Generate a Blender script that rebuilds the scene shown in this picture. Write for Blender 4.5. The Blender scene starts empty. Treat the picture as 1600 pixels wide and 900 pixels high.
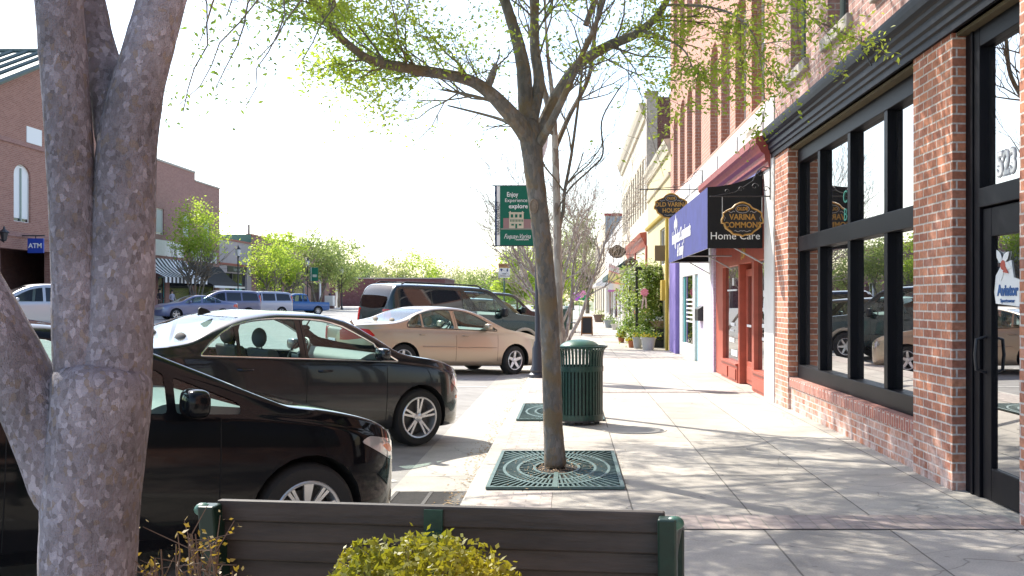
import bpy, bmesh, math, random
from mathutils import Vector, Matrix
R = math.radians
random.seed(7)
scn = bpy.context.scene
COL = scn.collection

# ------------------------------------------------------------------ camera, sky, sun, exposure
EYE = 1.44
K = 17/12          # street plan is noted in units of K metres along the street
YK = 1.0
def along(on):
    global YK
    YK = K if on else 1.0
cam_d = bpy.data.cameras.new('camera'); cam = bpy.data.objects.new('camera', cam_d); COL.objects.link(cam)
cam.location = (0, 0, EYE); cam.rotation_euler = (R(90), 0, 0)
cam_d.sensor_width = 36; cam_d.lens = 36*1700/1600; cam_d.shift_x = -90/1600; cam_d.shift_y = 20/1600
cam_d.clip_start = 0.05; cam_d.clip_end = 3000
scn.camera = cam
SUN_EL, SUN_DIR = R(45), Vector((-.62, .70, 0)).normalized()      # direction towards the sun, on the ground
sun_vec = Vector((SUN_DIR.x*math.cos(SUN_EL), SUN_DIR.y*math.cos(SUN_EL), math.sin(SUN_EL)))
w = bpy.data.worlds.new('World'); scn.world = w; w.use_nodes = True
nt = w.node_tree; bg = nt.nodes['Background']
sky = nt.nodes.new('ShaderNodeTexSky'); sky.sky_type = 'NISHITA'; sky.sun_disc = False
sky.sun_elevation = SUN_EL; sky.sun_rotation = math.atan2(sun_vec.x, sun_vec.y)
sky.air_density = 1.0; sky.dust_density = 1.2; sky.ozone_density = .8
nt.links.new(sky.outputs[0], bg.inputs[0]); bg.inputs[1].default_value = .15
sl = bpy.data.lights.new('sun', 'SUN'); sl.energy = 3.9; sl.angle = R(.5); sl.color = (1, .94, .83)
so = bpy.data.objects.new('sun', sl); COL.objects.link(so)
so.rotation_euler = sun_vec.to_track_quat('Z', 'Y').to_euler()
scn.view_settings.view_transform = 'Standard'; scn.view_settings.look = 'None'
scn.view_settings.exposure = 1.16; scn.view_settings.gamma = 1

# ------------------------------------------------------------------ materials
MATS = {}
def mat(name, col, rough=.6, metal=0, coat=0, spec=.5, noise=0, nscale=8, bump=0, bscale=40, ior=None, trans=0, stretch=None):
    if name in MATS: return MATS[name]
    m = bpy.data.materials.new(name); m.use_nodes = True; t = m.node_tree; b = t.nodes['Principled BSDF']
    b.inputs['Base Color'].default_value = (*col, 1); b.inputs['Roughness'].default_value = rough
    b.inputs['Metallic'].default_value = metal; b.inputs['Coat Weight'].default_value = coat if metal else coat*.0; b.inputs['Coat Roughness'].default_value = .04
    b.inputs['Specular IOR Level'].default_value = spec
    if ior: b.inputs['IOR'].default_value = ior
    if noise or bump:
        tc = t.nodes.new('ShaderNodeTexCoord'); src = tc.outputs['Object']
        if stretch:
            mp = t.nodes.new('ShaderNodeMapping'); mp.inputs['Scale'].default_value = stretch
            t.links.new(src, mp.inputs[0]); src = mp.outputs[0]
    if noise:
        n = t.nodes.new('ShaderNodeTexNoise'); n.inputs['Scale'].default_value = nscale; n.inputs['Detail'].default_value = 6; n.inputs['Roughness'].default_value = .65
        t.links.new(src, n.inputs['Vector'])
        r = t.nodes.new('ShaderNodeMapRange'); r.inputs[1].default_value = .25; r.inputs[2].default_value = .75
        r.inputs[3].default_value = 1-noise; r.inputs[4].default_value = 1+noise
        t.links.new(n.outputs[0], r.inputs[0])
        mx = t.nodes.new('ShaderNodeMix'); mx.data_type = 'RGBA'; mx.blend_type = 'MULTIPLY'; mx.inputs[0].default_value = 1
        mx.inputs[6].default_value = (*col, 1); t.links.new(r.outputs[0], mx.inputs[7]); t.links.new(mx.outputs[2], b.inputs['Base Color'])
    if bump:
        n2 = t.nodes.new('ShaderNodeTexNoise'); n2.inputs['Scale'].default_value = bscale; n2.inputs['Detail'].default_value = 5
        t.links.new(src, n2.inputs['Vector'])
        bp = t.nodes.new('ShaderNodeBump'); bp.inputs['Strength'].default_value = bump; bp.inputs['Distance'].default_value = .01
        t.links.new(n2.outputs[0], bp.inputs['Height']); t.links.new(bp.outputs[0], b.inputs['Normal'])
    MATS[name] = m; return m

def newmat(name):
    m = bpy.data.materials.new(name); m.use_nodes = True; t = m.node_tree
    MATS[name] = m
    return m, t, t.nodes['Principled BSDF']
def N(t, typ, **kw):
    n = t.nodes.new(typ)
    for k, v in kw.items(): setattr(n, k, v)
    return n
def wall_uv(t):
    """vector (along the wall, height, 0) from the object coordinates: goes round corners"""
    tc = N(t, 'ShaderNodeTexCoord'); s = N(t, 'ShaderNodeSeparateXYZ'); t.links.new(tc.outputs['Object'], s.inputs[0])
    a = N(t, 'ShaderNodeMath', operation='ADD'); t.links.new(s.outputs[0], a.inputs[0]); t.links.new(s.outputs[1], a.inputs[1])
    c = N(t, 'ShaderNodeCombineXYZ'); t.links.new(a.outputs[0], c.inputs[0]); t.links.new(s.outputs[2], c.inputs[1])
    return c.outputs[0], tc
def brick_mat(name, c1, c2, mortar, stain=(.75, .68, .66), stain_amt=.25, low=0, bw=.213, bh=.0715, vert=False, msize=.008, wash=.0):
    m, t, b = newmat(name)
    vec, tc = wall_uv(t)
    if vert:
        mp = N(t, 'ShaderNodeMapping'); mp.inputs['Rotation'].default_value = (0, 0, R(90)); t.links.new(vec, mp.inputs[0]); vec = mp.outputs[0]
    br = N(t, 'ShaderNodeTexBrick'); br.inputs['Scale'].default_value = 1; br.inputs['Brick Width'].default_value = bw
    br.inputs['Row Height'].default_value = bh; br.inputs['Mortar Size'].default_value = msize; br.inputs['Mortar Smooth'].default_value = .3
    br.inputs['Color1'].default_value = (*c1, 1); br.inputs['Color2'].default_value = (*c2, 1); br.inputs['Mortar'].default_value = (*mortar, 1)
    br.inputs['Bias'].default_value = .1
    nz = N(t, 'ShaderNodeTexNoise'); nz.inputs['Scale'].default_value = 14; nz.inputs['Detail'].default_value = 3; t.links.new(tc.outputs['Object'], nz.inputs['Vector'])
    ad = N(t, 'ShaderNodeVectorMath', operation='MULTIPLY_ADD'); t.links.new(nz.outputs['Color'], ad.inputs[0]); ad.inputs[1].default_value = (.008,)*3; t.links.new(vec, ad.inputs[2])
    t.links.new(ad.outputs[0], br.inputs['Vector'])
    n2 = N(t, 'ShaderNodeTexNoise'); n2.inputs['Scale'].default_value = 2.2; n2.inputs['Detail'].default_value = 8; n2.inputs['Roughness'].default_value = .75; t.links.new(tc.outputs['Object'], n2.inputs['Vector'])
    mr = N(t, 'ShaderNodeMapRange'); mr.inputs[1].default_value = .48; mr.inputs[2].default_value = .72; mr.inputs[3].default_value = wash; mr.inputs[4].default_value = wash+stain_amt; t.links.new(n2.outputs[0], mr.inputs[0])
    fac = mr.outputs[0]
    if low:                                  # salt bloom near the ground
        s = N(t, 'ShaderNodeSeparateXYZ'); t.links.new(tc.outputs['Object'], s.inputs[0])
        m2 = N(t, 'ShaderNodeMapRange'); m2.inputs[1].default_value = .55; m2.inputs[2].default_value = .0; m2.inputs[3].default_value = 0; m2.inputs[4].default_value = low; t.links.new(s.outputs[2], m2.inputs[0])
        n3 = N(t, 'ShaderNodeTexNoise'); n3.inputs['Scale'].default_value = 5; n3.inputs['Detail'].default_value = 6; t.links.new(tc.outputs['Object'], n3.inputs['Vector'])
        mm = N(t, 'ShaderNodeMath', operation='MULTIPLY'); t.links.new(m2.outputs[0], mm.inputs[0])
        m3 = N(t, 'ShaderNodeMapRange'); m3.inputs[1].default_value = .4; m3.inputs[2].default_value = .6; t.links.new(n3.outputs[0], m3.inputs[0]); t.links.new(m3.outputs[0], mm.inputs[1])
        a2 = N(t, 'ShaderNodeMath', operation='ADD'); a2.use_clamp = True; t.links.new(fac, a2.inputs[0]); t.links.new(mm.outputs[0], a2.inputs[1]); fac = a2.outputs[0]
    mx = N(t, 'ShaderNodeMix', data_type='RGBA'); t.links.new(fac, mx.inputs[0]); t.links.new(br.outputs[0], mx.inputs[6]); mx.inputs[7].default_value = (*stain, 1)
    n4 = N(t, 'ShaderNodeTexNoise'); n4.inputs['Scale'].default_value = 30; n4.inputs['Detail'].default_value = 4; t.links.new(tc.outputs['Object'], n4.inputs['Vector'])
    m4 = N(t, 'ShaderNodeMapRange'); m4.inputs[1].default_value = .3; m4.inputs[2].default_value = .7; m4.inputs[3].default_value = .78; m4.inputs[4].default_value = 1.2; t.links.new(n4.outputs[0], m4.inputs[0])
    mu = N(t, 'ShaderNodeMix', data_type='RGBA', blend_type='MULTIPLY'); mu.inputs[0].default_value = 1; t.links.new(mx.outputs[2], mu.inputs[6]); t.links.new(m4.outputs[0], mu.inputs[7])
    t.links.new(mu.outputs[2], b.inputs['Base Color']); b.inputs['Roughness'].default_value = .85
    bp = N(t, 'ShaderNodeBump'); bp.inputs['Strength'].default_value = .6; bp.inputs['Distance'].default_value = .008; bp.invert = True
    t.links.new(br.outputs['Fac'], bp.inputs['Height']); t.links.new(bp.outputs[0], b.inputs['Normal'])
    return m

def slab_mat(name, base, joints_x, joints_y, pavers=None):
    """concrete flags: joints on world lines, stains, tiny grit"""
    m, t, b = newmat(name)
    tc = N(t, 'ShaderNodeTexCoord'); s = N(t, 'ShaderNodeSeparateXYZ'); t.links.new(tc.outputs['Object'], s.inputs[0])
    wob = N(t, 'ShaderNodeTexNoise'); wob.inputs['Scale'].default_value = 3; t.links.new(tc.outputs['Object'], wob.inputs['Vector'])
    def line(sock, off, per, half):
        a = N(t, 'ShaderNodeMath', operation='SUBTRACT'); t.links.new(sock, a.inputs[0]); a.inputs[1].default_value = off-half
        w_ = N(t, 'ShaderNodeMath', operation='MULTIPLY_ADD'); t.links.new(wob.outputs[0], w_.inputs[0]); w_.inputs[1].default_value = .012; t.links.new(a.outputs[0], w_.inputs[2])
        f = N(t, 'ShaderNodeMath', operation='FLOORED_MODULO'); t.links.new(w_.outputs[0], f.inputs[0]); f.inputs[1].default_value = per
        c = N(t, 'ShaderNodeMath', operation='LESS_THAN'); t.links.new(f.outputs[0], c.inputs[0]); c.inputs[1].default_value = 2*half
        return c.outputs[0]
    lx = line(s.outputs[0], *joints_x, .006); ly = line(s.outputs[1], *joints_y, .006)
    mxm = N(t, 'ShaderNodeMath', operation='MAXIMUM'); t.links.new(lx, mxm.inputs[0]); t.links.new(ly, mxm.inputs[1])
    n1 = N(t, 'ShaderNodeTexNoise'); n1.inputs['Scale'].default_value = 1.1; n1.inputs['Detail'].default_value = 9; n1.inputs['Roughness'].default_value = .7; t.links.new(tc.outputs['Object'], n1.inputs['Vector'])
    r1 = N(t, 'ShaderNodeMapRange'); r1.inputs[1].default_value = .3; r1.inputs[2].default_value = .7; r1.inputs[3].default_value = .70; r1.inputs[4].default_value = 1.14; t.links.new(n1.outputs[0], r1.inputs[0])
    n2 = N(t, 'ShaderNodeTexNoise'); n2.inputs['Scale'].default_value = 90; n2.inputs['Detail'].default_value = 3; t.links.new(tc.outputs['Object'], n2.inputs['Vector'])
    r2 = N(t, 'ShaderNodeMapRange'); r2.inputs[1].default_value = .3; r2.inputs[2].default_value = .7; r2.inputs[3].default_value = .85; r2.inputs[4].default_value = 1.1; t.links.new(n2.outputs[0], r2.inputs[0])
    mu = N(t, 'ShaderNodeMath', operation='MULTIPLY'); t.links.new(r1.outputs[0], mu.inputs[0]); t.links.new(r2.outputs[0], mu.inputs[1])
    vo = N(t, 'ShaderNodeTexVoronoi'); vo.inputs['Scale'].default_value = 5.5; t.links.new(tc.outputs['Object'], vo.inputs['Vector'])
    rv = N(t, 'ShaderNodeMapRange'); rv.inputs[1].default_value = .05; rv.inputs[2].default_value = .11; rv.inputs[3].default_value = .72; rv.inputs[4].default_value = 1; t.links.new(vo.outputs['Distance'], rv.inputs[0])
    mu1 = N(t, 'ShaderNodeMath', operation='MULTIPLY'); t.links.new(mu.outputs[0], mu1.inputs[0]); t.links.new(rv.outputs[0], mu1.inputs[1])
    # every flag its own tone; a few wandering cracks
    def cellf(sock, off, per):
        a = N(t, 'ShaderNodeMath', operation='SUBTRACT'); t.links.new(sock, a.inputs[0]); a.inputs[1].default_value = off
        d = N(t, 'ShaderNodeMath', operation='DIVIDE'); t.links.new(a.outputs[0], d.inputs[0]); d.inputs[1].default_value = per
        f = N(t, 'ShaderNodeMath', operation='FLOOR'); t.links.new(d.outputs[0], f.inputs[0]); return f.outputs[0]
    cb = N(t, 'ShaderNodeCombineXYZ'); t.links.new(cellf(s.outputs[0], *joints_x), cb.inputs[0]); t.links.new(cellf(s.outputs[1], *joints_y), cb.inputs[1])
    wn = N(t, 'ShaderNodeTexWhiteNoise'); t.links.new(cb.outputs[0], wn.inputs['Vector'])
    rw = N(t, 'ShaderNodeMapRange'); rw.inputs[3].default_value = .86; rw.inputs[4].default_value = 1.08; t.links.new(wn.outputs['Value'], rw.inputs[0])
    wv = N(t, 'ShaderNodeVectorMath', operation='MULTIPLY_ADD'); t.links.new(wob.outputs['Color'], wv.inputs[0]); wv.inputs[1].default_value = (.35,)*3; t.links.new(tc.outputs['Object'], wv.inputs[2])
    ck = N(t, 'ShaderNodeTexVoronoi', feature='DISTANCE_TO_EDGE'); ck.inputs['Scale'].default_value = .42; t.links.new(wv.outputs[0], ck.inputs['Vector'])
    rc = N(t, 'ShaderNodeMapRange'); rc.inputs[1].default_value = .0; rc.inputs[2].default_value = .0035; rc.inputs[3].default_value = .55; rc.inputs[4].default_value = 1; t.links.new(ck.outputs['Distance'], rc.inputs[0])
    mw = N(t, 'ShaderNodeMath', operation='MULTIPLY'); t.links.new(rw.outputs[0], mw.inputs[0]); t.links.new(rc.outputs[0], mw.inputs[1])
    mz = N(t, 'ShaderNodeMath', operation='MULTIPLY'); t.links.new(mu1.outputs[0], mz.inputs[0]); t.links.new(mw.outputs[0], mz.inputs[1]); mu1 = mz
    rj = N(t, 'ShaderNodeMapRange'); rj.inputs[3].default_value = 1; rj.inputs[4].default_value = .38; t.links.new(mxm.outputs[0], rj.inputs[0])
    mu2 = N(t, 'ShaderNodeMath', operation='MULTIPLY'); t.links.new(mu1.outputs[0], mu2.inputs[0]); t.links.new(rj.outputs[0], mu2.inputs[1])
    mc = N(t, 'ShaderNodeMix', data_type='RGBA', blend_type='MULTIPLY'); mc.inputs[0].default_value = 1; mc.inputs[6].default_value = (*base, 1); t.links.new(mu2.outputs[0], mc.inputs[7])
    t.links.new(mc.outputs[2], b.inputs['Base Color']); b.inputs['Roughness'].default_value = .85
    bp = N(t, 'ShaderNodeBump'); bp.inputs['Strength'].default_value = .35; bp.inputs['Distance'].default_value = .006; t.links.new(mu2.outputs[0], bp.inputs['Height']); t.links.new(bp.outputs[0], b.inputs['Normal'])
    return m

def paver_mat(name, c1, c2, mortar, bw, bh, rot=0):
    m, t, b = newmat(name)
    tc = N(t, 'ShaderNodeTexCoord'); mp = N(t, 'ShaderNodeMapping'); mp.inputs['Rotation'].default_value = (0, 0, R(rot)); t.links.new(tc.outputs['Object'], mp.inputs[0])
    br = N(t, 'ShaderNodeTexBrick'); br.inputs['Scale'].default_value = 1; br.inputs['Brick Width'].default_value = bw; br.inputs['Row Height'].default_value = bh
    br.inputs['Mortar Size'].default_value = .005; br.inputs['Color1'].default_value = (*c1, 1); br.inputs['Color2'].default_value = (*c2, 1); br.inputs['Mortar'].default_value = (*mortar, 1)
    t.links.new(mp.outputs[0], br.inputs['Vector'])
    n2 = N(t, 'ShaderNodeTexNoise'); n2.inputs['Scale'].default_value = 9; n2.inputs['Detail'].default_value = 8; t.links.new(tc.outputs['Object'], n2.inputs['Vector'])
    r2 = N(t, 'ShaderNodeMapRange'); r2.inputs[1].default_value = .3; r2.inputs[2].default_value = .7; r2.inputs[3].default_value = .7; r2.inputs[4].default_value = 1.2; t.links.new(n2.outputs[0], r2.inputs[0])
    mu = N(t, 'ShaderNodeMix', data_type='RGBA', blend_type='MULTIPLY'); mu.inputs[0].default_value = 1; t.links.new(br.outputs[0], mu.inputs[6]); t.links.new(r2.outputs[0], mu.inputs[7])
    t.links.new(mu.outputs[2], b.inputs['Base Color']); b.inputs['Roughness'].default_value = .85
    bp = N(t, 'ShaderNodeBump'); bp.inputs['Strength'].default_value = .5; bp.inputs['Distance'].default_value = .005; bp.invert = True; t.links.new(br.outputs['Fac'], bp.inputs['Height']); t.links.new(bp.outputs[0], b.inputs['Normal'])
    return m

def bark_mat(name, cols, scale=22, bump=1.0, stretch=(1, 1, .45), lift=1.0, moss=None):
    """flaking bark: cells of several tones, dark rims"""
    m, t, b = newmat(name)
    tc = N(t, 'ShaderNodeTexCoord'); mp = N(t, 'ShaderNodeMapping'); mp.inputs['Scale'].default_value = stretch; t.links.new(tc.outputs['Object'], mp.inputs[0])
    nz = N(t, 'ShaderNodeTexNoise'); nz.inputs['Scale'].default_value = scale*.6; nz.inputs['Detail'].default_value = 5; t.links.new(mp.outputs[0], nz.inputs['Vector'])
    ad = N(t, 'ShaderNodeVectorMath', operation='MULTIPLY_ADD'); t.links.new(nz.outputs['Color'], ad.inputs[0]); ad.inputs[1].default_value = (1.6/scale,)*3; t.links.new(mp.outputs[0], ad.inputs[2])
    vo = N(t, 'ShaderNodeTexVoronoi'); vo.inputs['Scale'].default_value = scale; t.links.new(ad.outputs[0], vo.inputs['Vector'])
    hs = N(t, 'ShaderNodeSeparateColor'); t.links.new(vo.outputs['Color'], hs.inputs[0])
    cr = N(t, 'ShaderNodeValToRGB'); cr.color_ramp.interpolation = 'CONSTANT'
    cols = [tuple(min(.9, v*lift) for v in c) for c in cols]
    for i, c in enumerate(cols):
        e = cr.color_ramp.elements[i] if i < 2 else cr.color_ramp.elements.new(i/len(cols))
        e.position = i/len(cols); e.color = (*c, 1)
    t.links.new(hs.outputs[0], cr.inputs[0])
    n2 = N(t, 'ShaderNodeTexNoise'); n2.inputs['Scale'].default_value = 3.5; n2.inputs['Detail'].default_value = 9; n2.inputs['Roughness'].default_value = .7; t.links.new(mp.outputs[0], n2.inputs['Vector'])
    r2 = N(t, 'ShaderNodeMapRange'); r2.inputs[1].default_value = .3; r2.inputs[2].default_value = .7; r2.inputs[3].default_value = .5; r2.inputs[4].default_value = 1.4; t.links.new(n2.outputs[0], r2.inputs[0])
    mu = N(t, 'ShaderNodeMix', data_type='RGBA', blend_type='MULTIPLY'); mu.inputs[0].default_value = 1; t.links.new(cr.outputs[0], mu.inputs[6]); t.links.new(r2.outputs[0], mu.inputs[7])
    out = mu.outputs[2]
    if moss:
        n3 = N(t, 'ShaderNodeTexNoise'); n3.inputs['Scale'].default_value = 5; n3.inputs['Detail'].default_value = 8; t.links.new(tc.outputs['Object'], n3.inputs['Vector'])
        r3 = N(t, 'ShaderNodeMapRange'); r3.inputs[1].default_value = .5; r3.inputs[2].default_value = .6; r3.inputs[3].default_value = 0; r3.inputs[4].default_value = .8; t.links.new(n3.outputs[0], r3.inputs[0])
        mx = N(t, 'ShaderNodeMix', data_type='RGBA'); t.links.new(r3.outputs[0], mx.inputs[0]); t.links.new(out, mx.inputs[6]); mx.inputs[7].default_value = (*moss, 1); out = mx.outputs[2]
    t.links.new(out, b.inputs['Base Color']); b.inputs['Roughness'].default_value = .9
    n4 = N(t, 'ShaderNodeTexNoise'); n4.inputs['Scale'].default_value = scale*3; n4.inputs['Detail'].default_value = 6; t.links.new(mp.outputs[0], n4.inputs['Vector'])
    a4 = N(t, 'ShaderNodeMath', operation='MULTIPLY_ADD'); t.links.new(hs.outputs[0], a4.inputs[0]); a4.inputs[1].default_value = 1.4; t.links.new(n4.outputs[0], a4.inputs[2])
    bp = N(t, 'ShaderNodeBump'); bp.inputs['Strength'].default_value = bump; bp.inputs['Distance'].default_value = .008; t.links.new(a4.outputs[0], bp.inputs['Height']); t.links.new(bp.outputs[0], b.inputs['Normal'])
    return m

def leaf_mat(name, c1, c2, trans=.45):
    m, t, b = newmat(name)
    tc = N(t, 'ShaderNodeTexCoord'); nz = N(t, 'ShaderNodeTexNoise'); nz.inputs['Scale'].default_value = 2.5; nz.inputs['Detail'].default_value = 6; t.links.new(tc.outputs['Object'], nz.inputs['Vector'])
    cr = N(t, 'ShaderNodeValToRGB'); cr.color_ramp.elements[0].position = .35; cr.color_ramp.elements[0].color = (*c1, 1); cr.color_ramp.elements[1].position = .65; cr.color_ramp.elements[1].color = (*c2, 1)
    t.links.new(nz.outputs[0], cr.inputs[0]); t.links.new(cr.outputs[0], b.inputs['Base Color']); b.inputs['Roughness'].default_value = .5
    tr = N(t, 'ShaderNodeBsdfTranslucent'); hs = N(t, 'ShaderNodeHueSaturation'); hs.inputs['Value'].default_value = 1.6; hs.inputs['Saturation'].default_value = 1.05
    t.links.new(cr.outputs[0], hs.inputs['Color']); t.links.new(hs.outputs[0], tr.inputs[0])
    ms = N(t, 'ShaderNodeMixShader'); ms.inputs[0].default_value = trans
    t.links.new(b.outputs[0], ms.inputs[1]); t.links.new(tr.outputs[0], ms.inputs[2]); t.links.new(ms.outputs[0], t.nodes['Material Output'].inputs[0])
    return m

def glass_mat(name, tint, ior=1.5, rough=0.0, refl=1.0, wav=0):
    """thin pane: tinted see-through plus mirror by angle"""
    m, t, b = newmat(name); t.nodes.remove(b)
    tr = N(t, 'ShaderNodeBsdfTransparent'); tr.inputs[0].default_value = (*tint, 1)
    gl = N(t, 'ShaderNodeBsdfGlossy'); gl.inputs['Roughness'].default_value = rough; gl.inputs[0].default_value = (refl,)*3+(1,)
    fr = N(t, 'ShaderNodeFresnel'); fr.inputs[0].default_value = ior
    ms = N(t, 'ShaderNodeMixShader'); geo = N(t, 'ShaderNodeNewGeometry'); mf = N(t, 'ShaderNodeMix'); mf.data_type = 'FLOAT'
    t.links.new(geo.outputs['Backfacing'], mf.inputs[0]); t.links.new(fr.outputs[0], mf.inputs[2]); mf.inputs[3].default_value = .05      # from inside the car
    t.links.new(mf.outputs[0], ms.inputs[0]); t.links.new(tr.outputs[0], ms.inputs[1]); t.links.new(gl.outputs[0], ms.inputs[2])
    if wav:
        tc = N(t, 'ShaderNodeTexCoord'); nz = N(t, 'ShaderNodeTexNoise'); nz.inputs['Scale'].default_value = 1.2; nz.inputs['Detail'].default_value = 1; t.links.new(tc.outputs['Object'], nz.inputs['Vector'])
        bp = N(t, 'ShaderNodeBump'); bp.inputs['Strength'].default_value = wav; bp.inputs['Distance'].default_value = .02; t.links.new(nz.outputs[0], bp.inputs['Height'])
        t.links.new(bp.outputs[0], gl.inputs['Normal'])
    t.links.new(ms.outputs[0], t.nodes['Material Output'].inputs[0])
    return m

BR_RED = brick_mat('brick_red', (.56, .22, .115), (.34, .115, .065), (.60, .52, .47), low=.75, stain=(.66, .54, .50), stain_amt=.22, wash=.02, bh=.0715)
BR_SILL = brick_mat('brick_sill', (.42, .15, .10), (.33, .10, .07), (.50, .42, .38), bw=.2, bh=.071, vert=True)
BR_WASH = brick_mat('brick_washed', (.40, .17, .13), (.34, .13, .10), (.50, .42, .38), stain=(.62, .52, .50), stain_amt=.6, wash=.2)
BR_ORANGE = brick_mat('brick_orange', (.50, .22, .14), (.42, .17, .11), (.55, .42, .36), stain=(.65, .45, .38), stain_amt=.2, wash=.05)
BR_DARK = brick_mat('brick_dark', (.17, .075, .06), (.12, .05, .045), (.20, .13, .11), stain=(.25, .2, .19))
BR_LEFT = brick_mat('brick_brown', (.36, .175, .135), (.28, .125, .095), (.42, .31, .25), stain=(.3, .2, .17), stain_amt=.12, bh=.1, bw=.3)
BR_LEFT2 = brick_mat('brick_mauve', (.34, .18, .155), (.28, .14, .12), (.38, .25, .22), stain=(.3, .2, .18), stain_amt=.12, bh=.1, bw=.3)
BR_LAV = brick_mat('brick_lavender', (.62, .52, .66), (.55, .45, .60), (.6, .55, .65), stain=(.8, .8, .8), stain_amt=.1)
SLAB = slab_mat('concrete_flags', (.50, .46, .405), (.44, .79), (.27*K, 1.52*K))
CURB = mat('kerb_concrete', (.50, .47, .43), .85, noise=.2, nscale=5, bump=.4, bscale=60)
GUTTER = mat('gutter_concrete', (.46, .43, .38), .9, noise=.25, nscale=3, bump=.4, bscale=50)
ASPHALT = mat('worn_asphalt', (.30, .29, .275), .9, noise=.22, nscale=2.2, bump=.5, bscale=70)
PAVER = paver_mat('brick_pavers', (.50, .44, .39), (.44, .38, .35), (.34, .30, .27), .21, .105, 0)
PAVER2 = paver_mat('brick_pavers_band', (.46, .37, .33), (.38, .32, .30), (.30, .27, .24), .21, .105, 90)
BARK_A = bark_mat('bark_flaking_lilac', [(.19, .175, .195), (.235, .22, .25), (.21, .19, .215), (.33, .31, .355), (.225, .21, .235), (.275, .26, .30), (.155, .14, .155), (.21, .19, .21), (.25, .235, .27), (.22, .185, .17), (.215, .20, .225)], 82, 1.6, (1, 1, .7), lift=1.4)
BARK_B = bark_mat('bark_mossy_grey', [(.12, .112, .10), (.17, .155, .14), (.14, .128, .112), (.18, .145, .11)], 40, 1.2, (1, 1, .4), lift=1.4, moss=(.21, .15, .08))
BARK_C = bark_mat('bark_pale', [(.42, .37, .33), (.33, .28, .25), (.48, .43, .39), (.28, .22, .19)], 18, .6, (1, 1, .3))
LEAF_Y = leaf_mat('leaf_yellow_green', (.21, .31, .04), (.37, .43, .08), .6)
LEAF_G = leaf_mat('leaf_green', (.10, .17, .025), (.20, .27, .05), .5)
LEAF_S = leaf_mat('leaf_hazed_green', (.17, .23, .07), (.28, .32, .11), .5)  # far street trees: distance haze painted in as a paler green
LEAF_D = leaf_mat('leaf_dark_green', (.09, .14, .05), (.15, .20, .07), .35)
LEAF_F = leaf_mat('leaf_far_hazed', (.20, .24, .09), (.30, .30, .13), .5)  # farthest trees and wood: haze of distance put into the leaf colour
LEAF_H = leaf_mat('leaf_hedge', (.16, .18, .02), (.32, .28, .03), .35)
LEAF_R = leaf_mat('leaf_reddish', (.20, .13, .03), (.28, .20, .03), .3)
SHOPGLASS, _t, _b = newmat('shop_glass')
_b.inputs['Base Color'].default_value = (.012, .012, .014, 1); _b.inputs['Roughness'].default_value = .0; _b.inputs['IOR'].default_value = 7.0
CARGLASS = glass_mat('car_glass', (.72, .86, .83), 1.5)
DARKGLASS = glass_mat('dark_car_glass', (.10, .11, .115), 1.5)
FARGLASS = mat('window_glass_far', (.02, .025, .03), .08, spec=.8)
BLACKF = mat('frame_black', (.006, .006, .009), .45, spec=.12, noise=.2, nscale=6)
CORN = mat('cornice_black', (.005, .005, .009), .5, spec=.14, noise=.25, nscale=8)
SOFFIT = mat('soffit_ochre', (.10, .078, .04), .8, noise=.3, nscale=4)
WHITE = mat('paint_white', (.72, .70, .68), .6, noise=.08, nscale=3, bump=.15, bscale=20)
WHITE2 = mat('white_plain', (.80, .80, .80), .6)
CREAM = mat('stucco_cream', (.60, .54, .42), .8, noise=.12, nscale=2)
YELLOW = mat('stucco_yellow', (.62, .54, .30), .8, noise=.1, nscale=2)
OCHRE = mat('ochre_paint', (.5, .36, .06), .7, noise=.1, nscale=3)
LAV = mat('paint_lavender', (.60, .50, .66), .7, noise=.08, nscale=4)
PURPLE = mat('paint_purple', (.20, .15, .42), .7, noise=.1, nscale=5)
TEAL = mat('paint_teal', (.12, .42, .42), .5, noise=.08)
REDP = mat('paint_barn_red', (.40, .085, .05), .45, noise=.2, nscale=5)
REDC = mat('cornice_red', (.30, .06, .05), .5, noise=.2, nscale=6)
STONE = mat('stone_sill', (.42, .38, .34), .9, noise=.35, nscale=9, bump=.8, bscale=30)
WINFR = mat('frame_sage', (.30, .36, .32), .6)
BLIND = mat('blinds_pale', (.42, .44, .42), .6)
BLUEAWN = mat('awning_blue', (.030, .038, .19), .8, noise=.25, nscale=3)
BLACKAWN = mat('awning_black', (.008, .008, .010), .85)
GREENM = mat('green_enamel', (.009, .045, .033), .4, noise=.45, nscale=18, bump=.15, bscale=40)
GREENL = mat('green_cap', (.05, .14, .10), .35)
GRATE = mat('grate_iron', (.10, .16, .15), .55, metal=.3, noise=.3, nscale=20)
HOLE = mat('soil_dark', (.02, .017, .014), .95)
MULCH = mat('bark_mulch', (.14, .08, .05), .95, noise=.5, nscale=50, bump=1, bscale=90)
POLE = mat('pole_black', (.03, .03, .035), .45, metal=.2)
POLEG = mat('pole_grey', (.055, .055, .065), .45, metal=.3)
GLOBE = mat('lamp_globe', (.55, .56, .58), .25)
WOODP = mat('bench_board', (.052, .040, .034), .6, noise=.7, nscale=14, bump=.3, bscale=60, stretch=(.15, 1, 1))
GOLD = mat('gold_paint', (.42, .24, .05), .45, noise=.2, nscale=30)
SILV = mat('silver_paint', (.35, .36, .37), .4)
SIGNBK = mat('sign_black', (.015, .017, .018), .5)
SIGNBR = mat('sign_brown', (.16, .12, .07), .7)
BANG = mat('banner_green', (.0, .12, .075), .75)
BANN = mat('banner_navy', (.005, .03, .10), .75)
TEXTW = mat('lettering_white', (.8, .8, .8), .6)
TEXTB = mat('lettering_black', (.02, .02, .02), .6)
TEXTT = mat('lettering_teal', (.02, .25, .18), .6)
TEXTBL = mat('lettering_blue', (.02, .10, .30), .6)
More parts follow.
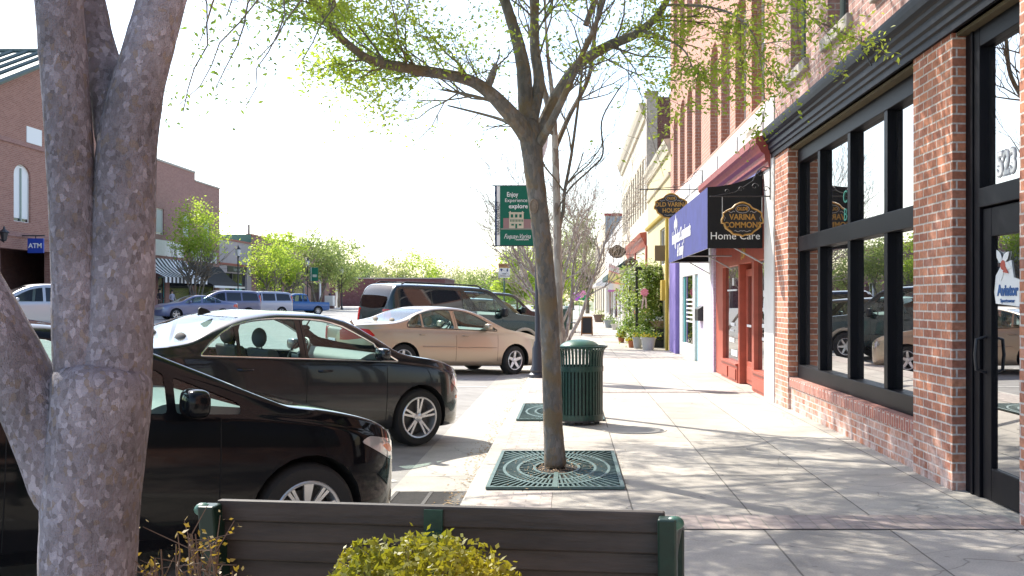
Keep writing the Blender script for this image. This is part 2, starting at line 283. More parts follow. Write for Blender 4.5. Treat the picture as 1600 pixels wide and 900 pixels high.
RUBBER = mat('tyre_rubber', (.018, .018, .018), .85, bump=.2, bscale=80)
ALLOY = mat('rim_alloy', (.62, .62, .63), .32, metal=.75)
ALLOYD = mat('wheel_well', (.01, .01, .01), .9)
CHROME = mat('chrome', (.75, .75, .75), .12, metal=1)
BLKPL = mat('black_plastic', (.015, .015, .016), .5)
SEAM = mat('seam', (.004, .004, .004), .9)
LEATH = mat('seat_grey', (.10, .09, .085), .8)
LEATHB = mat('seat_beige', (.32, .26, .19), .8)
DASH = mat('dash_grey', (.22, .24, .24), .7)
LAMPCL = mat('headlight_clear', (.55, .56, .56), .08, coat=1, metal=.4)
AMBER = mat('indicator_amber', (.6, .13, .02), .2, coat=1)
TAILR = mat('tail_red', (.42, .012, .01), .15, coat=1)
TERRA = mat('terracotta', (.42, .15, .07), .8, noise=.15)
POTW = mat('pot_white', (.55, .53, .48), .7, noise=.1)
FLOWY = mat('flower_yellow', (.75, .62, .04), .6)
PINK = mat('ribbon_pink', (.75, .28, .40), .6)
LEAFLIT = mat('leaf_litter', (.34, .22, .10), .9)
paints = {}
def paint(name, col, metal=0, rough=.25):
    return mat(name, col, .06 if not metal else rough, metal=metal, coat=.6, spec=.22 if not metal else .5)

# ------------------------------------------------------------------ mesh helpers
class MB:
    def __init__(s): s.v = []; s.f = []; s.m = []; s.mi = 0; s.mats = []
    def use(s, m):
        if m not in s.mats: s.mats.append(m)
        s.mi = s.mats.index(m); return s
    def add(s, vs, fs):
        o = len(s.v); s.v.extend([tuple(v) for v in vs])
        for f in fs: s.f.append([i+o for i in f]); s.m.append(s.mi)
        return s
    def box(s, x0, x1, y0, y1, z0, z1):
        if x1 < x0: x0, x1 = x1, x0
        if y1 < y0: y0, y1 = y1, y0
        if z1 < z0: z0, z1 = z1, z0
        return s.add([(x0,y0,z0),(x1,y0,z0),(x1,y1,z0),(x0,y1,z0),(x0,y0,z1),(x1,y0,z1),(x1,y1,z1),(x0,y1,z1)],
                     [(0,3,2,1),(4,5,6,7),(0,1,5,4),(1,2,6,5),(2,3,7,6),(3,0,4,7)])
    def quad(s, a, b, c, d): return s.add([a, b, c, d], [(0, 1, 2, 3)])
    def tube(s, path, r, n=8, cap=True, ell=1.0):
        path = [Vector(p) for p in path]; k = len(path)
        rs = r if isinstance(r, (list, tuple)) else [r]*k
        o = len(s.v); up = None
        for i, p in enumerate(path):
            d = (path[min(i+1, k-1)]-path[max(i-1, 0)])
            d = d.normalized() if d.length > 1e-9 else Vector((0, 0, 1))
            if up is None:
                up = Vector((1, 0, 0)) if abs(d.x) < .8 else Vector((0, 1, 0))
            a = (up - d*up.dot(d))
            a = a.normalized() if a.length > 1e-6 else d.orthogonal().normalized()
            up = a; bb = d.cross(a)
            for j in range(n):
                t = 2*math.pi*j/n
                s.v.append(tuple(p + a*(rs[i]*math.cos(t)) + bb*(rs[i]*ell*math.sin(t))))
        for i in range(k-1):
            for j in range(n):
                a0 = o+i*n+j; a1 = o+i*n+(j+1) % n
                s.f.append([a0, a1, a1+n, a0+n]); s.m.append(s.mi)
        if cap:
            s.f.append([o+j for j in reversed(range(n))]); s.m.append(s.mi)
            s.f.append([o+(k-1)*n+j for j in range(n)]); s.m.append(s.mi)
        return s
    def lathe(s, prof, c=(0, 0, 0), n=24, axis='z', sx=1, sy=1, close=False):
        o = len(s.v); k = len(prof)
        for (r, h) in prof:
            for j in range(n):
                t = 2*math.pi*j/n; a, b = r*math.cos(t)*sx, r*math.sin(t)*sy
                s.v.append((c[0]+a, c[1]+b, c[2]+h) if axis == 'z' else (c[0]+a, c[1]+h, c[2]+b) if axis == 'y' else (c[0]+h, c[1]+a, c[2]+b))
        for i in range(k-1 if not close else k):
            i2 = (i+1) % k
            for j in range(n):
                s.f.append([o+i*n+j, o+i*n+(j+1) % n, o+i2*n+(j+1) % n, o+i2*n+j]); s.m.append(s.mi)
        return s
    def prism(s, poly, fn, t0, t1):
        """poly: 2D points; fn(u, v, t) -> 3D"""
        n = len(poly); o = len(s.v)
        for t in (t0, t1):
            for (u, v) in poly: s.v.append(tuple(fn(u, v, t)))
        s.f.append([o+i for i in range(n)]); s.f.append([o+n+i for i in reversed(range(n))]); s.m += [s.mi]*2
        for i in range(n):
            j = (i+1) % n; s.f.append([o+i, o+n+i, o+n+j, o+j]); s.m.append(s.mi)
        return s
    def ball(s, c, r, n=10, m=7, sq=(1, 1, 1), e=1):
        pw = lambda v: math.copysign(abs(v)**e, v)
        prof = [(max(1e-4, math.sin(math.pi*i/m)), -math.cos(math.pi*i/m)) for i in range(m+1)]
        o = len(s.v)
        for (a, h) in prof:
            for j in range(n):
                t = 2*math.pi*j/n; s.v.append((c[0]+r*pw(a)*pw(math.cos(t))*sq[0], c[1]+r*pw(a)*pw(math.sin(t))*sq[1], c[2]+r*pw(h)*sq[2]))
        for i in range(m):
            for j in range(n):
                s.f.append([o+i*n+j, o+i*n+(j+1) % n, o+(i+1)*n+(j+1) % n, o+(i+1)*n+j]); s.m.append(s.mi)
        return s
    def obj(s, name, m=None, parent=None, smooth=False, bevel=0, xf=None):
        me = bpy.data.meshes.new(name); me.from_pydata(s.v, [], s.f)
        ms = s.mats or [m]
        for q in ms: me.materials.append(q)
        if s.mats: me.polygons.foreach_set('material_index', s.m)
        if xf: me.transform(xf)
        if YK != 1: me.transform(Matrix.Diagonal((1, YK, 1, 1)))
        bm = bmesh.new(); bm.from_mesh(me); bmesh.ops.recalc_face_normals(bm, faces=bm.faces)
        bm.to_mesh(me); bm.free()
        if smooth: shade(me, smooth if isinstance(smooth, (int, float)) and smooth is not True else 40)
        me.update()
        o = bpy.data.objects.new(name, me); COL.objects.link(o)
        if parent: o.parent = parent
        if bevel:
            b = o.modifiers.new('bevel', 'BEVEL'); b.width = bevel; b.segments = 2; b.limit_method = 'ANGLE'; b.angle_limit = R(40)
        return o
def shade(me, ang=40):
    me.polygons.foreach_set('use_smooth', [True]*len(me.polygons))
    bm = bmesh.new(); bm.from_mesh(me)
    for e in bm.edges:
        if len(e.link_faces) == 2 and e.calc_face_angle(0) > R(ang): e.smooth = False
    bm.to_mesh(me); bm.free()
def tag(o, label=None, cat=None, group=None, kind=None):
    if label: o['label'] = label
    if cat: o['category'] = cat
    if group: o['group'] = group
    if kind: o['kind'] = kind
    return o
def empty(name, loc=(0, 0, 0), rz=0):
    o = bpy.data.objects.new(name, None); COL.objects.link(o); o.location = (loc[0], loc[1]*K, loc[2]); o.rotation_euler = (0, 0, rz); return o
def copy_tree(o, parent=None):
    c = o.copy(); COL.objects.link(c); c.parent = parent
    for ch in [x for x in o.children]: copy_tree(ch, c)
    return c
def P(px, py, Y): return ((px-890)*Y/1200, Y*K, EYE-(py-470)*Y/1200)
TXT = {}
def text(s, size, m, parent, M, name='lettering', ext=.002, shear=0, width=1.0, bold=0, align='CENTER', space=1.0):
    cu = bpy.data.curves.new(name, 'FONT'); cu.body = s; cu.size = size; cu.extrude = ext; cu.align_x = align; cu.align_y = 'CENTER'; cu.shear = shear; cu.offset = bold; cu.space_character = space
    cu.resolution_u = 3
    to = bpy.data.objects.new('tmp', cu); COL.objects.link(to)
    bpy.context.view_layer.update()
    me = bpy.data.meshes.new_from_object(to.evaluated_get(bpy.context.evaluated_depsgraph_get()))
    bpy.data.objects.remove(to); bpy.data.curves.remove(cu)
    me.transform(M @ Matrix.Diagonal((width, 1, 1, 1)))
    if YK != 1: me.transform(Matrix.Diagonal((1, YK, 1, 1)))
    me.materials.clear(); me.materials.append(m)
    me.name = name
    o = bpy.data.objects.new(name, me); COL.objects.link(o)
    if parent: o.parent = parent
    return o
# text planes: facing the camera (-Y) / on a wall facing -X / on a wall facing +X
def MF(x, y, z): return Matrix.Translation((x, y, z)) @ Matrix.Rotation(R(90), 4, 'X')
def MW(x, y, z): return Matrix.Translation((x, y, z)) @ Matrix.Rotation(R(-90), 4, 'Z') @ Matrix.Rotation(R(90), 4, 'X')
def ME(x, y, z): return Matrix.Translation((x, y, z)) @ Matrix.Rotation(R(90), 4, 'Z') @ Matrix.Rotation(R(90), 4, 'X')
def lerp(pts, x):
    if x <= pts[0][0]: return pts[0][1]
    for (a, b), (c, d) in zip(pts, pts[1:]):
        if x <= c: return b+(d-b)*(x-a)/(c-a)
    return pts[-1][1]
def smooth_curve(pts, x):
    """monotone-ish cubic through the points"""
    n = len(pts)
    if x <= pts[0][0]: return pts[0][1]
    if x >= pts[-1][0]: return pts[-1][1]
    for i in range(n-1):
        if x <= pts[i+1][0]: break
    def sl(j):
        if j <= 0: return (pts[1][1]-pts[0][1])/(pts[1][0]-pts[0][0])
        if j >= n-1: return (pts[-1][1]-pts[-2][1])/(pts[-1][0]-pts[-2][0])
        a = (pts[j][1]-pts[j-1][1])/(pts[j][0]-pts[j-1][0]); b = (pts[j+1][1]-pts[j][1])/(pts[j+1][0]-pts[j][0])
        return 0 if a*b <= 0 else 2*a*b/(a+b)
    x0, y0 = pts[i]; x1, y1 = pts[i+1]; h = x1-x0; t = (x-x0)/h
    return (2*t**3-3*t*t+1)*y0+(t**3-2*t*t+t)*h*sl(i)+(-2*t**3+3*t*t)*y1+(t**3-t*t)*h*sl(i+1)
ZR = [(-60, .60), (-30, .56), (-26, .54), (-25, .40), (-15, .25), (-8, .06), (-3.5, -.065), (-1.3, -.19), (-.79, -.165)]
def zg(x): return lerp(ZR, x)
# ------------------------------------------------------------------ cars
def rnd_poly(pts, r=.03, k=3):
    out = []; n = len(pts)
    for i in range(n):
        p = Vector(pts[i]); a = Vector(pts[i-1]); b = Vector(pts[(i+1) % n])
        da = (a-p); db = (b-p); ra = min(r, da.length*.45); rb = min(r, db.length*.45)
        p0 = p+da.normalized()*ra; p1 = p+db.normalized()*rb
        for j in range(k+1):
            t = j/k; out.append(tuple(p0*(1-t)**2+p*2*t*(1-t)+p1*t*t))
    return out
def in_poly(p, poly):
    x, y = p; c = False; n = len(poly)
    for i in range(n):
        x1, y1 = poly[i]; x2, y2 = poly[i-1]
        if (y1 > y) != (y2 > y) and x < (x2-x1)*(y-y1)/(y2-y1)+x1: c = not c
    return c
def cut(bm, poly, ax, filt):
    """slice the faces that pass filt along a polygon in the plane of axes ax; return the faces inside it"""
    i, j = ax; xs = [p[0] for p in poly]; ys = [p[1] for p in poly]; e = .02
    bx = (min(xs)-e, max(xs)+e, min(ys)-e, max(ys)+e)
    def near(f):
        us = [v.co[i] for v in f.verts]; vs = [v.co[j] for v in f.verts]
        return max(us) > bx[0] and min(us) < bx[1] and max(vs) > bx[2] and min(vs) < bx[3]
    n = len(poly)
    for q in range(n):
        a = Vector(poly[q-1]); b = Vector(poly[q]); d = b-a
        if d.length < 1e-5: continue
        fs = []
        for f in bm.faces:
            if not filt(f) or not near(f): continue
            us = [(v.co[i], v.co[j]) for v in f.verts]
            # only faces the segment comes near
            mx0, mx1 = min(a.x, b.x)-.04, max(a.x, b.x)+.04; my0, my1 = min(a.y, b.y)-.04, max(a.y, b.y)+.04
            if max(u for u, _ in us) < mx0 or min(u for u, _ in us) > mx1 or max(v for _, v in us) < my0 or min(v for _, v in us) > my1: continue
            fs.append(f)
        if not fs: continue
        g = set(fs)
        for f in fs: g.update(f.edges); g.update(f.verts)
        co = Vector((0, 0, 0)); co[i] = a.x; co[j] = a.y
        no = Vector((0, 0, 0)); no[i] = d.y; no[j] = -d.x; no.normalize()
        bmesh.ops.bisect_plane(bm, geom=list(g), dist=1e-5, plane_co=co, plane_no=no)
    return [f for f in bm.faces if filt(f) and in_poly((f.calc_center_median()[i], f.calc_center_median()[j]), poly)]
def take(bm, faces, name, m, parent, off=0, thick=0, smooth=True):
    """lift faces out of bm into a mesh of their own"""
    if not faces: return None
    idx = {}; vs = []; fl = []
    for f in faces: f.normal_update()
    for f in faces:
        r = []
        for v in f.verts:
            if v not in idx:
                idx[v] = len(vs)
                nrm = Vector((0, 0, 0))
                for lf in v.link_faces: nrm += lf.normal
                nrm = nrm.normalized() if nrm.length else Vector((0, 0, 1))
                vs.append(tuple(v.co+nrm*off))
            r.append(idx[v])
        fl.append(r)
    me = bpy.data.meshes.new(name); me.from_pydata(vs, [], fl); me.materials.append(m)
    if smooth: shade(me, 50)
    o = bpy.data.objects.new(name, me); COL.objects.link(o); o.parent = parent
    bmesh.ops.delete(bm, geom=faces, context='FACES_ONLY')
    bmesh.ops.delete(bm, geom=[e for e in bm.edges if not e.link_faces], context='EDGES')
    return o

class Car:
    def __init__(s, d, ds=.05):
        s.d = d; L = d['L']; s.L = L
        xs = set()
        n = int(L/ds)
        for k in range(n+1): xs.add(round(L*k/n, 4))
        for e in (.004, .012, .025, .045, .07, .1, .14): xs.add(e); xs.add(round(L-e, 4))
        for x in d.get('extra', []): xs.add(x)
        s.xs = sorted(x for x in xs if 0 < x < L)
        s.H = max(z for _, z in d['top'])
    def hw(s, x):
        d = s.d; W = d['W']; L = s.L
        f = 1.0
        nl, tl = d.get('nose', .95), d.get('tail', .7)
        if x > L-nl: t = (x-(L-nl))/nl; f = max(0, 1-t**d.get('np', 2.7))**.5
        if x < tl: t = (tl-x)/tl; f = max(0, 1-t**d.get('tp', 3.2))**.42
        return W*f
    def sec(s, x):
        d = s.d; w = s.hw(x); zb = smooth_curve(d['bot'], x); zs = smooth_curve(d['belt'], x); zt = max(smooth_curve(d['top'], x), zs+.015)
        h = zt-zs; D = zs-zb; sh = d.get('shoulder', .955)
        tum = d.get('tumble', .36)*h
        wr = w*sh-tum*w/d['W']
        low = [(0, zb), (.5*w, zb), (.86*w, zb), (.955*w, zb+.03*D+.005), (.985*w, zb+.12*D), (.998*w, zb+.30*D), (1.0*w, zb+.48*D), (.995*w, zb+.64*D), (.988*w, zb+.76*D), (.978*w, zb+.87*D), (w*(sh+.012), zs-.02*min(1, D*4)), (w*sh, zs+.01*min(1, h*10))]
        k = d.get('gk', .86); gh = []
        for t in (.16, .32, .48, .64, .82, 1.0):
            gh.append((w*sh+(wr-w*sh)*(t**1.15), zs+h*k*t))
        top = [(wr*.965, zs+h*(k+.055)), (wr*.90, zs+h*.953), (wr*.75, zs+h*.978), (wr*.5, zs+h*.99), (wr*.25, zs+h*.998), (0, zt)]
        return low+gh+top
    def side(s, x, z):
        p = s.sec(x)[3:18]
        for (y0, z0), (y1, z1) in zip(p, p[1:]):
            if z0 <= z <= z1: return y0+(y1-y0)*(z-z0)/max(1e-6, z1-z0)
        return p[-1][0] if z > p[-1][1] else p[0][0]
    def shell(s):
        bm = bmesh.new(); rows = []
        for x in s.xs:
            p = s.sec(x); full = [(-y, z) for y, z in p[1:-1]]
            ring = [(p[0][0], p[0][1])]+[(y, z) for y, z in p[1:-1]]+[(0, p[-1][1])]+[(-y, z) for y, z in reversed(p[1:-1])]
            rows.append([bm.verts.new((x, y, z)) for y, z in ring])
        n = len(rows[0])
        for a, b in zip(rows, rows[1:]):
            for j in range(n):
                bm.faces.new((a[j], b[j], b[(j+1) % n], a[(j+1) % n]))
        bm.faces.new(rows[0]); bm.faces.new(list(reversed(rows[-1])))
        bmesh.ops.recalc_face_normals(bm, faces=bm.faces)
        return bm
def pane_poly(top, bot, a, b, n=8, r=.02, ta=0, tb=0):
    """pane between x=a and x=b; ta/tb lean of its two ends"""
    zt = lambda x: smooth_curve(top, x); zb = lambda x: lerp(bot, x)
    pts = []
    for k in range(n+1):
        x = a+(b-a)*k/n; pts.append((x, zb(x)))
    for k in range(n+1):
        x = b+tb+(a+ta-b-tb)*k/n; pts.append((x, max(zt(x), zb(min(max(x, a), b))+.004)))
    out = [pts[0]]
    for p in pts[1:]:
        if (Vector(p)-Vector(out[-1])).length > .006: out.append(p)
    if (Vector(out[0])-Vector(out[-1])).length < .006: out.pop()
    return rnd_poly(out, r, 2) if r else out
def add_wheel(car, x, side, W, r, rimr, style, steer=0, tw=.21, zc=None):
    y = side*(W-.012); zc = r if zc is None else zc
    s = side
    mb = MB()
    prof = [(rimr, -.0), (rimr+.012, .006), (r-.03, .004), (r-.008, -.02), (r, -.05), (r, -tw+.03), (r-.02, -tw+.005), (rimr, -tw)]
    mb.lathe([(a, h*s) for a, h in prof], n=44, axis='y')
    o = mb.obj('wheel', RUBBER, car, True); o.location = (x, y, zc); o.rotation_euler = (0, 0, steer)
    rim = MB()
    rim.lathe([(rimr+.003, 0), (rimr-.004, .008*s), (rimr-.018, .004*s), (rimr-.025, -.02*s), (rimr-.03, -.15*s)], n=44, axis='y')
    def spoke(ang, w0, w1, r0, r1, y0=-.025, y1=-.004, th=.02, curve=0):
        c, sn = math.cos(ang), math.sin(ang)
        def fn(u, v, t):        # u radial, v tangential
            return (u*c-v*sn, (y0+(y1-y0)*(u-r0)/(r1-r0)+t)*s, u*sn+v*c)
        rim.prism([(r0, -w0+curve*0), (r1, -w1+curve), (r1, w1+curve), (r0, w0)], fn, 0, -th)
    if style == 'split5':
        for k in range(5):
            a = k*2*math.pi/5+.29
            for e in (-1, 1): spoke(a+e*.20, .013, .011, .035, rimr-.015, curve=-e*.012)
        rim.lathe([(.001, -.012*s), (.03, -.012*s), (.050, -.022*s), (.055, -.05*s)], n=24, axis='y')
        for k in range(5):
            a = k*2*math.pi/5+.29+.63; rim.use(ALLOY)
    elif style == 'star5':
        for k in range(5): spoke(k*2*math.pi/5+.3, .036, .026, .03, rimr-.015)
        rim.lathe([(.001, -.008*s), (.045, -.010*s), (.06, -.03*s)], n=20, axis='y')
    elif style == 'civic':
        for k in range(5):
            a = k*2*math.pi/5+math.pi/2
            spoke(a, .012, .032, .03, rimr-.01); spoke(a+.55, .008, .010, .04, rimr-.012); spoke(a-.55, .008, .010, .04, rimr-.012)
        rim.lathe([(.001, -.012*s), (.04, -.012*s), (.06, -.03*s)], n=20, axis='y')
    else:
        for k in range(6): spoke(k*math.pi/3, .03, .022, .03, rimr-.012)
        rim.lathe([(.001, -.008*s), (.045, -.010*s), (.06, -.03*s)], n=20, axis='y')
    ro = rim.obj('rim', ALLOY, o, True)
    bk = MB(); bk.lathe([(.001, -.075*s), (rimr*.72, -.075*s), (rimr*.72, -.09*s)], n=28, axis='y').lathe([(.001, -.12*s), (rimr-.02, -.12*s)], n=20, axis='y')
    bk.obj('brake_disc', mat('brake_disc', (.08, .08, .08), .5, metal=.6), o)
    return o
def seat_mesh(mb, x, y, zf=.28, w=.24, head=True, zt=1.13, lean=.22):
    def blob(pts, w, th=0):
        pass
    # cushion, back and headrest as rounded lathe-less prisms
    fn = lambda u, v, t: (u, t, v)
    mb.prism(rnd_poly([(x, zf), (x+.50, zf+.06), (x+.50, zf+.17), (x, zf+.13)], .05), fn, y-w, y+w)
    hgt = zt-.20-(zf+.1)
    mb.prism(rnd_poly([(x-.02, zf+.05), (x+.12, zf+.08), (x+.10-lean*.9, zt-.2), (x-.02-lean*.9, zt-.2)], .05), fn, y-w*.95, y+w*.95)
    if head:
        mb.ball((x+.03-lean, y, zt-.09), .13, 14, 9, (.45, .95, .8))
        for e in (-.05, .05): mb.tube([(x+.03-lean*.95, y+e, zt-.25), (x+.03-lean, y+e, zt-.1)], .008, 6)
def build_car(name, d, label, cat, group, loc, phi, pitch=0, near=True):
    """car with the parts the photo shows; origin under the rear end, +x forward"""
    C = Car(d, .05 if near else .09); root = empty(name)
    tag(root, label, cat, group)
    W = d['W']; bm = C.shell(); pm = d['paint']; gm = d.get('glass', CARGLASS)
    sidef = lambda sg, zmin=.0, yk=.40: (lambda f: f.normal.y*sg > .25 and f.calc_center_median().y*sg > yk)
    up = lambda f: f.normal.z > .12 and f.calc_center_median().z > d.get('glz', .9)
    bm.normal_update()
    panes = d['panes']
    # windscreen and rear screen, cut in plan
    for nm, key in (('windscreen', 'ws'), ('rear_window', 'rw')):
        if key in d:
            x0, x1, y0, y1 = d[key]            # x at outer edge, x at roof edge, half widths there
            n = 6; bow = d.get('bow', .10)
            sgn = 1 if nm == 'windscreen' else -1
            poly = []
            for k in range(-n, n+1):
                t = k/n; poly.append((x0-sgn*bow*t*t, y0*t))
            for k in range(n, -n-1, -1):
                t = k/n; poly.append((x1-sgn*bow*.5*t*t, y1*t))
            fs = cut(bm, rnd_poly(poly, .05, 2) if near else poly, (0, 1), (lambda f: f.normal.z > .12 and f.calc_center_median().z > lerp([(0, d.get('glz', .9)), (C.L, d.get('glz', .9))], 0)) if 'steep' not in d or nm == 'windscreen' else (lambda f: f.calc_center_median().z > d['steep'] and abs(f.normal.x) > .2))
            take(bm, fs, nm, d.get('rwglass', gm) if nm == 'rear_window' else gm, root, -.004)
    if 'boot_window' in d: pass
    sides = (-1, 1)
    trims = []
    for sg in sides:
        for q, pn in enumerate(panes):
            poly = pane_poly(d['wtop'], d['wbot'], *pn[:2], n=8 if near else 5, r=.025 if near else 0, ta=pn[2] if len(pn) > 2 else 0, tb=pn[3] if len(pn) > 3 else 0)
            g = pn[4] if len(pn) > 4 else gm
            take(bm, cut(bm, poly, (0, 2), sidef(sg)), 'side_window', g, root, -.006)
        for nm, poly, m in d.get('lights', []):
            take(bm, cut(bm, rnd_poly(poly, .03, 2) if near else poly, (0, 2), (lambda sg, nm: (lambda f: f.calc_center_median().y*sg > d.get('lk', .45) and f.normal.z > -.5))(sg, nm)), nm, m, root, .004)
        # wheel arches
        for xa in (d['xr'], d['xf']):
            ra = d['ra']; r = d['r']
            poly = [(xa+ra*math.cos(t*2*math.pi/26), r+ra*math.sin(t*2*math.pi/26)) for t in range(26)]
            fs = cut(bm, poly, (0, 2), (lambda sg: (lambda f: f.calc_center_median().y*sg > W*.5))(sg))
            bmesh.ops.delete(bm, geom=fs, context='FACES_ONLY')
        for nm, poly, m in d.get('lower', []):
            fs = cut(bm, poly, (0, 2), (lambda sg: (lambda f: f.calc_center_median().y*sg > W*.35))(sg))
            take(bm, fs, nm, m, root, .0)
        if near:
            for poly in d.get('doors', []):
                fs = cut(bm, rnd_poly(poly, .05, 3), (0, 2), sidef(sg))
                do = take(bm, fs, 'door', pm, root, .0)
    body = bpy.data.meshes.new('body'); bmesh.ops.recalc_face_normals(bm, faces=bm.faces); bm.to_mesh(body); bm.free(); body.materials.append(pm); shade(body, 50)
    bo = bpy.data.objects.new('body', body); COL.objects.link(bo); bo.parent = root
    # wells
    for sg in sides:
        for xa in (d['xr'], d['xf']):
            well = MB(); ra = d['ra']+.004; r = d['r']; pts = [(xa+ra*math.cos(t*math.pi/14-.25), r+ra*math.sin((t*math.pi/14)-.25)) for t in range(17)]
            vs = []; fs = []
            for (x, z) in pts:
                yo = C.side(min(max(x, .05), C.L-.05), max(z, .25))-.004
                vs += [(x, sg*yo, z), (x, sg*(W-.34), z)]
            for k in range(len(pts)-1): fs.append((2*k, 2*k+1, 2*k+3, 2*k+2))
            well.add(vs, fs); k0 = [(x, sg*(W-.34), z) for x, z in pts]; well.add(k0, [tuple(range(len(k0)))]); well.obj('wheel_well', ALLOYD, root)
    for sg in sides:
        for xa, st in ((d['xr'], 0), (d['xf'], d.get('steer', 0))):
            add_wheel(root, xa, sg, W-.01, d['r'], d['rim'], d.get('style', 'six'), st)
    if not near and not d.get('seats'): pass
    # interior
    inn = MB(); 
    zfl = d.get('floor', .3)
    if d.get('seats'):
        x0, x1, x2 = d['seats']    # front seat, rear seat, dash
        for y in (-.37, .37):
            sm = MB(); seat_mesh(sm, x0, y, zfl, zt=d.get('hz', 1.15)); sm.obj('seat', d.get('seatm', LEATH), root, True)
        sm = MB(); seat_mesh(sm, x1, 0, zfl, w=.60, head=False, zt=d.get('hz', 1.15)-.06)
        for y in (-.36, .36): sm.ball((x1-.2, y, d.get('hz', 1.15)-.13), .12, 12, 8, (.45, 1, .7))
        sm.obj('rear_seat', d.get('seatm', LEATH), root, True)
        db = MB(); db.prism(rnd_poly([(x2, zfl+.2), (x2+.5, zfl+.2), (x2+.62, d['dz']-.04), (x2+.1, d['dz']), (x2-.06, d['dz']-.08)], .05), lambda u, v, t: (u, t, v), -W*.82, W*.82); db.obj('dashboard', d.get('dashm', DASH), root, True)
        sw = MB(); c = Vector((x2-.16, .37, d['dz']-.07)); ax = Vector((-.88, 0, .45)).normalized(); u = Vector((0, 1, 0)); v = ax.cross(u)
        sw.tube([c+(u*math.cos(t*math.pi/10)+v*math.sin(t*math.pi/10))*.185 for t in range(21)], .015, 6)
        for k in (0, 2.2, 4.1): sw.tube([c-ax*.02, c+(u*math.cos(k)+v*math.sin(k))*.18], .016, 5)
        sw.tube([c, c-ax*.25], .03, 6); sw.obj('steering_wheel', BLKPL, root, True)
        mi = MB(); mx_ = d['mirror_in']; mi.ball(mx_, .1, 10, 6, (.25, 1, .32)); mi.tube([mx_, (mx_[0]+.05, 0, mx_[2]+.08)], .008, 5); mi.obj('rear_view_mirror', BLKPL, root, True)
        shelf = MB(); shelf.box(d['shelf'][0], d['shelf'][1], -W*.72, W*.72, d['shelf'][2]-.03, d['shelf'][2]); shelf.obj('parcel_shelf', LEATH, root)
    # mirrors, handles, seams, trims
    mx, mz = d['mirror']
    for sg in sides:
        y = C.side(mx, mz)*sg; m_ = MB()
        ms = d.get('ms', (.065, .105, .07))
        m_.ball((mx-.02, y+sg*.13, mz+.045), 1, 20, 12, ms, e=.62); m_.tube([(mx+.05, y-sg*.03, mz-.02), (mx, y+sg*.08, mz+.01)], [.035, .03], 8)
        m_.obj('wing_mirror', d.get('mirm', pm), root, True)
        if near:
            tr = MB()
            for xs_, z0, z1 in d.get('seams', []):
                pts = [(xs_+d.get('slean', 0)*(k/8), z0+(z1-z0)*k/8) for k in range(9)]
                tr.tube([(x, sg*(C.side(x, z)-.001), z) for x, z in pts], .0042, 5)
            if tr.v: tr.obj('door_seam', SEAM, root)
            for hx, hz in d.get('handles', []):
                h = MB(); h.tube([(hx+t*.16, sg*(C.side(hx+t*.16, hz)+(.028 if 0 < t < 1 else .0)), hz+.003*t) for t in (0, .18, .5, .82, 1)], [.011, .013, .014, .013, .011], 8); h.obj('door_handle', d.get('handm', pm), root, True)
    if 'chrome' in d and near:
        for sg in sides:
            a, b = d['chrome']
            poly = pane_poly(d['wtop'], d['wbot'], a, b, n=18, r=.02)
            big = [(p[0]+(.0), p[1]) for p in poly]
            cx = sum(p[0] for p in big)/len(big); cz = sum(p[1] for p in big)/len(big)
            big = [(x, z+(.014 if z > cz else -.012)) for x, z in big]
            pts = [(x, sg*(C.side(x, z)+.003), z) for x, z in big]; pts.append(pts[0])
            t_ = MB(); t_.tube(pts, .0085, 6); t_.obj('window_trim', CHROME if d.get('trimc', 1) else BLKPL, root, True)
    if 'mould' in d:
        for sg in sides:
            for a, b, z in d['mould']:
                t_ = MB(); n = 14; t_.tube([(a+(b-a)*k/n, sg*(C.side(a+(b-a)*k/n, z)+.002), z) for k in range(n+1)], .018, 6, ell=.5); t_.obj('side_moulding', d.get('mouldm', pm), root, True)
    if d.get('flare'):
        for sg in sides:
            for xa in (d['xr'], d['xf']):
                t_ = MB(); ra = d['ra']+.035; pts = []
                for k in range(17):
                    a = -.15+k*(math.pi+.3)/16; x = xa+ra*math.cos(a); z = d['r']+ra*math.sin(a); pts.append((x, sg*(C.side(min(x, C.L-.05), max(z, .3))+.01), z))
                t_.tube(pts, .045, 8); t_.obj('wheel_flare', d['flare'], root, True)
    if d.get('rack'):
        x0, x1, zr, yr = d['rack']; t_ = MB()
        for sg in sides: t_.tube([(x0, sg*yr, zr-.06), (x0+.12, sg*yr, zr-.0), (x1-.15, sg*yr, zr-.0), (x1, sg*yr, zr-.07)], .02, 8)
        for k in (.25, .75): t_.tube([(x0+(x1-x0)*k, -yr, zr), (x0+(x1-x0)*k, yr, zr)], .012, 6)
        t_.obj('roof_rack', BLKPL, root, True)
    # plate, grille
    g = MB(); L = C.L
    zb = lerp(d['belt'], L-.02)
    for k in range(5): g.tube([(L-.012-.10*abs(t)**2, t*.32, d.get('gz', .33)+k*.035) for t in (-1, -.5, 0, .5, 1)], .009, 5)
    g.obj('grille', BLKPL, root, True)
    pl = MB(); pl.box(-.012, .004, -.155, .155, d.get('pz', .55), d.get('pz', .55)+.155); pl.obj('number_plate', WHITE2, root)
    # stand it on the ground: near-side front wheel goes to loc
    root.rotation_mode = 'QUATERNION'
    h = Vector((math.cos(phi), math.sin(phi), 0))
    lat = Vector((-math.sin(phi), math.cos(phi), 0))
    # point of reference in the car frame
    ref = Vector((d['xf'], -(W-.02)*d.get('refside', 1), 0))
    base = Vector((loc[0], loc[1], 0)) - h*ref.x - lat*ref.y
    # ground heights under the wheels
    def gz(x, y): q = base+h*x+lat*y; return zg(q.x)
    zr_ = (gz(d['xr'], -W)+gz(d['xr'], W))/2; zf_ = (gz(d['xf'], -W)+gz(d['xf'], W))/2
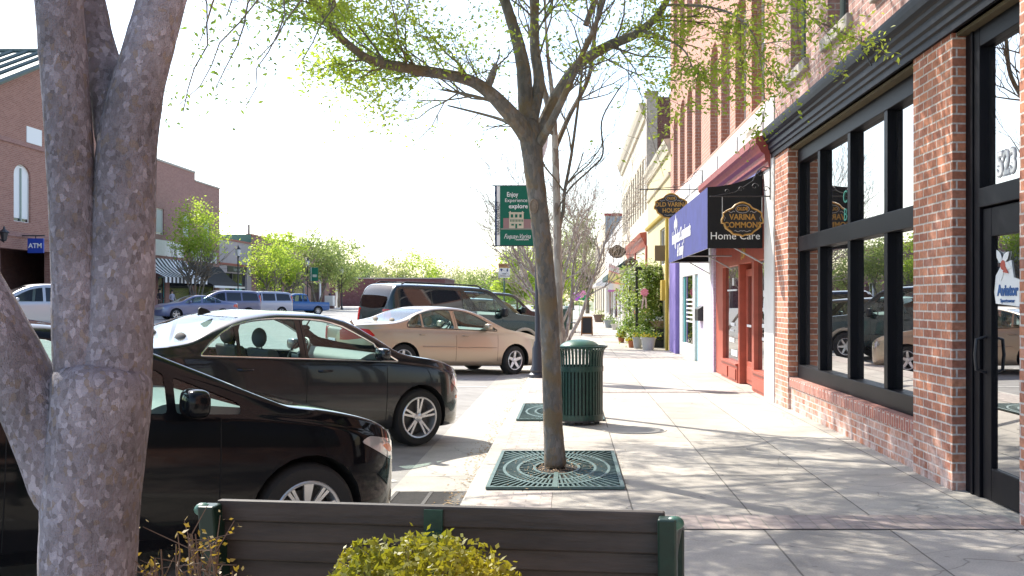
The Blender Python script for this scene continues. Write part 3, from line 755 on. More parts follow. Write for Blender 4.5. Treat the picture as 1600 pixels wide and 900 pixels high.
    zl_ = (gz(d['xr'], W)+gz(d['xf'], W))/2; zrt = (gz(d['xr'], -W)+gz(d['xf'], -W))/2
    fx = Vector((h.x, h.y, (zf_-zr_)/(d['xf']-d['xr']))).normalized()
    fy = Vector((lat.x, lat.y, (zl_-zrt)/(2*W))).normalized(); fz = fx.cross(fy).normalized(); fy = fz.cross(fx)
    M = Matrix((fx, fy, fz)).transposed()
    root.rotation_quaternion = M.to_quaternion()
    mid = (d['xr']+d['xf'])/2
    zc = (zr_+zf_)/2 - fx.z*mid
    root.location = (base.x, base.y, zc)
    return root, C

PB = paint('paint_black', (.006, .006, .007)); PBJ = paint('paint_black_metallic', (.008, .009, .012), .2)
PTAN = paint('paint_champagne', (.42, .34, .25), .55, .32); PGRN = paint('paint_dark_green', (.008, .022, .022), .2)
PSIL = paint('paint_silver', (.50, .51, .53), .5, .3); PLIL = paint('paint_slate_blue', (.16, .18, .30), .4, .3)
PVAN = paint('paint_lilac_silver', (.30, .32, .42), .4, .3); PBLU = paint('paint_pickup_blue', (.012, .09, .28), .1, .3)
PBRN = paint('paint_bronze', (.12, .10, .075), .4, .3); PNAVY = paint('paint_navy', (.01, .014, .03), .3)
SHADOWGL = mat('privacy_glass', (.012, .012, .014), .04, spec=.8)

JETTA = dict(L=4.55, W=.88, paint=PBJ, r=.318, rim=.228, ra=.365, xr=1.09, xf=3.67, style='split5',
  top=[(0,.62),(.02,.88),(.08,1.0),(.2,1.055),(.55,1.09),(.78,1.13),(1.1,1.27),(1.5,1.40),(1.95,1.457),(2.4,1.457),(2.75,1.40),(3.1,1.23),(3.42,1.045),(3.55,1.005),(3.9,.955),(4.2,.88),(4.4,.79),(4.5,.70),(4.55,.58)],
  belt=[(0,.58),(.02,.80),(.1,.93),(.6,.985),(1.5,.965),(2.6,.935),(3.3,.91),(3.7,.88),(4.1,.80),(4.35,.70),(4.5,.60),(4.55,.5)],
  bot=[(0,.45),(.1,.32),(.6,.22),(2,.19),(3.9,.19),(4.3,.19),(4.5,.24),(4.55,.34)], nose=.88, tail=.75, tumble=.40,
  wtop=[(.90,1.03),(1.1,1.17),(1.3,1.285),(1.6,1.353),(1.95,1.375),(2.3,1.37),(2.6,1.325),(2.9,1.20),(3.2,1.04),(3.34,.955)],
  wbot=[(.9,1.005),(3.4,.945)], panes=[(.95,1.31),(1.345,2.06,.02,0),(2.16,3.30)], ws=(3.36,2.66,.70,.55), rw=(.62,1.42,.66,.53), glz=.98,
  chrome=(.90,3.36), seats=(2.02,1.12,2.95), hz=1.24, dz=1.02, mirror_in=(2.62,0,1.25), shelf=(.6,1.0,.99), mirror=(3.08,.975), shelf_=0, ms=(.06,.10,.065),
  doors=[(( 1.33,.36),(2.12,.30),(2.12,1.0),(2.12,1.0),(1.06,1.05),(1.06,.86),(1.33,.72)), ((2.14,.30),(3.18,.30),(3.22,.62),(3.22,.93),(2.14,.96))],
  seams=[(2.13,.30,1.36),(3.20,.30,.92)], handles=[(1.30,.86),(2.28,.84)],
  lights=[('tail_light', [(-.1,.72),(.32,.74),(.30,.88),(-.1,.93)], TAILR), ('headlight', [(4.12,.70),(4.2,.80),(4.35,.765),(4.6,.62),(4.6,.52),(4.40,.545)], LAMPCL), ('side_marker', [(4.24,.50),(4.33,.50),(4.33,.54),(4.24,.54)], AMBER)],
  lk=.25, gz=.28)
TAURUS = dict(L=5.02, W=.925, paint=PTAN, r=.318, rim=.212, ra=.365, xr=1.16, xf=3.93, style='star5', steer=R(9),
  top=[(0,.62),(.02,.86),(.1,.96),(.25,1.01),(.9,1.06),(1.2,1.13),(1.6,1.30),(2.0,1.40),(2.4,1.425),(2.75,1.40),(3.1,1.30),(3.5,1.10),(3.8,.985),(4.2,.93),(4.6,.84),(4.85,.73),(4.98,.62),(5.02,.5)],
  belt=[(0,.58),(.02,.78),(.15,.89),(.9,.95),(1.6,.94),(2.6,.92),(3.7,.90),(4.2,.84),(4.7,.72),(4.95,.58),(5.02,.45)],
  bot=[(0,.42),(.1,.3),(.7,.22),(2,.19),(4.2,.19),(4.8,.2),(4.98,.28),(5.02,.36)], nose=1.0, tail=.95, tumble=.42, np=2.5, tp=2.8,
  wtop=[(1.22,1.04),(1.35,1.15),(1.6,1.26),(1.9,1.325),(2.25,1.345),(2.55,1.335),(2.85,1.27),(3.2,1.12),(3.45,.975)],
  wbot=[(1.2,.995),(3.5,.955)], panes=[(1.27,1.58),(1.62,2.36,0,-.04),(2.46,3.40,-.04,0)], ws=(3.68,2.88,.72,.56), rw=(.95,1.75,.66,.55), glz=.96,
  chrome=(1.24,3.44), trimc=0, seats=(2.2,1.35,3.05), hz=1.2, dz=1.0, mirror_in=(2.85,0,1.22), shelf=(.9,1.25,.98), mirror=(3.16,.985), seatm=LEATHB,
  doors=[((1.62,.34),(2.38,.30),(2.38,.97),(1.44,1.0),(1.40,.86),(1.60,.66)), ((2.42,.30),(3.42,.30),(3.46,.62),(3.44,.92),(2.42,.96))],
  seams=[(2.40,.30,1.33),(3.45,.30,.92)], handles=[(1.50,.84),(2.55,.83)], mould=[(1.60,2.36,.60),(2.44,3.40,.59)],
  lights=[('tail_light', [(-.1,.70),(.05,.68),(.52,.79),(.40,.92),(-.1,.94)], TAILR), ('headlight', [(4.58,.66),(4.66,.74),(5.1,.66),(5.1,.55),(4.8,.57)], LAMPCL)],
  lk=.30, gz=.3)
CIVIC = dict(L=4.53, W=.88, paint=PB, r=.318, rim=.215, ra=.37, xr=.98, xf=3.65, style='civic',
  top=[(0,.62),(.02,.9),(.1,1.02),(.4,1.06),(.8,1.18),(1.3,1.37),(1.8,1.435),(2.2,1.43),(2.6,1.35),(3.0,1.20),(3.4,1.03),(3.52,.985),(3.8,.945),(4.1,.88),(4.32,.79),(4.45,.69),(4.53,.56)],
  belt=[(0,.58),(.02,.82),(.2,.96),(1.0,1.0),(2.0,.975),(3.0,.925),(3.6,.88),(4.0,.80),(4.3,.69),(4.45,.59),(4.53,.48)],
  bot=[(0,.42),(.1,.3),(.7,.22),(2,.18),(3.9,.18),(4.3,.18),(4.48,.24),(4.53,.32)], nose=.95, tail=.7, tumble=.42,
  wtop=[(.75,1.06),(1.0,1.2),(1.4,1.33),(1.8,1.365),(2.2,1.345),(2.5,1.275),(2.9,1.13),(3.25,.985),(3.32,.95)],
  wbot=[(.75,1.03),(3.3,.935)], panes=[(.85,1.15),(1.2,1.95,.02,0),(2.05,2.80),(2.85,3.22)], ws=(3.40,2.36,.72,.56), rw=(.45,1.25,.66,.54), glz=.975,
  seats=(1.95,1.05,2.72), hz=1.2, dz=1.0, mirror_in=(2.5,0,1.22), shelf=(.5,.9,1.0), mirror=(2.93,.975), ms=(.07,.105,.08),
  doors=[((1.25,.34),(1.98,.28),(1.98,.97),(1.98,.99),(1.05,1.03),(1.02,.86),(1.22,.7)), ((2.02,.28),(3.08,.28),(3.12,.6),(3.12,.90),(2.02,.965))],
  seams=[(2.0,.28,1.33),(3.10,.28,.915)], handles=[(1.25,.87),(2.15,.85)],
  lights=[('tail_light', [(-.1,.74),(.32,.78),(.28,.92),(-.1,.93)], TAILR), ('side_marker', [(4.20,.705),(4.31,.70),(4.38,.64),(4.30,.64)], AMBER), ('headlight', [(4.0,.745),(4.08,.775),(4.32,.725),(4.6,.60),(4.6,.52),(4.3,.60)], LAMPCL)],
  lk=.25, gz=.25)
SUVX = dict(L=5.23, W=1.0, paint=PGRN, r=.385, rim=.23, ra=.44, xr=1.12, xf=4.14, style='six',
  top=[(0,.75),(.02,1.1),(.06,1.3),(.14,1.58),(.24,1.80),(.36,1.90),(.8,1.93),(2.4,1.94),(2.95,1.925),(3.2,1.86),(3.5,1.62),(3.8,1.34),(3.95,1.265),(4.6,1.21),(4.95,1.15),(5.12,1.06),(5.2,.85),(5.23,.7)],
  belt=[(0,.70),(.02,.98),(.1,1.12),(.5,1.16),(3,1.15),(4,1.14),(4.7,1.08),(5.05,.98),(5.18,.8),(5.23,.62)],
  bot=[(0,.5),(.1,.42),(.8,.36),(4.4,.36),(5,.38),(5.2,.45),(5.23,.5)], nose=.7, tail=.35, tumble=.26, np=3, tp=3.5, gk=.88,
  wtop=[(.2,1.62),(.34,1.75),(.6,1.79),(2.4,1.80),(2.9,1.79),(3.12,1.70),(3.45,1.42),(3.68,1.215)],
  wbot=[(0,1.22),(3.8,1.205)], panes=[(.36,1.28,.06,0,SHADOWGL),(1.31,2.20,0,0,SHADOWGL),(2.23,3.20,0,-.02),(3.23,3.64)], ws=(3.84,3.14,.80,.68), rw=(.05,.29,.74,.64), steep=1.24, glz=1.24, rwglass=DARKGLASS, bow=.02,
  mirror=(3.42,1.24), ms=(.07,.13,.12), mirm=BLKPL, doors=[((1.45,.50),(2.2,.48),(2.2,1.17),(1.28,1.18),(1.28,.95)), ((2.24,.48),(3.3,.48),(3.4,.8),(3.4,1.17),(2.24,1.18))],
  seams=[(2.22,.48,1.78),(3.42,.48,1.14),(1.28,.95,1.78)], handles=[(1.38,1.06),(2.36,1.06)], mould=[(1.62,3.5,.70)],
  lights=[('tail_light', [(-.1,.95),(.14,.95),(.13,1.26),(-.1,1.26)], TAILR), ('headlight', [(4.85,.86),(4.85,1.02),(5.3,.95),(5.3,.82)], LAMPCL)],
  lk=.6, gz=.7, pz=.85, flare=mat('flare_tan', (.38, .34, .27), .5), rack=(.5,2.9,1.96,.68), seats=(2.35,1.4,3.3), hz=1.6, dz=1.28, mirror_in=(3.1,0,1.66), shelf=(.3,.5,1.1), floor=.65,
  lower=[])
def shorten(d, x0, f):
    g = lambda x: x0-(x0-x)*f if x < x0 else x
    sh = g(0); h_ = lambda x: g(x)-sh
    d = dict(d); d['L'] = h_(d['L'])
    for k in ('top', 'belt', 'bot', 'wtop', 'wbot', 'handles'): d[k] = [(h_(x), z) for x, z in d[k]]
    for k in ('xr', 'xf'): d[k] = h_(d[k])
    d['panes'] = [(h_(p[0]), h_(p[1]))+tuple(p[2:]) for p in d['panes']]
    for k in ('ws', 'rw'): p = d[k]; d[k] = (h_(p[0]), h_(p[1]), p[2], p[3])
    d['doors'] = [[(h_(x), z) for x, z in pl] for pl in d['doors']]; d['seams'] = [(h_(a), b, c) for a, b, c in d['seams']]
    d['lights'] = [(n, [(h_(x), z) for x, z in pl], m) for n, pl, m in d['lights']]
    d['chrome'] = tuple(h_(x) for x in d['chrome']); d['seats'] = tuple(h_(x) for x in d['seats']); d['mirror'] = (h_(d['mirror'][0]), d['mirror'][1])
    d['mirror_in'] = (h_(d['mirror_in'][0]),)+tuple(d['mirror_in'][1:]); d['shelf'] = (h_(d['shelf'][0]), h_(d['shelf'][1]), d['shelf'][2])
    return d
def variant(base, **k):
    d = dict(base); d.update(k); return d
def scaled(base, sx, sz, **k):
    d = dict(base)
    for key in ('top', 'belt', 'bot', 'wtop', 'wbot'): d[key] = [(x*sx, z*sz) for x, z in base[key]]
    d['L'] = base['L']*sx; d['xr'] = base['xr']*sx; d['xf'] = base['xf']*sx
    d['panes'] = [(p[0]*sx, p[1]*sx)+tuple(p[2:]) for p in base['panes']]
    for key in ('ws', 'rw'): p = base[key]; d[key] = (p[0]*sx, p[1]*sx, p[2], p[3])
    d['lights'] = [(n, [(x*sx, z*sz) for x, z in pl], m) for n, pl, m in base['lights']]
    if 'steep' in base: d['steep'] = base['steep']*sz
    d['glz'] = base['glz']*sz; d['mirror'] = (base['mirror'][0]*sx, base['mirror'][1]*sz)
    for key in ('doors', 'seams', 'handles', 'mould', 'chrome', 'flare', 'rack', 'seats'): d.pop(key, None)
    d.update(k); return d
VAN = dict(L=5.0, W=.96, paint=PVAN, r=.33, rim=.21, ra=.38, xr=1.0, xf=4.02, style='six',
  top=[(0,.7),(.02,1.0),(.08,1.3),(.2,1.58),(.36,1.70),(.8,1.75),(2.2,1.76),(2.7,1.72),(3.2,1.56),(3.8,1.22),(4.05,1.10),(4.5,.98),(4.8,.85),(4.95,.68),(5,.55)],
  belt=[(0,.66),(.02,.94),(.2,1.08),(2,1.06),(3.5,1.02),(4.2,.95),(4.7,.78),(4.95,.58),(5,.45)],
  bot=[(0,.4),(.1,.3),(.8,.2),(4.4,.2),(4.9,.25),(5,.35)], nose=.95, tail=.4, tumble=.3, tp=3.2,
  wtop=[(.2,1.42),(.4,1.56),(.8,1.60),(2.4,1.61),(2.9,1.52),(3.4,1.28),(3.8,1.10)], wbot=[(0,1.13),(3.9,1.08)],
  panes=[(.32,1.35,.08,0,SHADOWGL),(1.45,2.35,0,0,SHADOWGL),(2.45,3.6)], ws=(3.9,2.9,.74,.6), rw=(.07,.3,.7,.6), steep=1.1, glz=1.08, rwglass=DARKGLASS, bow=.02,
  mirror=(3.4,1.12), lights=[('tail_light', [(-.1,.95),(.16,.95),(.3,1.42),(.2,1.5),(-.1,1.3)], TAILR), ('headlight', [(4.55,.72),(4.6,.86),(5.1,.7),(5.1,.6)], LAMPCL)], lk=.6, pz=.8)
PICK = dict(L=4.9, W=.88, paint=PBLU, r=.35, rim=.2, ra=.40, xr=1.05, xf=3.95, style='six',
  top=[(0,.7),(.02,.95),(.06,1.02),(1.72,1.03),(1.78,1.10),(1.86,1.55),(1.95,1.64),(2.3,1.67),(2.8,1.66),(3.05,1.6),(3.5,1.22),(3.65,1.12),(4.3,1.06),(4.7,.98),(4.85,.85),(4.9,.6)],
  belt=[(0,.66),(.02,.92),(.1,.985),(1.7,.99),(3.5,.99),(4.4,.96),(4.8,.8),(4.9,.5)],
  bot=[(0,.5),(.1,.42),(.8,.34),(4.2,.34),(4.8,.38),(4.9,.45)], nose=.6, tail=.18, tumble=.3, np=3, tp=4,
  wtop=[(1.85,1.40),(1.95,1.52),(2.3,1.55),(2.8,1.54),(3.05,1.46),(3.4,1.16)], wbot=[(0,1.06),(3.5,1.06)],
  panes=[(1.93,2.25,.01,0),(2.32,3.28)], ws=(3.52,3.0,.70,.58), rw=(1.79,1.88,.6,.55), steep=1.1, glz=1.1, bow=.02,
  mirror=(3.2,1.1), ms=(.08,.11,.09), lights=[('tail_light', [(-.1,.72),(.07,.72),(.07,.95),(-.1,.95)], TAILR), ('headlight', [(4.6,.78),(4.6,.92),(5,.86),(5,.74)], LAMPCL)], lk=.5, pz=.5)
along(True)
# ------------------------------------------------------------------ ground, road, pavement
def S(name, mb, m=None, **k):
    o = mb.obj(name, m, **k); o['kind'] = 'structure'; return o
g = MB(); g.quad((-900, -60, -.9), (900, -60, -.9), (900, 1500, -.9), (-900, 1500, -.9)); S('ground', g, mat('far_ground', (.20, .22, .12), .95, noise=.3, nscale=.05))
rd = MB(); xs = [-26, -25, -20, -15, -11, -8, -6, -4.5, -3.5, -2.6, -1.9, -1.52]
for i, (a, b) in enumerate(zip(xs, xs[1:])):
    rd.quad((a, -12, zg(a)), (b, -12, zg(b)), (b, 320, zg(b)), (a, 320, zg(a)))
S('road', rd, ASPHALT)
gt = MB(); gt.quad((-1.52, -12, zg(-1.52)), (-.78, -12, zg(-.79)), (-.78, 320, zg(-.79)), (-1.52, 320, zg(-1.52)))
S('gutter', gt, slab_mat('gutter_flags', (.46, .43, .38), (-1.52, 50), (.4, 2.4)))
kb = MB()
kb.prism([(-.79, -.30), (-.79, -.03), (-.765, 0), (-.66, 0), (-.66, -.30)], lambda u, v, t: (u, t, v), -12, 320)
S('kerb', kb, slab_mat('kerb_flags', (.52, .49, .44), (-3, 50), (.6, 3.0)))
sw = MB(); sw.box(-.66, 3.1, -12, 320, -.3, 0); S('pavement', sw, SLAB)
pv = MB()
for (a, b, c, d_) in [(-.657, -.13, 7.45, 9.1), (-.657, -.13, 10.7, 60), (-.657, -.13, -8, 4.82), (-.657, -.13, 5.15, 5.78)]: pv.quad((a, c, .004), (b, c, .004), (b, d_, .004), (a, d_, .004))
S('paver_strip', pv, PAVER)
pv = MB()
for y in (4.83, 12.0, 19.3, 26.6, 34, 41):
    pv.quad((-.657, y, .006), (2.895, y, .006), (2.895, y+.31, .006), (-.657, y+.31, .006))
S('paver_band', pv, PAVER2)
fs = MB(); fs.prism([(-25, .20), (-25, .54), (-25.1, .56), (-30.5, .60), (-60, .60), (-60, .2)], lambda u, v, t: (u, t, v), -20, 118); S('far_pavement', fs, slab_mat('far_flags', (.50, .47, .43), (0, 1.5), (0, 1.5)))
# parking lines, at 45 degrees to the kerb
along(False)
pl = MB(); ph = R(38)
for k in range(-1, 9):
    y0 = 9.75+k*5.35
    hx, hy = math.cos(ph), math.sin(ph); pts = []
    for (u0, u1) in [(-5.2, -3.2), (-3.2, -1.4), (-1.4, 0)]:
        a = (-1.56+u0*hx, y0+u0*hy); b = (-1.56+u1*hx, y0+u1*hy); nx, ny = -hy*.05, hx*.05
        q = [(a[0]+nx, a[1]+ny), (a[0]-nx, a[1]-ny), (b[0]-nx, b[1]-ny), (b[0]+nx, b[1]+ny)]
        pl.add([(x, y, zg(x)+.006) for x, y in q], [(0, 1, 2, 3)])
S('parking_lines', pl, mat('line_paint_worn', (.62, .61, .58), .8, noise=.25, nscale=9))
along(False)
# drain in the gutter
dr = empty('drain_grate', (-1.16, 6.25, zg(-1.16))); tag(dr, 'black slotted storm drain set in the gutter beside the kerb', 'drain')
m_ = MB(); m_.box(-.30, .30, -.30, .30, .0, .008); m_.obj('pit', HOLE, dr)
m_ = MB()
for x0, x1 in ((-.30, -.27), (-.015, .015), (.27, .30)): m_.box(x0, x1, -.30, .30, .008, .022)
m_.box(-.27, .27, .28, .30, .008, .02); m_.box(-.27, .27, -.30, -.28, .008, .02)
for k in range(14):
    y = -.26+k*.04; m_.box(-.268, -.017, y-.008, y+.008, .008, .018); m_.box(.017, .268, y-.008, y+.008, .008, .018)
m_.obj('bars', mat('drain_iron', (.06, .055, .05), .7, noise=.4, nscale=30), dr)
along(True)
# litter of dry leaves along the gutter
lt = MB()
for k in range(900):
    y = random.uniform(4.5, 24); c = random.choice([(5.9, .35), (7.2, .5), (8.3, .4), (10, .9), (12, 1.2), (15, 2)])
    y = random.gauss(*c); x = -.80-abs(random.gauss(0, .13)); s_ = random.uniform(.008, .02); a = random.uniform(0, 6.3); z = zg(x)+.006+random.uniform(0, .012)
    lt.add([(x+s_*math.cos(a), y+s_*math.sin(a), z), (x+s_*.5*math.cos(a+1.6), y+s_*.5*math.sin(a+1.6), z+.004), (x-s_*math.cos(a), y-s_*math.sin(a), z), (x+s_*.5*math.cos(a-1.6), y+s_*.5*math.sin(a-1.6), z+.003)], [(0, 1, 2, 3)])
tag(lt.obj('leaf_litter', LEAFLIT), kind='stuff')
lt = MB()
for k in range(500):
    y = random.gauss(6.55, .3); x = random.gauss(-.12, .2); s_ = random.uniform(.006, .016); a = random.uniform(0, 6.3); z = .012+random.uniform(0, .012)
    lt.add([(x+s_*math.cos(a), y+s_*math.sin(a), z), (x+s_*.4*math.cos(a+1.6), y+s_*.4*math.sin(a+1.6), z+.004), (x-s_*math.cos(a), y-s_*math.sin(a), z), (x+s_*.4*math.cos(a-1.6), y+s_*.4*math.sin(a-1.6), z+.003)], [(0, 1, 2, 3)])
tag(lt.obj('wood_chips', mat('wood_chip', (.45, .32, .20), .9)), kind='stuff')

along(False)
def tree_grate(cx, cy, label):
    root = empty('tree_grate', (cx, cy, .004)); tag(root, label, 'tree grate')
    W_, D_ = .53, .71*K
    m_ = MB(); m_.quad((-W_, -D_, .001), (W_, -D_, .001), (W_, D_, .001), (-W_, D_, .001)); m_.obj('soil', HOLE, root)
    m_ = MB(); z0, z1 = .002, .022
    m_.box(-W_, W_, -D_, -D_+.03, z0, z1); m_.box(-W_, W_, D_-.03, D_, z0, z1); m_.box(-W_, -W_+.03, -D_+.03, D_-.03, z0, z1); m_.box(W_-.03, W_, -D_+.03, D_-.03, z0, z1)
    m_.box(-.018, .018, -D_+.03, -.28, z0, z1-.002); m_.box(-.018, .018, .28, D_-.03, z0, z1-.002)
    m_.obj('frame', GRATE, root)
    m_ = MB()
    for rr in (.36, .62, .84):
        n = 60; vs = []
        for k in range(n):
            t = 2*math.pi*k/n
            for r_, z in ((rr-.022, z0), (rr+.022, z0), (rr+.022, z1-.004), (rr-.022, z1-.004)): vs.append((r_*W_*math.cos(t), r_*D_*math.sin(t), z))
        fs_ = []
        for k in range(n):
            for q in range(4): fs_.append((4*k+q, 4*k+(q+1) % 4, 4*((k+1) % n)+(q+1) % 4, 4*((k+1) % n)+q))
        m_.add(vs, fs_)
    nb = 76
    for k in range(nb):
        t = 2*math.pi*(k+.5)/nb; dx, dy = math.cos(t), math.sin(t)
        for a, b in ((.40, .60), (.64, .82), (.86, 9)):
            if a < .5 and k % 2: continue
            tm = min((W_-.03)/abs(dx*W_) if abs(dx) > 1e-6 else 9, (D_-.03)/abs(dy*D_) if abs(dy) > 1e-6 else 9); b = min(b, tm)
            if b <= a: continue
            p0 = Vector((a*W_*dx, a*D_*dy, 0)); p1 = Vector((b*W_*dx, b*D_*dy, 0)); d_ = (p1-p0); n_ = Vector((-d_.y, d_.x, 0)).normalized()*.0075
            m_.add([tuple(p+Vector((0, 0, z))) for z in (z0+.001, z1-.005) for p in (p0-n_, p1-n_, p1+n_, p0+n_)], [(0, 3, 2, 1), (4, 5, 6, 7), (0, 1, 5, 4), (2, 3, 7, 6)])
    m_.obj('bars', GRATE, root)
    return root
tree_grate(-.11, 6.55, 'nearest iron tree grate with wood chips round the leaning trunk')
tree_grate(-.11, 9.9, 'iron tree grate farther along, left of the litter bin')

along(True)
# ------------------------------------------------------------------ walls
def wall(mb, u0, u1, z0, z1, holes, fn, th, arch=0):
    """wall with openings; holes (u0,u1,z0,z1[,arch]); fn(u,z,t) -> point, t 0 = front, th = back"""
    us = sorted({u0, u1, *[h[0] for h in holes], *[h[1] for h in holes]})
    us = [u for u in us if u0 <= u <= u1]
    for a, b in zip(us, us[1:]):
        hs = sorted([h for h in holes if h[0] < (a+b)/2 < h[1]], key=lambda h: h[2]); z = z0
        for h in hs:
            if h[2] > z: cell(mb, a, b, z, h[2], fn, th)
            z = h[3]
        if z < z1: cell(mb, a, b, z, z1, fn, th)
    for h in holes:
        if len(h) > 4 and h[4]:
            c = (h[0]+h[1])/2; hw = (h[1]-h[0])/2; rise = h[4]; top = h[3]
            for sg in (-1, 1):
                poly = [(c+sg*hw, top), (c, top)]+[(c+sg*hw*math.sin(t*math.pi/16), top-rise+rise*math.cos(t*math.pi/16)) for t in range(1, 9)]
                n = len(poly); mb.add([fn(u, z, t) for t in (0, th) for u, z in poly], [tuple(range(n)), tuple(n+i for i in reversed(range(n)))]+[(i, (i+1) % n, n+(i+1) % n, n+i) for i in range(n)])
def cell(mb, a, b, z0, z1, fn, th):
    mb.add([fn(a, z0, 0), fn(b, z0, 0), fn(b, z1, 0), fn(a, z1, 0), fn(a, z0, th), fn(b, z0, th), fn(b, z1, th), fn(a, z1, th)],
           [(0, 1, 2, 3), (7, 6, 5, 4), (0, 4, 5, 1), (1, 5, 6, 2), (2, 6, 7, 3), (3, 7, 4, 0)])
WX = 2.9
RF = lambda u, z, t: (WX+t, u, z)            # right hand row, front at x = 2.9
def rbox(parent, name, m, x0, x1, y0, y1, z0, z1, bevel=0):
    b = MB(); b.box(x0, x1, y0, y1, z0, z1); return b.obj(name, m, parent, bevel=bevel)

def sash(parent, y0, y1, z0, z1, x, m, arch=0, glass=FARGLASS, mid=True, sgn=1, blind=None):
    """window set in a hole: frame > pane; frame 5 cm; x = front of frame; sgn +1 wall faces -x"""
    f = MB(); b = .05; X = lambda d: x+sgn*d
    f.box(X(0), X(.05), y0, y0+b, z0, z1); f.box(X(0), X(.05), y1-b, y1, z0, z1); f.box(X(0), X(.05), y0+b, y1-b, z0, z0+b)
    f.box(X(.001), X(.05), y0+b, y1-b, z1-b, z1)
    if mid: f.box(X(.005), X(.045), y0+b, y1-b, (z0+z1)/2-.03, (z0+z1)/2+.03)
    if arch:
        c = (y0+y1)/2; hw = (y1-y0)/2
        pts = [(X(.02), c+hw*.97*math.cos(t*math.pi/10), z1-arch+arch*.97*math.sin(t*math.pi/10)) for t in range(11)]
        f.tube(pts, .035, 6)
    fo = f.obj('window', m, parent)
    p = MB(); p.box(X(.025), X(.035), y0+b, y1-b, z0+b, z1-b); p.obj('pane', glass, fo)
    if blind:
        p = MB(); p.box(X(.015), X(.022), y0+b+.01, y1-b-.01, z0+b+(z1-z0)*.05, z1-b-.03); p.obj('blind', blind, fo)
    return fo

# --- nearest building: washed brick, black shopfront
B1 = empty('brick_shop'); tag(B1, 'red brick shop building with black framed shopfront windows and black cornice, nearest on the right', 'building')
m_ = MB()
wall(m_, -4, 10.85, 0, 3.47, [(6.48, 10.2, 0, 3.47), (4.95, 5.82, 0, 3.47), (1.2, 4.3, .6, 3.2)], RF, .35)
m_.obj('wall', BR_RED, B1)
m_ = MB(); wall(m_, -4, 10.85, 3.47, 9.6, [(y, y+.66, 4.4, 6.7) for y in (9.42, 7.98, 6.54, 5.10, 3.66, 2.2)], RF, .35)
m_.obj('upper_wall', BR_WASH, B1)
rbox(B1, 'wall_core', BR_DARK, 3.6, 14, -4, 10.85, 0, 9.5)
for y in (9.42, 7.98, 6.54, 5.10, 3.66, 2.2):
    sash(B1, y, y+.66, 4.4, 6.7, WX+.14, WINFR)
    s_ = MB(); s_.box(WX-.06, WX+.10, y-.10, y+.76, 4.26, 4.40); s_.obj('window_sill', STONE, B1, bevel=.012)
kw = MB(); kw.box(2.935, 3.2, 6.48, 10.2, 0, .30); kw.obj('knee_wall', BR_RED, B1)
kw = MB(); kw.box(2.915, 3.18, 6.48, 10.2, .30, .425); kw.obj('brick_sill', BR_SILL, B1, bevel=.008)
# shopfront: black frame, eight panes
FX = 3.03
fr = MB(); ys = [10.2, 9.32, 8.32, 7.35, 6.48]
fr.box(FX, FX+.12, 10.12, 10.2, .425, 3.44); fr.box(FX, FX+.12, 6.48, 6.56, .425, 3.44)
fr.box(FX-.02, FX+.12, 6.56, 10.12, .425, .60); fr.box(FX-.01, FX+.12, 6.56, 10.12, 3.26, 3.44)
fr.box(FX-.015, FX+.12, 6.56, 10.12, 2.09, 2.28)
for y in ys[1:4]:
    fr.box(FX-.005, FX+.12, y-.042, y+.042, .60, 2.09); fr.box(FX-.005, FX+.12, y-.042, y+.042, 2.28, 3.26)
sf = fr.obj('window', BLACKF, B1, bevel=.006); tag(sf, 'large black framed shop window of eight panes')
for k in range(4):
    a, b = ys[k+1], ys[k]; a = a+.042 if k < 3 else 6.56; b = b-.042 if k else 10.12
    for z0, z1 in ((.60, 2.09), (2.28, 3.26)):
        p = MB(); p.box(FX+.07, FX+.08, a, b, z0, z1); p.obj('pane', SHOPGLASS, sf)
text('C', .20, TEXTT, sf, MW(FX+.063, 8.62, 2.60), 'lettering'); text('BE', .20, TEXTT, sf, MW(FX+.063, 8.56, 2.40), 'lettering')
# cornice profile swept along the street
def cornice(parent, name, m, y0, y1, prof, x=WX, sgn=1, bevel=0):
    """prof: (projection, z)"""
    c = MB(); c.prism([(x-sgn*p, z) for p, z in prof], lambda u, v, t: (u, t, v), y0, y1); return c.obj(name, m, parent, bevel=bevel)
cornice(B1, 'cornice', CORN, -4, 10.95, [(-.05, 3.47), (.03, 3.47), (.03, 3.53), (.05, 3.54), (.05, 3.58), (.07, 3.60), (.07, 3.66), (.10, 3.68), (.105, 3.71), (.12, 3.72), (.14, 3.75), (.15, 3.80), (.155, 3.84), (.155, 3.87), (-.05, 3.90)])
rbox(B1, 'soffit', SOFFIT, 2.93, 3.16, 6.49, 10.19, 3.441, 3.468)
rbox(B1, 'soffit', SOFFIT, 2.93, 3.16, 4.96, 5.81, 3.441, 3.468)
wr = MB(); wr.tube([(2.735, 7.2, 3.90), (2.73, 7.18, 3.80), (2.77, 7.15, 3.70), (2.80, 7.12, 3.62)], .008, 6); wr.obj('cable', POLE, B1)
# door
DX = 3.0
dr_ = MB(); dr_.box(DX, DX+.12, 5.62, 5.82, 0, 3.44); dr_.box(DX, DX+.12, 4.95, 5.05, 0, 3.44); dr_.box(DX, DX+.12, 5.05, 5.62, 3.30, 3.44); dr_.box(DX-.01, DX+.12, 5.05, 5.62, 2.12, 2.26)
dr_.box(DX-.012, DX, 5.70, 5.73, 0, 3.44)
do = dr_.obj('door_frame', BLACKF, B1, bevel=.005)
p = MB(); p.box(DX+.06, DX+.07, 5.05, 5.62, 2.26, 3.30); p.obj('transom_pane', SHOPGLASS, do)
dd = MB(); dd.box(DX+.02, DX+.08, 5.50, 5.615, .01, 2.11); dd.box(DX+.02, DX+.08, 5.055, 5.14, .01, 2.11); dd.box(DX+.02, DX+.08, 5.14, 5.50, .01, .24); dd.box(DX+.02, DX+.08, 5.14, 5.50, 1.90, 2.11)
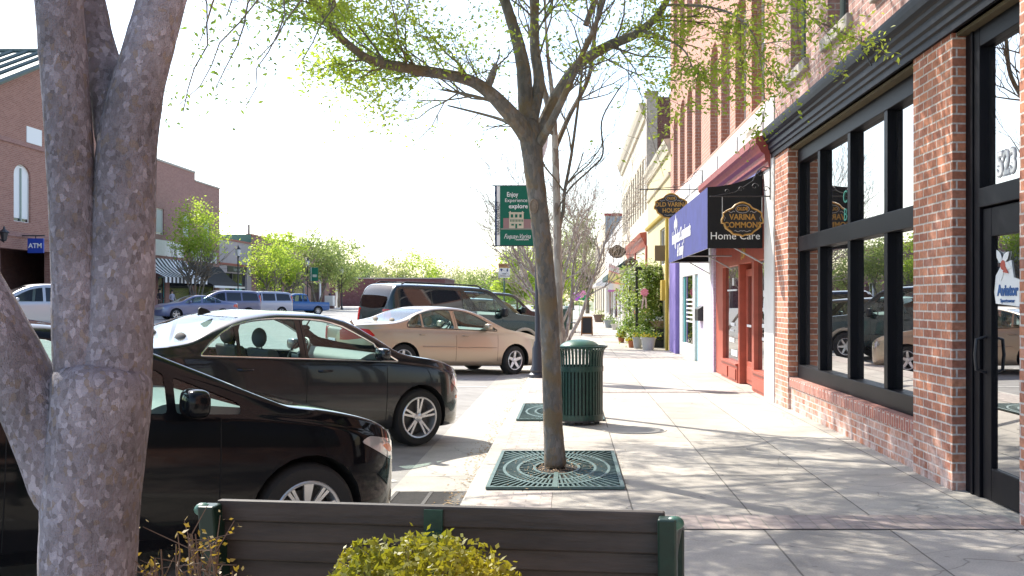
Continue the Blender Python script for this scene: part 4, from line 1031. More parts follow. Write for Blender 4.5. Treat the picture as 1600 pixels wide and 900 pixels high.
do2 = dd.obj('door', BLACKF, B1, bevel=.006); tag(do2, 'black glazed shop door')
p = MB(); p.box(DX+.045, DX+.055, 5.14, 5.50, .24, 1.90); p.obj('pane', SHOPGLASS, do2)
h = MB(); h.tube([(DX+.02, 5.57, 1.18), (DX-.05, 5.57, 1.16), (DX-.06, 5.57, 1.05), (DX-.05, 5.57, .94), (DX+.02, 5.57, .92)], .012, 8); h.obj('door_handle', POLE, do2, True)
text('523', .235, TEXTW, do, MW(DX+.054, 5.375, 2.40), 'house_number', bold=.003, width=.68)
text('523', .235, mat('number_grey', (.42, .42, .46), .6), do, MW(DX+.057, 5.375, 2.40), 'house_number', bold=.014, width=.68)
# decal: propeller plane with a blue banner
st = MB(); st.use(WHITE2)
st.prism([(5.44, 1.42), (5.14, 1.40), (5.14, 1.58), (5.22, 1.60), (5.25, 1.72), (5.36, 1.70), (5.44, 1.62), (5.46, 1.5)], lambda u, v, t: (DX+t, u, v), .0385, .0425)
def petal(c, a, l, w_):
    return [(c[0]+l*t*math.cos(a)+s_*w_*math.sin(math.pi*t)*-math.sin(a), c[1]+l*t*math.sin(a)+s_*w_*math.sin(math.pi*t)*math.cos(a)) for s_, ts in ((1, (0, .3, .6, .85, 1)), (-1, (.85, .6, .3))) for t in ts]
for a in (.5, 1.9, 2.9, 4.3): st.prism(petal((5.36, 1.70), a+.5, .12, .028), lambda u, v, t: (DX+t, u, v), .034, .0375)
st.use(mat('decal_red', (.5, .08, .05), .5)); st.prism([(5.34+.03*math.cos(t), 1.69+.035*math.sin(t)) for t in [k*.785 for k in range(8)]], lambda u, v, t: (DX+t, u, v), .030, .0335)
st.prism([(5.27, 1.63), (5.34, 1.64), (5.31, 1.68)], lambda u, v, t: (DX+t, u, v), .030, .0335)
dco = st.obj('decal', WHITE2, do2); dco.data.transform(Matrix.Translation((0, .035*K, 0)))
text('Aviator', .105, TEXTBL, do2, MW(DX+.036, 5.325, 1.51), 'lettering', bold=.004, width=.78)
text('Sportswear', .038, TEXTBL, do2, MW(DX+.036, 5.325, 1.44), 'lettering')
rbox(B1, 'window', FARGLASS, 3.1, 3.14, 1.2, 4.3, .6, 3.2)

# --- second building: orange brick, arched windows, white band
B2 = empty('arched_brick_building'); tag(B2, 'orange brick building with tall arched upper windows and a white band, beside the near shop', 'building')
m_ = MB(); aw = [11.37, 12.6, 13.9, 15.05, 16.3, 17.55, 18.7, 19.75, 20.85]
aw = [11.42, 12.62, 13.88, 15.02, 16.92, 18.15, 19.35, 20.6]
wall(m_, 10.852, 22.1, 4.36, 11.5, [(y, y+.82, 4.44, 6.6, .36) for y in aw]+[(y, y+.82, 7.9, 10.0, .36) for y in aw], RF, .35)
m_.obj('upper_wall', BR_ORANGE, B2)
rbox(B2, 'wall_core', BR_DARK, 3.5, 15, 10.852, 22.1, 0, 11.4)
for y in aw:
    for z in (4.44, 7.9):
        sash(B2, y, y+.82, z, z+2.16 if z < 5 else 10.0, WX+.16, WHITE, arch=.36)
m_ = MB(); m_.box(WX-.02, 3.3, 10.852, 22.1, 3.30, 4.36); m_.obj('fascia_band', WHITE, B2)
for k in range(5):
    pnl = MB(); y0 = 11.4+k*1.75; pnl.box(WX-.045, WX-.022, y0, y0+1.55, 3.98, 4.26); pnl.obj('sign_panel', WHITE, B2, bevel=.01)
text('Commons', .22, CREAM, B2, MW(WX-.05, 12.15, 4.12), 'lettering', shear=.2)
m_ = MB(); m_.box(WX-.02, 3.3, 10.852, 11.38, 0, 3.30); m_.obj('pilaster', WHITE, B2, bevel=.01)
m_ = MB(); m_.box(WX+.0, 3.3, 15.48, 15.72, 0, 3.3); m_.obj('pilaster', BR_LAV, B2)
m_ = MB(); m_.box(WX-.012, 3.3, 15.72, 16.55, 0, 3.3); m_.obj('pilaster', WHITE, B2)
m_ = MB(); m_.box(WX+.02, 3.3, 16.55, 17.5, 0, 3.3); m_.obj('wall', BR_LAV, B2)
m_ = MB(); m_.box(WX-.03, 3.3, 20.85, 22.1, 0, 3.3); m_.obj('pilaster', PURPLE, B2, bevel=.01)
# dark red cornice over the red shopfront
cornice(B2, 'cornice', REDC, 11.0, 15.9, [(.022, 3.36), (.05, 3.36), (.06, 3.44), (.10, 3.46), (.11, 3.54), (.16, 3.58), (.20, 3.66), (.235, 3.70), (.24, 3.80), (.022, 3.82)])
# red timber shopfront
RX = 2.95
red = MB(); red.box(RX, 3.3, 14.80, 15.48, 0, 3.3); red.box(RX, 3.3, 11.38, 14.80, 2.07, 3.3); red.box(RX-.01, 3.2, 13.30, 13.40, 0, 2.07); red.box(RX-.01, 3.2, 12.26, 12.40, 0, 2.07); red.box(RX+.22, 3.3, 12.40, 13.30, 1.98, 2.07)
ro = red.obj('shopfront', REDP, B2, bevel=.008); tag(ro, 'barn red timber shopfront')
for a, b in ((13.40, 14.80), (11.38, 12.26)):
    q = MB(); q.box(RX-.03, 3.2, a, b, 0, .30); n = 2 if b-a > 1 else 1
    for k in range(n):
        c0 = a+(b-a)*k/n+.06; c1 = a+(b-a)*(k+1)/n-.06; q.box(RX-.05, RX-.03, c0, c1, .05, .24)
    q.box(RX-.06, 3.2, a, b, .30, .34); q.obj('base_panel', REDP, ro, bevel=.006)
    q = MB(); q.box(RX+.06, RX+.07, a, b, .34, 2.07); q.obj('pane', SHOPGLASS, ro)
q = MB(); x = RX+.10; q.box(x, x+.05, 12.40, 12.52, .02, 1.98); q.box(x, x+.05, 13.18, 13.30, .02, 1.98); q.box(x, x+.05, 12.52, 13.18, .02, .40); q.box(x, x+.05, 12.52, 13.18, 1.86, 1.98); q.box(x-.02, x, 12.56, 13.14, .1, .32)
dq = q.obj('door', REDP, ro, bevel=.006)
q = MB(); q.box(x+.02, x+.03, 12.52, 13.18, .40, 1.86); q.obj('pane', SHOPGLASS, dq)
q = MB()
for (y, z, w_, h_) in [(14.2, 1.62, .8, .03), (14.15, .98, .35, .06), (14.2, .88, .3, .03), (14.2, .68, .4, .07), (14.0, .24+.2, .5, .10), (14.1, 1.72, .12, .14), (11.8, 1.5, .2, .1), (11.8, 1.02, .35, .06), (11.8, .82, .35, .05), (12.85, 1.0, .3, .04)]:
    q.box(RX+.05, RX+.056, y-w_/2, y+w_/2, z, z+h_)
q.prism([(11.8+.10*math.cos(t*.628), 1.36+.16*math.sin(t*.628)) for t in range(10)], lambda u, v, t: (RX+t, u, v), .05, .056)
q.obj('window_stickers', TEXTW, ro)
q = MB(); q.prism([(12.95, 2.16), (13.06, 2.18), (13.12, 2.14), (13.08, 2.28), (13.0, 2.36), (12.92, 2.30), (12.86, 2.33), (12.88, 2.22)], lambda u, v, t: (RX+t, u, v), -.03, -.002); q.obj('gold_emblem', GOLD, ro, bevel=.005)
# lilac doorway
wd = MB(); wd.box(WX+.08, 3.3, 17.5, 20.85, 2.07, 3.3); wd.box(WX+.08, 3.3, 17.5, 17.75, 0, 2.07); wd.box(WX+.08, 3.3, 18.35, 18.6, 0, 2.07); wd.box(WX+.08, 3.3, 18.6, 20.3, 0, .35); wd.box(WX+.08, 3.3, 20.3, 20.85, 0, 2.07)
wo = wd.obj('door_surround', WHITE, B2, bevel=.01)
q = MB(); q.box(WX+.14, WX+.19, 17.75, 17.87, .02, 2.05); q.box(WX+.14, WX+.19, 18.23, 18.35, .02, 2.05); q.box(WX+.14, WX+.19, 17.87, 18.23, .02, .3); q.box(WX+.14, WX+.19, 17.87, 18.23, 1.95, 2.05); dt = q.obj('door', TEAL, B2)
q = MB(); q.box(WX+.16, WX+.17, 17.87, 18.23, .3, 1.95); q.obj('pane', SHOPGLASS, dt)
q = MB(); q.box(WX+.12, WX+.17, 18.6, 18.72, .35, 2.07); q.box(WX+.12, WX+.17, 20.18, 20.3, .35, 2.07); wf = q.obj('window', TEAL, B2)
q = MB(); q.box(WX+.14, WX+.15, 18.72, 20.18, .35, 2.07); q.obj('pane', SHOPGLASS, wf)
q = MB()
for k in range(6): q.box(WX+.125, WX+.131, 18.9, 19.9, .9+k*.11, .94+k*.11)
q.obj('lettering', TEXTW, wf)
text('2', .16, TEXTB, wo, MW(WX+.075, 18.1, 2.25), 'house_number')
mbx = MB(); mbx.box(WX-.10, WX+.02, 16.75, 17.2, 1.0, 1.26); mbx.prism([(WX-.10, 1.26), (WX+.02, 1.26), (WX+.02, 1.34)], lambda u, v, t: (u, t, v), 16.75, 17.2); mbx.obj('letter_box', BLKPL, B2, bevel=.01)

# awning
AW = empty('shop_awning', (0, 0, 0)); tag(AW, 'blue and black box awning lettered Home Care on its side, over the red shopfront', 'awning')
y0, y1, xf = 11.42, 15.85, 2.05
prof = [(xf, 2.22), (xf, 3.13)]+[(xf+.82*math.sin(t*math.pi/2/6)**1.2, 3.13+.36*(1-math.cos(t*math.pi/2/6))*.9) for t in range(1, 7)]
q = MB(); n = len(prof)
for (a, b) in zip(prof, prof[1:]): q.quad((a[0], y0, a[1]), (a[0], y1, a[1]), (b[0], y1, b[1]), (b[0], y0, b[1]))
q.obj('front_cloth', BLUEAWN, AW)
for y in (y0, y1):
    q = MB(); q.prism(prof+[(2.87, 2.22)], lambda u, v, t: (u, t, v), y-.004, y+.004); q.obj('side_cloth', BLACKAWN, AW)
q = MB()
for y in (y0+.04, y1-.04, (y0+y1)/2): q.tube([(xf+.02, y, 2.235), (2.88, y, 2.235)], .014, 6); q.tube([(xf+.02, y, 2.235), (xf+.02, y, 3.1)], .014, 6); q.tube([(2.88, y, 2.0), (2.45, y, 2.235)], .012, 6)
q.tube([(xf+.02, y0, 2.235), (xf+.02, y1, 2.235)], .014, 6); q.obj('frame', SILV, AW)
text('Home Care', .155, TEXTW, AW, MF(2.46, y0-.008, 2.40), 'lettering')
text('Independent Complements', .34, TEXTW, AW, MW(xf-.006, 14.15, 2.66), 'lettering', shear=.1, width=.62, bold=.008)
text('& Family', .32, TEXTW, AW, MW(xf-.006, 14.2, 2.38), 'lettering', shear=.3, width=.7, bold=.004)
q = MB()
for a, dy, hh in ((0, -.0, .30), (.0, .16, .22), (.0, -.16, .22)):
    q.prism(petal((14.8+dy, 2.80), math.pi/2, hh, .055), lambda u, v, t: (xf+t, u, v), -.008, -.004)
q.box(xf-.008, xf-.004, 14.77, 14.83, 2.44, 2.84); q.obj('emblem', TEXTW, AW)

# hanging signs
def sign_poly(w_, h_, k=1):
    pts = [(-.50, -.02), (-.46, .10), (-.47, .18), (-.36, .27), (-.24, .33), (-.17, .43), (-.06, .49), (0, .50)]
    right = [(-x, y) for x, y in reversed(pts[:-1])]
    low = [(.50, -.10), (.44, -.12), (.40, -.26), (.28, -.36), (.22, -.44), (.06, -.46), (0, -.50)]
    lowl = [(-x, y) for x, y in reversed(low[:-1])]
    return [(x*w_*k, z*h_*k) for x, z in pts+right+low+lowl]
def hang_sign(x, y, z, w_, h_, label, lines, bx0, bx1, bz, brk=True, mb_=SIGNBK, bord=GOLD, txt=GOLD, chain=True, scroll=1):
    root = empty('hanging_sign', (0, 0, 0)); tag(root, label, 'shop sign')
    q = MB(); q.prism(sign_poly(w_, h_), lambda u, v, t: (x+u, y+t, z+v), -.018, .018); q.obj('board', mb_, root)
    q = MB(); pts = sign_poly(w_, h_, .97); pts.append(pts[0])
    for yy in (-.022, .022): q.tube([(x+a, y+yy, z+b) for a, b in pts], .013*w_/.65, 6)
    q.obj('border', bord, root, True)
    q = MB()
    ov = [(x+w_*.16*math.cos(t*math.pi/12), y-.022, z+h_*.30+h_*.115*math.sin(t*math.pi/12)) for t in range(25)]; q.tube(ov, .005, 5)
    for sg in (-1, 1):
        q.tube([(x+sg*w_*(.18+.16*t), y-.022, z+h_*(.215-.0*t+.022*math.sin(t*8))) for t in [k/8 for k in range(9)]], .005, 5)
        q.tube([(x+sg*w_*(.0+.20*t), y-.022, z+h_*(-.345+.016*math.sin(t*9))) for t in [k/8 for k in range(9)]], .005, 5)
        q.tube([(x+sg*w_*.44, y-.022, z+h_*.10), (x+sg*w_*.41, y-.022, z+h_*.04), (x+sg*w_*.44, y-.022, z-h_*.06)], .004, 5)
    q.obj('scrollwork', SILV, root)
    zs = [.30]+([.06, -.17] if len(lines) > 2 else [-.05])
    sz = [.11, .20, .20]
    for l, zz, s_ in zip(lines, zs, sz): text(l, h_*s_*1.15, txt, root, MF(x, y-.021, z+h_*zz), 'lettering', bold=.003, width=.92 if s_ > .15 else 1)
    if chain:
        q = MB()
        for sg in (-1, 1): q.tube([(x+sg*w_*.47, y, z+.0), (x+sg*w_*.47, y, bz)], .006, 5)
        q.obj('hanger', SILV, root)
    q = MB(); q.tube([(bx0, y, bz), (bx1, y, bz)], .010, 6)
    if brk:
        q.tube([(bx1, y, bz-.05), (bx1, y, bz+.42)], .010, 6)
        q.tube([(bx1, y, bz+.40), (bx1-.10, y, bz+.42), (bx1-.18, y, bz+.36), (bx1-.25, y, bz+.22), (bx1-.5, y, bz+.06), (bx0+.05, y, bz)], .008, 6)
        for (cx, cz, r_) in ((bx1-.14, bz+.32, .06), (bx1-.22, bz+.14, .055), (bx1-.42, bz+.10, .045), (bx1-.62, bz+.07, .035), (bx1-.06, bz+.10, .05)):
            q.tube([(cx+r_*(1-t*.09)*math.cos(t*.7), y, cz+r_*(1-t*.09)*math.sin(t*.7)) for t in range(10)], .006, 5)
    q.obj('bracket', POLE, root)
    return root
hang_sign(2.46, 10.95, 2.60, .60, .49, 'black and gold Varina Commons sign hanging in front of the awning', ['OLDE', 'VARINA', 'COMMONS'], 2.0, 2.86, 2.93)
hang_sign(2.18, 16.5, 3.47, .74, .56, 'dark Old Varina sign hanging just behind the blue awning', ['OLDE', 'OLD VARINA', 'HOUSE'], 1.5, 2.86, 3.83)
hang_sign(1.95, 31.5, 3.46, .72, .56, 'brown oval sign farthest up the row, high over the striped flag', ['OLDE', 'VARINA', 'GIFTS'], 1.3, 2.86, 3.86, brk=False, mb_=SIGNBR, bord=SIGNBK, txt=SIGNBK)
hang_sign(2.42, 30.2, 2.92, .55, .46, 'smaller brown oval sign hanging beside the flag above the ivy', ['OLDE', 'TEA', 'ROOM'], 2.1, 2.86, 3.25, brk=False, mb_=SIGNBR, bord=SIGNBK, txt=SIGNBK)

# --- third building: yellow stucco
B3 = empty('yellow_shop'); tag(B3, 'low yellow stucco shop behind the ivy trellis', 'building')
m_ = MB(); wall(m_, 22.102, 28.5, 0, 6.05, [(23.4, 24.6, 2.55, 3.7), (25.6, 27.4, .3, 2.6)], RF, .35); m_.obj('wall', YELLOW, B3)
rbox(B3, 'wall_core', YELLOW, 3.5, 14, 22.102, 28.5, 0, 5.6)
cornice(B3, 'cornice', CREAM, 22.102, 28.5, [(-.02, 5.72), (.06, 5.74), (.10, 5.9), (.16, 6.0), (.18, 6.1), (-.3, 6.14)])
cornice(B3, 'string_course', CREAM, 22.102, 28.5, [(-.02, 5.05), (.05, 5.07), (.07, 5.15), (-.02, 5.17)])
cornice(B3, 'string_course', OCHRE, 22.102, 28.5, [(-.02, 4.0), (.09, 4.02), (.11, 4.10), (-.02, 4.13)])
sash(B3, 23.4, 24.6, 2.55, 3.7, WX+.05, WHITE); sash(B3, 25.6, 27.4, .3, 2.6, WX+.08, WHITE, mid=False)
q = MB(); q.box(WX-.02, WX-.001, 27.4, 28.45, 0, 2.6); q.obj('panel', OCHRE, B3)
q = MB(); q.tube([(WX-.07, 22.35, .0), (WX-.07, 22.35, 4.0)], .05, 8); q.obj('downpipe', OCHRE, B3, True)
q = MB(); q.box(WX-.20, WX-.0, 22.5, 22.9, 1.45, 2.05); q.obj('meter_box', OCHRE, B3, bevel=.01)
q = MB(); q.box(2.52, 2.86, 22.7, 22.76, 2.62, 3.08); lb = q.obj('lantern_sign', SIGNBR, bevel=.01); tag(lb, 'small square brown sign on the yellow wall above the drainpipe box', 'shop sign')
# --- fourth: cream two storey
B4 = empty('cream_building'); tag(B4, 'two storey cream fronted building with red lower cornice and a bare brick side wall', 'building')
hw_ = [(28.9+k*1.12, 29.55+k*1.12, 4.9, 7.0) for k in range(12)]
m_ = MB(); wall(m_, 28.502, 42.4, 0, 8.9, hw_+[(30, 32, .5, 2.9), (32.5, 33.4, 0, 2.6), (34.2, 36.5, .5, 2.9), (38, 41, .4, 2.8)], RF, .35); m_.obj('wall', CREAM, B4)
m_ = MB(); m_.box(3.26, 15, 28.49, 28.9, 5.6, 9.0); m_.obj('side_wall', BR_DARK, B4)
m_ = MB(); m_.box(2.86, 3.255, 28.48, 28.95, 5.6, 9.1); m_.box(2.8, 3.3, 28.45, 29.0, 9.1, 9.22); m_.obj('corner_pier', STONE, B4)
rbox(B4, 'wall_core', BR_DARK, 3.5, 14.9, 28.9, 42.4, 0, 8.6)
cornice(B4, 'cornice', CREAM, 28.96, 42.4, [(-.02, 8.3), (.08, 8.32), (.12, 8.5), (.2, 8.6), (.26, 8.75), (.3, 8.9), (-.3, 8.95)])
cornice(B4, 'cornice', REDP, 28.9, 38, [(-.02, 3.5), (.06, 3.52), (.12, 3.7), (.22, 3.85), (.26, 4.0), (-.02, 4.04)])
for h in hw_: sash(B4, h[0], h[1], h[2], h[3], WX+.2, CREAM)
for a, b, c_, d_, mm in ((30, 32, .5, 2.9, REDP), (32.5, 33.4, .02, 2.6, TEAL), (34.2, 36.5, .5, 2.9, WHITE), (38, 41, .4, 2.8, WHITE)): sash(B4, a, b, c_, d_, WX+.1, mm, mid=False)
for y in (28.6, 33.5, 37.0): rbox(B4, 'pilaster', REDP if y < 37 else WHITE, WX-.06, WX-.001, y, y+.35, 0, 3.5)
# farther shops
B5 = empty('white_shop_row'); tag(B5, 'low white shop row beyond the cream building with a dark green awning', 'building')
m_ = MB(); wall(m_, 42.402, 62.8, 0, 6.0, [(43.5+k*3.8, 45.8+k*3.8, .4, 2.8) for k in range(5)]+[(46.4, 47.4, 0, 2.6), (54, 55, 0, 2.6)], RF, .35); m_.obj('wall', WHITE, B5)
rbox(B5, 'wall_core', CREAM, 3.5, 14, 42.402, 62.8, 0, 5.8)
for k in range(5): sash(B5, 43.5+k*3.8, 45.8+k*3.8, .4, 2.8, WX+.1, REDP if k % 2 else CREAM, mid=False)
sash(B5, 46.4, 47.4, .02, 2.6, WX+.1, REDP, mid=False); sash(B5, 54, 55, .02, 2.6, WX+.1, REDP, mid=False)
B6 = empty('grey_tall_shop'); tag(B6, 'tall shop with a plain blue grey side wall, farthest up the right row', 'building')
m_ = MB(); wall(m_, 62.802, 92, 0, 8.4, [(65+k*4, 67+k*4, 4.6, 6.6) for k in range(6)]+[(64+k*5, 67+k*5, .4, 2.8) for k in range(5)], RF, .35); m_.obj('wall', CREAM, B6)
rbox(B6, 'side_wall', mat('render_bluegrey', (.30, .33, .36), .8, noise=.1), 2.95, 16, 62.79, 63.2, 5.9, 8.35); rbox(B6, 'parapet', REDC, 2.85, 16, 62.75, 63.4, 8.4, 8.6)
rbox(B6, 'wall_core', CREAM, 3.5, 15.9, 63.2, 92, 0, 8.3)
for k in range(6): sash(B6, 65+k*4, 67+k*4, 4.6, 6.6, WX+.1, WHITE)
for k in range(5): sash(B6, 64+k*5, 67+k*5, .4, 2.8, WX+.1, WHITE, mid=False)
q = MB(); q.prism([(1.9, 2.5), (1.9, 2.75), (2.88, 3.55), (2.88, 2.5)], lambda u, v, t: (u, t, v), 38.4, 44.5); o = q.obj('green_awning', mat('awning_dark_green', (.01, .045, .04), .8)); tag(o, 'dark green sloping awning beyond the striped flag', 'awning')
q = MB(); q.prism([(1.7, 2.4), (1.7, 2.6), (2.88, 3.3), (2.88, 2.4)], lambda u, v, t: (u, t, v), 50, 60); o = q.obj('white_awning', WHITE2); tag(o, 'pale sloping awning over the farthest shopfronts', 'awning')
# ------------------------------------------------------------------ far side of the street
LX = -30
LF = lambda u, z, t: (LX-t, u, z)
def lbox(parent, name, m, x0, x1, y0, y1, z0, z1, bevel=0):
    b = MB(); b.box(x0, x1, y0, y1, z0, z1); return b.obj(name, m, parent, bevel=bevel)
A1 = empty('gabled_brick_building'); tag(A1, 'gabled brown brick building with an arched window and pale metal roof, across the street', 'building')
m_ = MB(); wall(m_, 28, 53, .5, 12.0, [(28, 44.6, .5, 4.25), (41.45, 42.75, 5.75, 8.9, .6), (44.6, 45.9, 5.75, 8.9, .6), (36, 37.4, 5.75, 8.9, .6), (30.5, 31.9, 5.75, 8.9, .6), (46.5, 52, .9, 4.0)], LF, .5)
m_.obj('wall', BR_LEFT, A1); m_ = MB(); m_.add([(LX, 38.6, 12.0), (LX, 53, 12.0), (LX, 46, 16.2), (LX-.5, 38.6, 12.0), (LX-.5, 53, 12.0), (LX-.5, 46, 16.2)], [(0, 1, 2), (5, 4, 3), (0, 2, 5, 3), (1, 4, 5, 2)])
m_.obj('gable', BR_LEFT, A1)
cornice(A1, 'string_course', BR_LEFT2, 28, 53, [(-.02, 9.9), (.08, 9.92), (.08, 10.15), (-.02, 10.17)], x=LX, sgn=-1)
cornice(A1, 'string_course', BR_LEFT2, 28, 53, [(-.02, 4.9), (.08, 4.92), (.08, 5.15), (-.02, 5.17)], x=LX, sgn=-1)
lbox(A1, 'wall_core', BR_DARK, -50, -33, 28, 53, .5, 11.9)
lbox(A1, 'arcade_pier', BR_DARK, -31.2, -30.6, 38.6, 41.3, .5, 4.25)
for y in (41.45, 44.6, 36, 30.5): sash(A1, y, y+1.3 if y > 40 else y+1.4, 5.75, 8.9, LX-.12, WHITE, arch=.6, sgn=-1, blind=WHITE2, mid=False); lbox(A1, 'mullion', WINFR, LX-.13, LX-.06, y+.62, y+.69, 5.8, 8.7)
lbox(A1, 'wall_panel', WHITE2, LX+.0, LX+.04, 42.4, 43.6, 10.2, 11.1)
lbox(A1, 'shop_window', FARGLASS, LX-.3, LX-.25, 46.5, 52, .9, 4.0)
rf = MB(); MR = mat('roof_pale_metal', (.20, .26, .24), .6)
rf.add([(-29.6, 38.2, 11.85), (-29.6, 46, 16.35), (-50, 46, 16.35), (-50, 38.2, 11.85)], [(0, 1, 2, 3)]); rf.add([(-29.6, 46, 16.35), (-29.6, 53.4, 11.9), (-50, 53.4, 11.9), (-50, 46, 16.35)], [(0, 1, 2, 3)])
rf.box(-50, -29.9, 28, 38.3, 12.0, 12.12)
ro_ = rf.obj('roof', MR, A1); rf = MB(); SM_ = mat('roof_seam', (.10, .13, .12), .6)
for k in range(22): x = -29.7-k*.9; rf.tube([(x, 38.2, 11.92), (x, 46, 16.42)], .10, 4)
rf.tube([(-29.6, 38.2, 11.85), (-29.6, 46, 16.38), (-29.6, 53.4, 11.9)], .16, 6); rf.tube([(-29.6, 46, 16.42), (-50, 46, 16.42)], .14, 5); rf.obj('roof_seams', SM_, ro_)
sg_ = empty('bank_machine_sign', (0, 0, 0)); tag(sg_, 'square blue ATM sign hanging below the brick wall across the street', 'sign')
q = MB(); q.box(-29.62, -28.75, 41.95, 42.05, 4.05, 4.85); q.obj('panel', mat('sign_blue', (.01, .05, .35), .5), sg_, bevel=.02)
q = MB(); q.tube([(-30, 42, 5.0), (-28.7, 42, 5.0)], .04, 6); q.tube([(-29.2, 42, 4.85), (-29.2, 42, 5.0)], .03, 6); q.obj('arm', POLE, sg_)
text('ATM', .36, TEXTW, sg_, MF(-29.185, 41.94, 4.44), 'lettering', bold=.01)
wl = empty('wall_lantern', (-29.6, 40.2, 4.6)); tag(wl, 'black wall lantern at the left edge beside the dark arcade', 'lantern')
q = MB(); q.lathe([(.02, .75), (.06, .6), (.26, .42), (.24, .40)], n=10); q.lathe([(.2, .4), (.12, 0), (.02, -.05)], n=6); q.tube([(-.4, 0, .2), (0, 0, -.1)], .03, 6); q.obj('lantern_body', POLE, wl)

A2 = empty('mauve_brick_building'); tag(A2, 'tall plain brown brick building with stepped parapet above the striped awning', 'building')
m_ = MB(); wall(m_, 53.002, 61.5, .5, 11.65, [(55.7, 56.8, 6.3, 8.2), (59.6, 60.7, 6.3, 8.2), (53.6, 55.2, .9, 3.4), (56, 57, .6, 3.2), (57.6, 61, .9, 3.4)], LF, .5); wall(m_, 61.5, 65.8, .5, 11.0, [(63, 64.1, 6.3, 8.2), (61.8, 65, .9, 3.2)], LF, .5); m_.obj('wall', BR_LEFT2, A2)
lbox(A2, 'wall_core', BR_DARK, -50, -30.6, 53.002, 65.8, .5, 10.9)
for y, z0, z1, w_ in ((55.7, 6.3, 8.2, 1.1), (59.6, 6.3, 8.2, 1.1), (63, 6.3, 8.2, 1.1), (53.6, .9, 3.4, 1.6), (57.6, .9, 3.4, 3.4), (61.8, .9, 3.2, 3.2)): sash(A2, y, y+w_, z0, z1, LX-.1, WHITE, sgn=-1, mid=False, blind=BLIND if z0 > 5 else None)
sash(A2, 56, 57, .6, 3.2, LX-.1, TEAL, sgn=-1, mid=False)
lbox(A2, 'fascia_panel', WHITE, LX+.001, LX+.12, 53.3, 59.5, 4.75, 5.9); lbox(A2, 'fascia_panel', WHITE, LX+.001, LX+.12, 60.8, 65, 4.6, 5.5); lbox(A2, 'picture_panel', BLIND, LX+.122, LX+.13, 61, 64.8, 4.75, 5.35)
lbox(A2, 'parapet_cap', STONE, LX-.55, LX+.06, 53.002, 61.5, 11.65, 11.8); lbox(A2, 'parapet_cap', STONE, LX-.55, LX+.06, 61.5, 65.8, 11.0, 11.12)
sa = empty('striped_awning'); tag(sa, 'curved black and white striped awning across the street', 'awning')
q = MB(); DKS = mat('awning_charcoal', (.04, .035, .04), .8)
for k in range(24):
    q.use(WHITE2 if k % 2 else DKS)
    a = 53.3+k*.27; pts = [(-29.95, 4.55), (-29.5, 3.95), (-28.9, 3.45), (-28.2, 3.12), (-28.2, 2.72)]
    for p_, r_ in zip(pts, pts[1:]): q.add([(p_[0], a, p_[1]), (p_[0], a+.27, p_[1]), (r_[0], a+.27, r_[1]), (r_[0], a, r_[1])], [(0, 1, 2, 3)])
q.obj('cloth', WHITE2, sa)
ba = empty('black_awning'); tag(ba, 'plain black sloping awning with a white valance bar across the street', 'awning')
q = MB(); pts = [(-29.95, 4.3), (-29.2, 3.5), (-28.6, 3.0), (-27.9, 2.65)]
for a in (60.3, 65.6): pass
q.prism(pts+[(-29.95, 2.65)], lambda u, v, t: (u, t, v), 60.3, 65.8); q.obj('cloth', mat('awning_soft_black', (.018, .015, .015), .85), ba)
q = MB(); q.box(-27.95, -27.85, 60.3, 65.9, 2.48, 2.64); q.obj('valance_bar', WHITE2, ba)

A3 = empty('pale_shop'); tag(A3, 'pale stucco single storey shop with a brown band and dark doorway, across the street', 'building')
m_ = MB(); wall(m_, 65.802, 72.4, .5, 6.75, [(66.9, 71.4, .5, 3.9)], LF, .5); m_.obj('wall', mat('stucco_pinkgrey', (.42, .36, .38), .85, noise=.1, nscale=2), A3)
lbox(A3, 'wall_core', CREAM, -45, -30.6, 65.802, 72.4, .5, 6.5); lbox(A3, 'parapet_cap', REDC, LX-.5, LX+.08, 65.802, 72.4, 6.75, 6.9); lbox(A3, 'brown_band', REDC, LX+.001, LX+.06, 65.802, 72.4, 4.55, 4.75)
sash(A3, 66.9, 71.4, .55, 3.9, LX-.2, POLE, sgn=-1, mid=False); lbox(A3, 'mullion', POLE, LX-.2, LX-.1, 68.5, 68.65, .5, 3.9); lbox(A3, 'door', TEAL, LX-.24, LX-.16, 69.4, 70.6, .5, 3.0)
lbox(A3, 'sign_board', POLE, LX+.001, LX+.06, 67.3, 71.2, 4.0, 4.5); text('Expressions', .42, BLIND, A3, ME(LX+.065, 69.2, 4.25), 'lettering', width=.75)
A4 = empty('green_sided_brick_shop'); tag(A4, 'brown brick shop with a green side parapet, behind the yellow trees across the street', 'building')
m_ = MB(); wall(m_, 72.402, 96, .5, 7.6, [(73.5, 76, .6, 3.6), (77.5, 80, .6, 3.6), (83, 87, .6, 3.6), (89, 94, .6, 3.6)], LF, .5); m_.obj('wall', BR_LEFT2, A4)
lbox(A4, 'side_wall', mat('render_green', (.10, .20, .17), .8), -45, LX-.02, 72.38, 72.7, 6.5, 7.7); lbox(A4, 'wall_core', BR_DARK, -45, -30.6, 72.7, 96, .5, 7.3); lbox(A4, 'parapet_cap', REDC, LX-.5, LX+.06, 72.402, 96, 7.6, 7.75)
for y in (73.5, 77.5, 83, 89): sash(A4, y, y+2.5 if y < 80 else y+4, .6, 3.6, LX-.1, WHITE, sgn=-1, mid=False)
q = MB(); q.tube([(-31, 74.2, 7.6), (-31, 74.2, 8.8)], .12, 8); q.obj('vent_pipe', STONE, A4)
A5 = empty('long_brick_wall'); tag(A5, 'long low maroon brick building closing the far end of the street', 'building')
q = MB(); q.box(-46, -19.5, 120, 130, -.5, 4.9); q.obj('wall', brick_mat('brick_maroon', (.17, .06, .06), (.13, .045, .045), (.18, .10, .09), stain_amt=.1, bw=.6, bh=.25), A5)
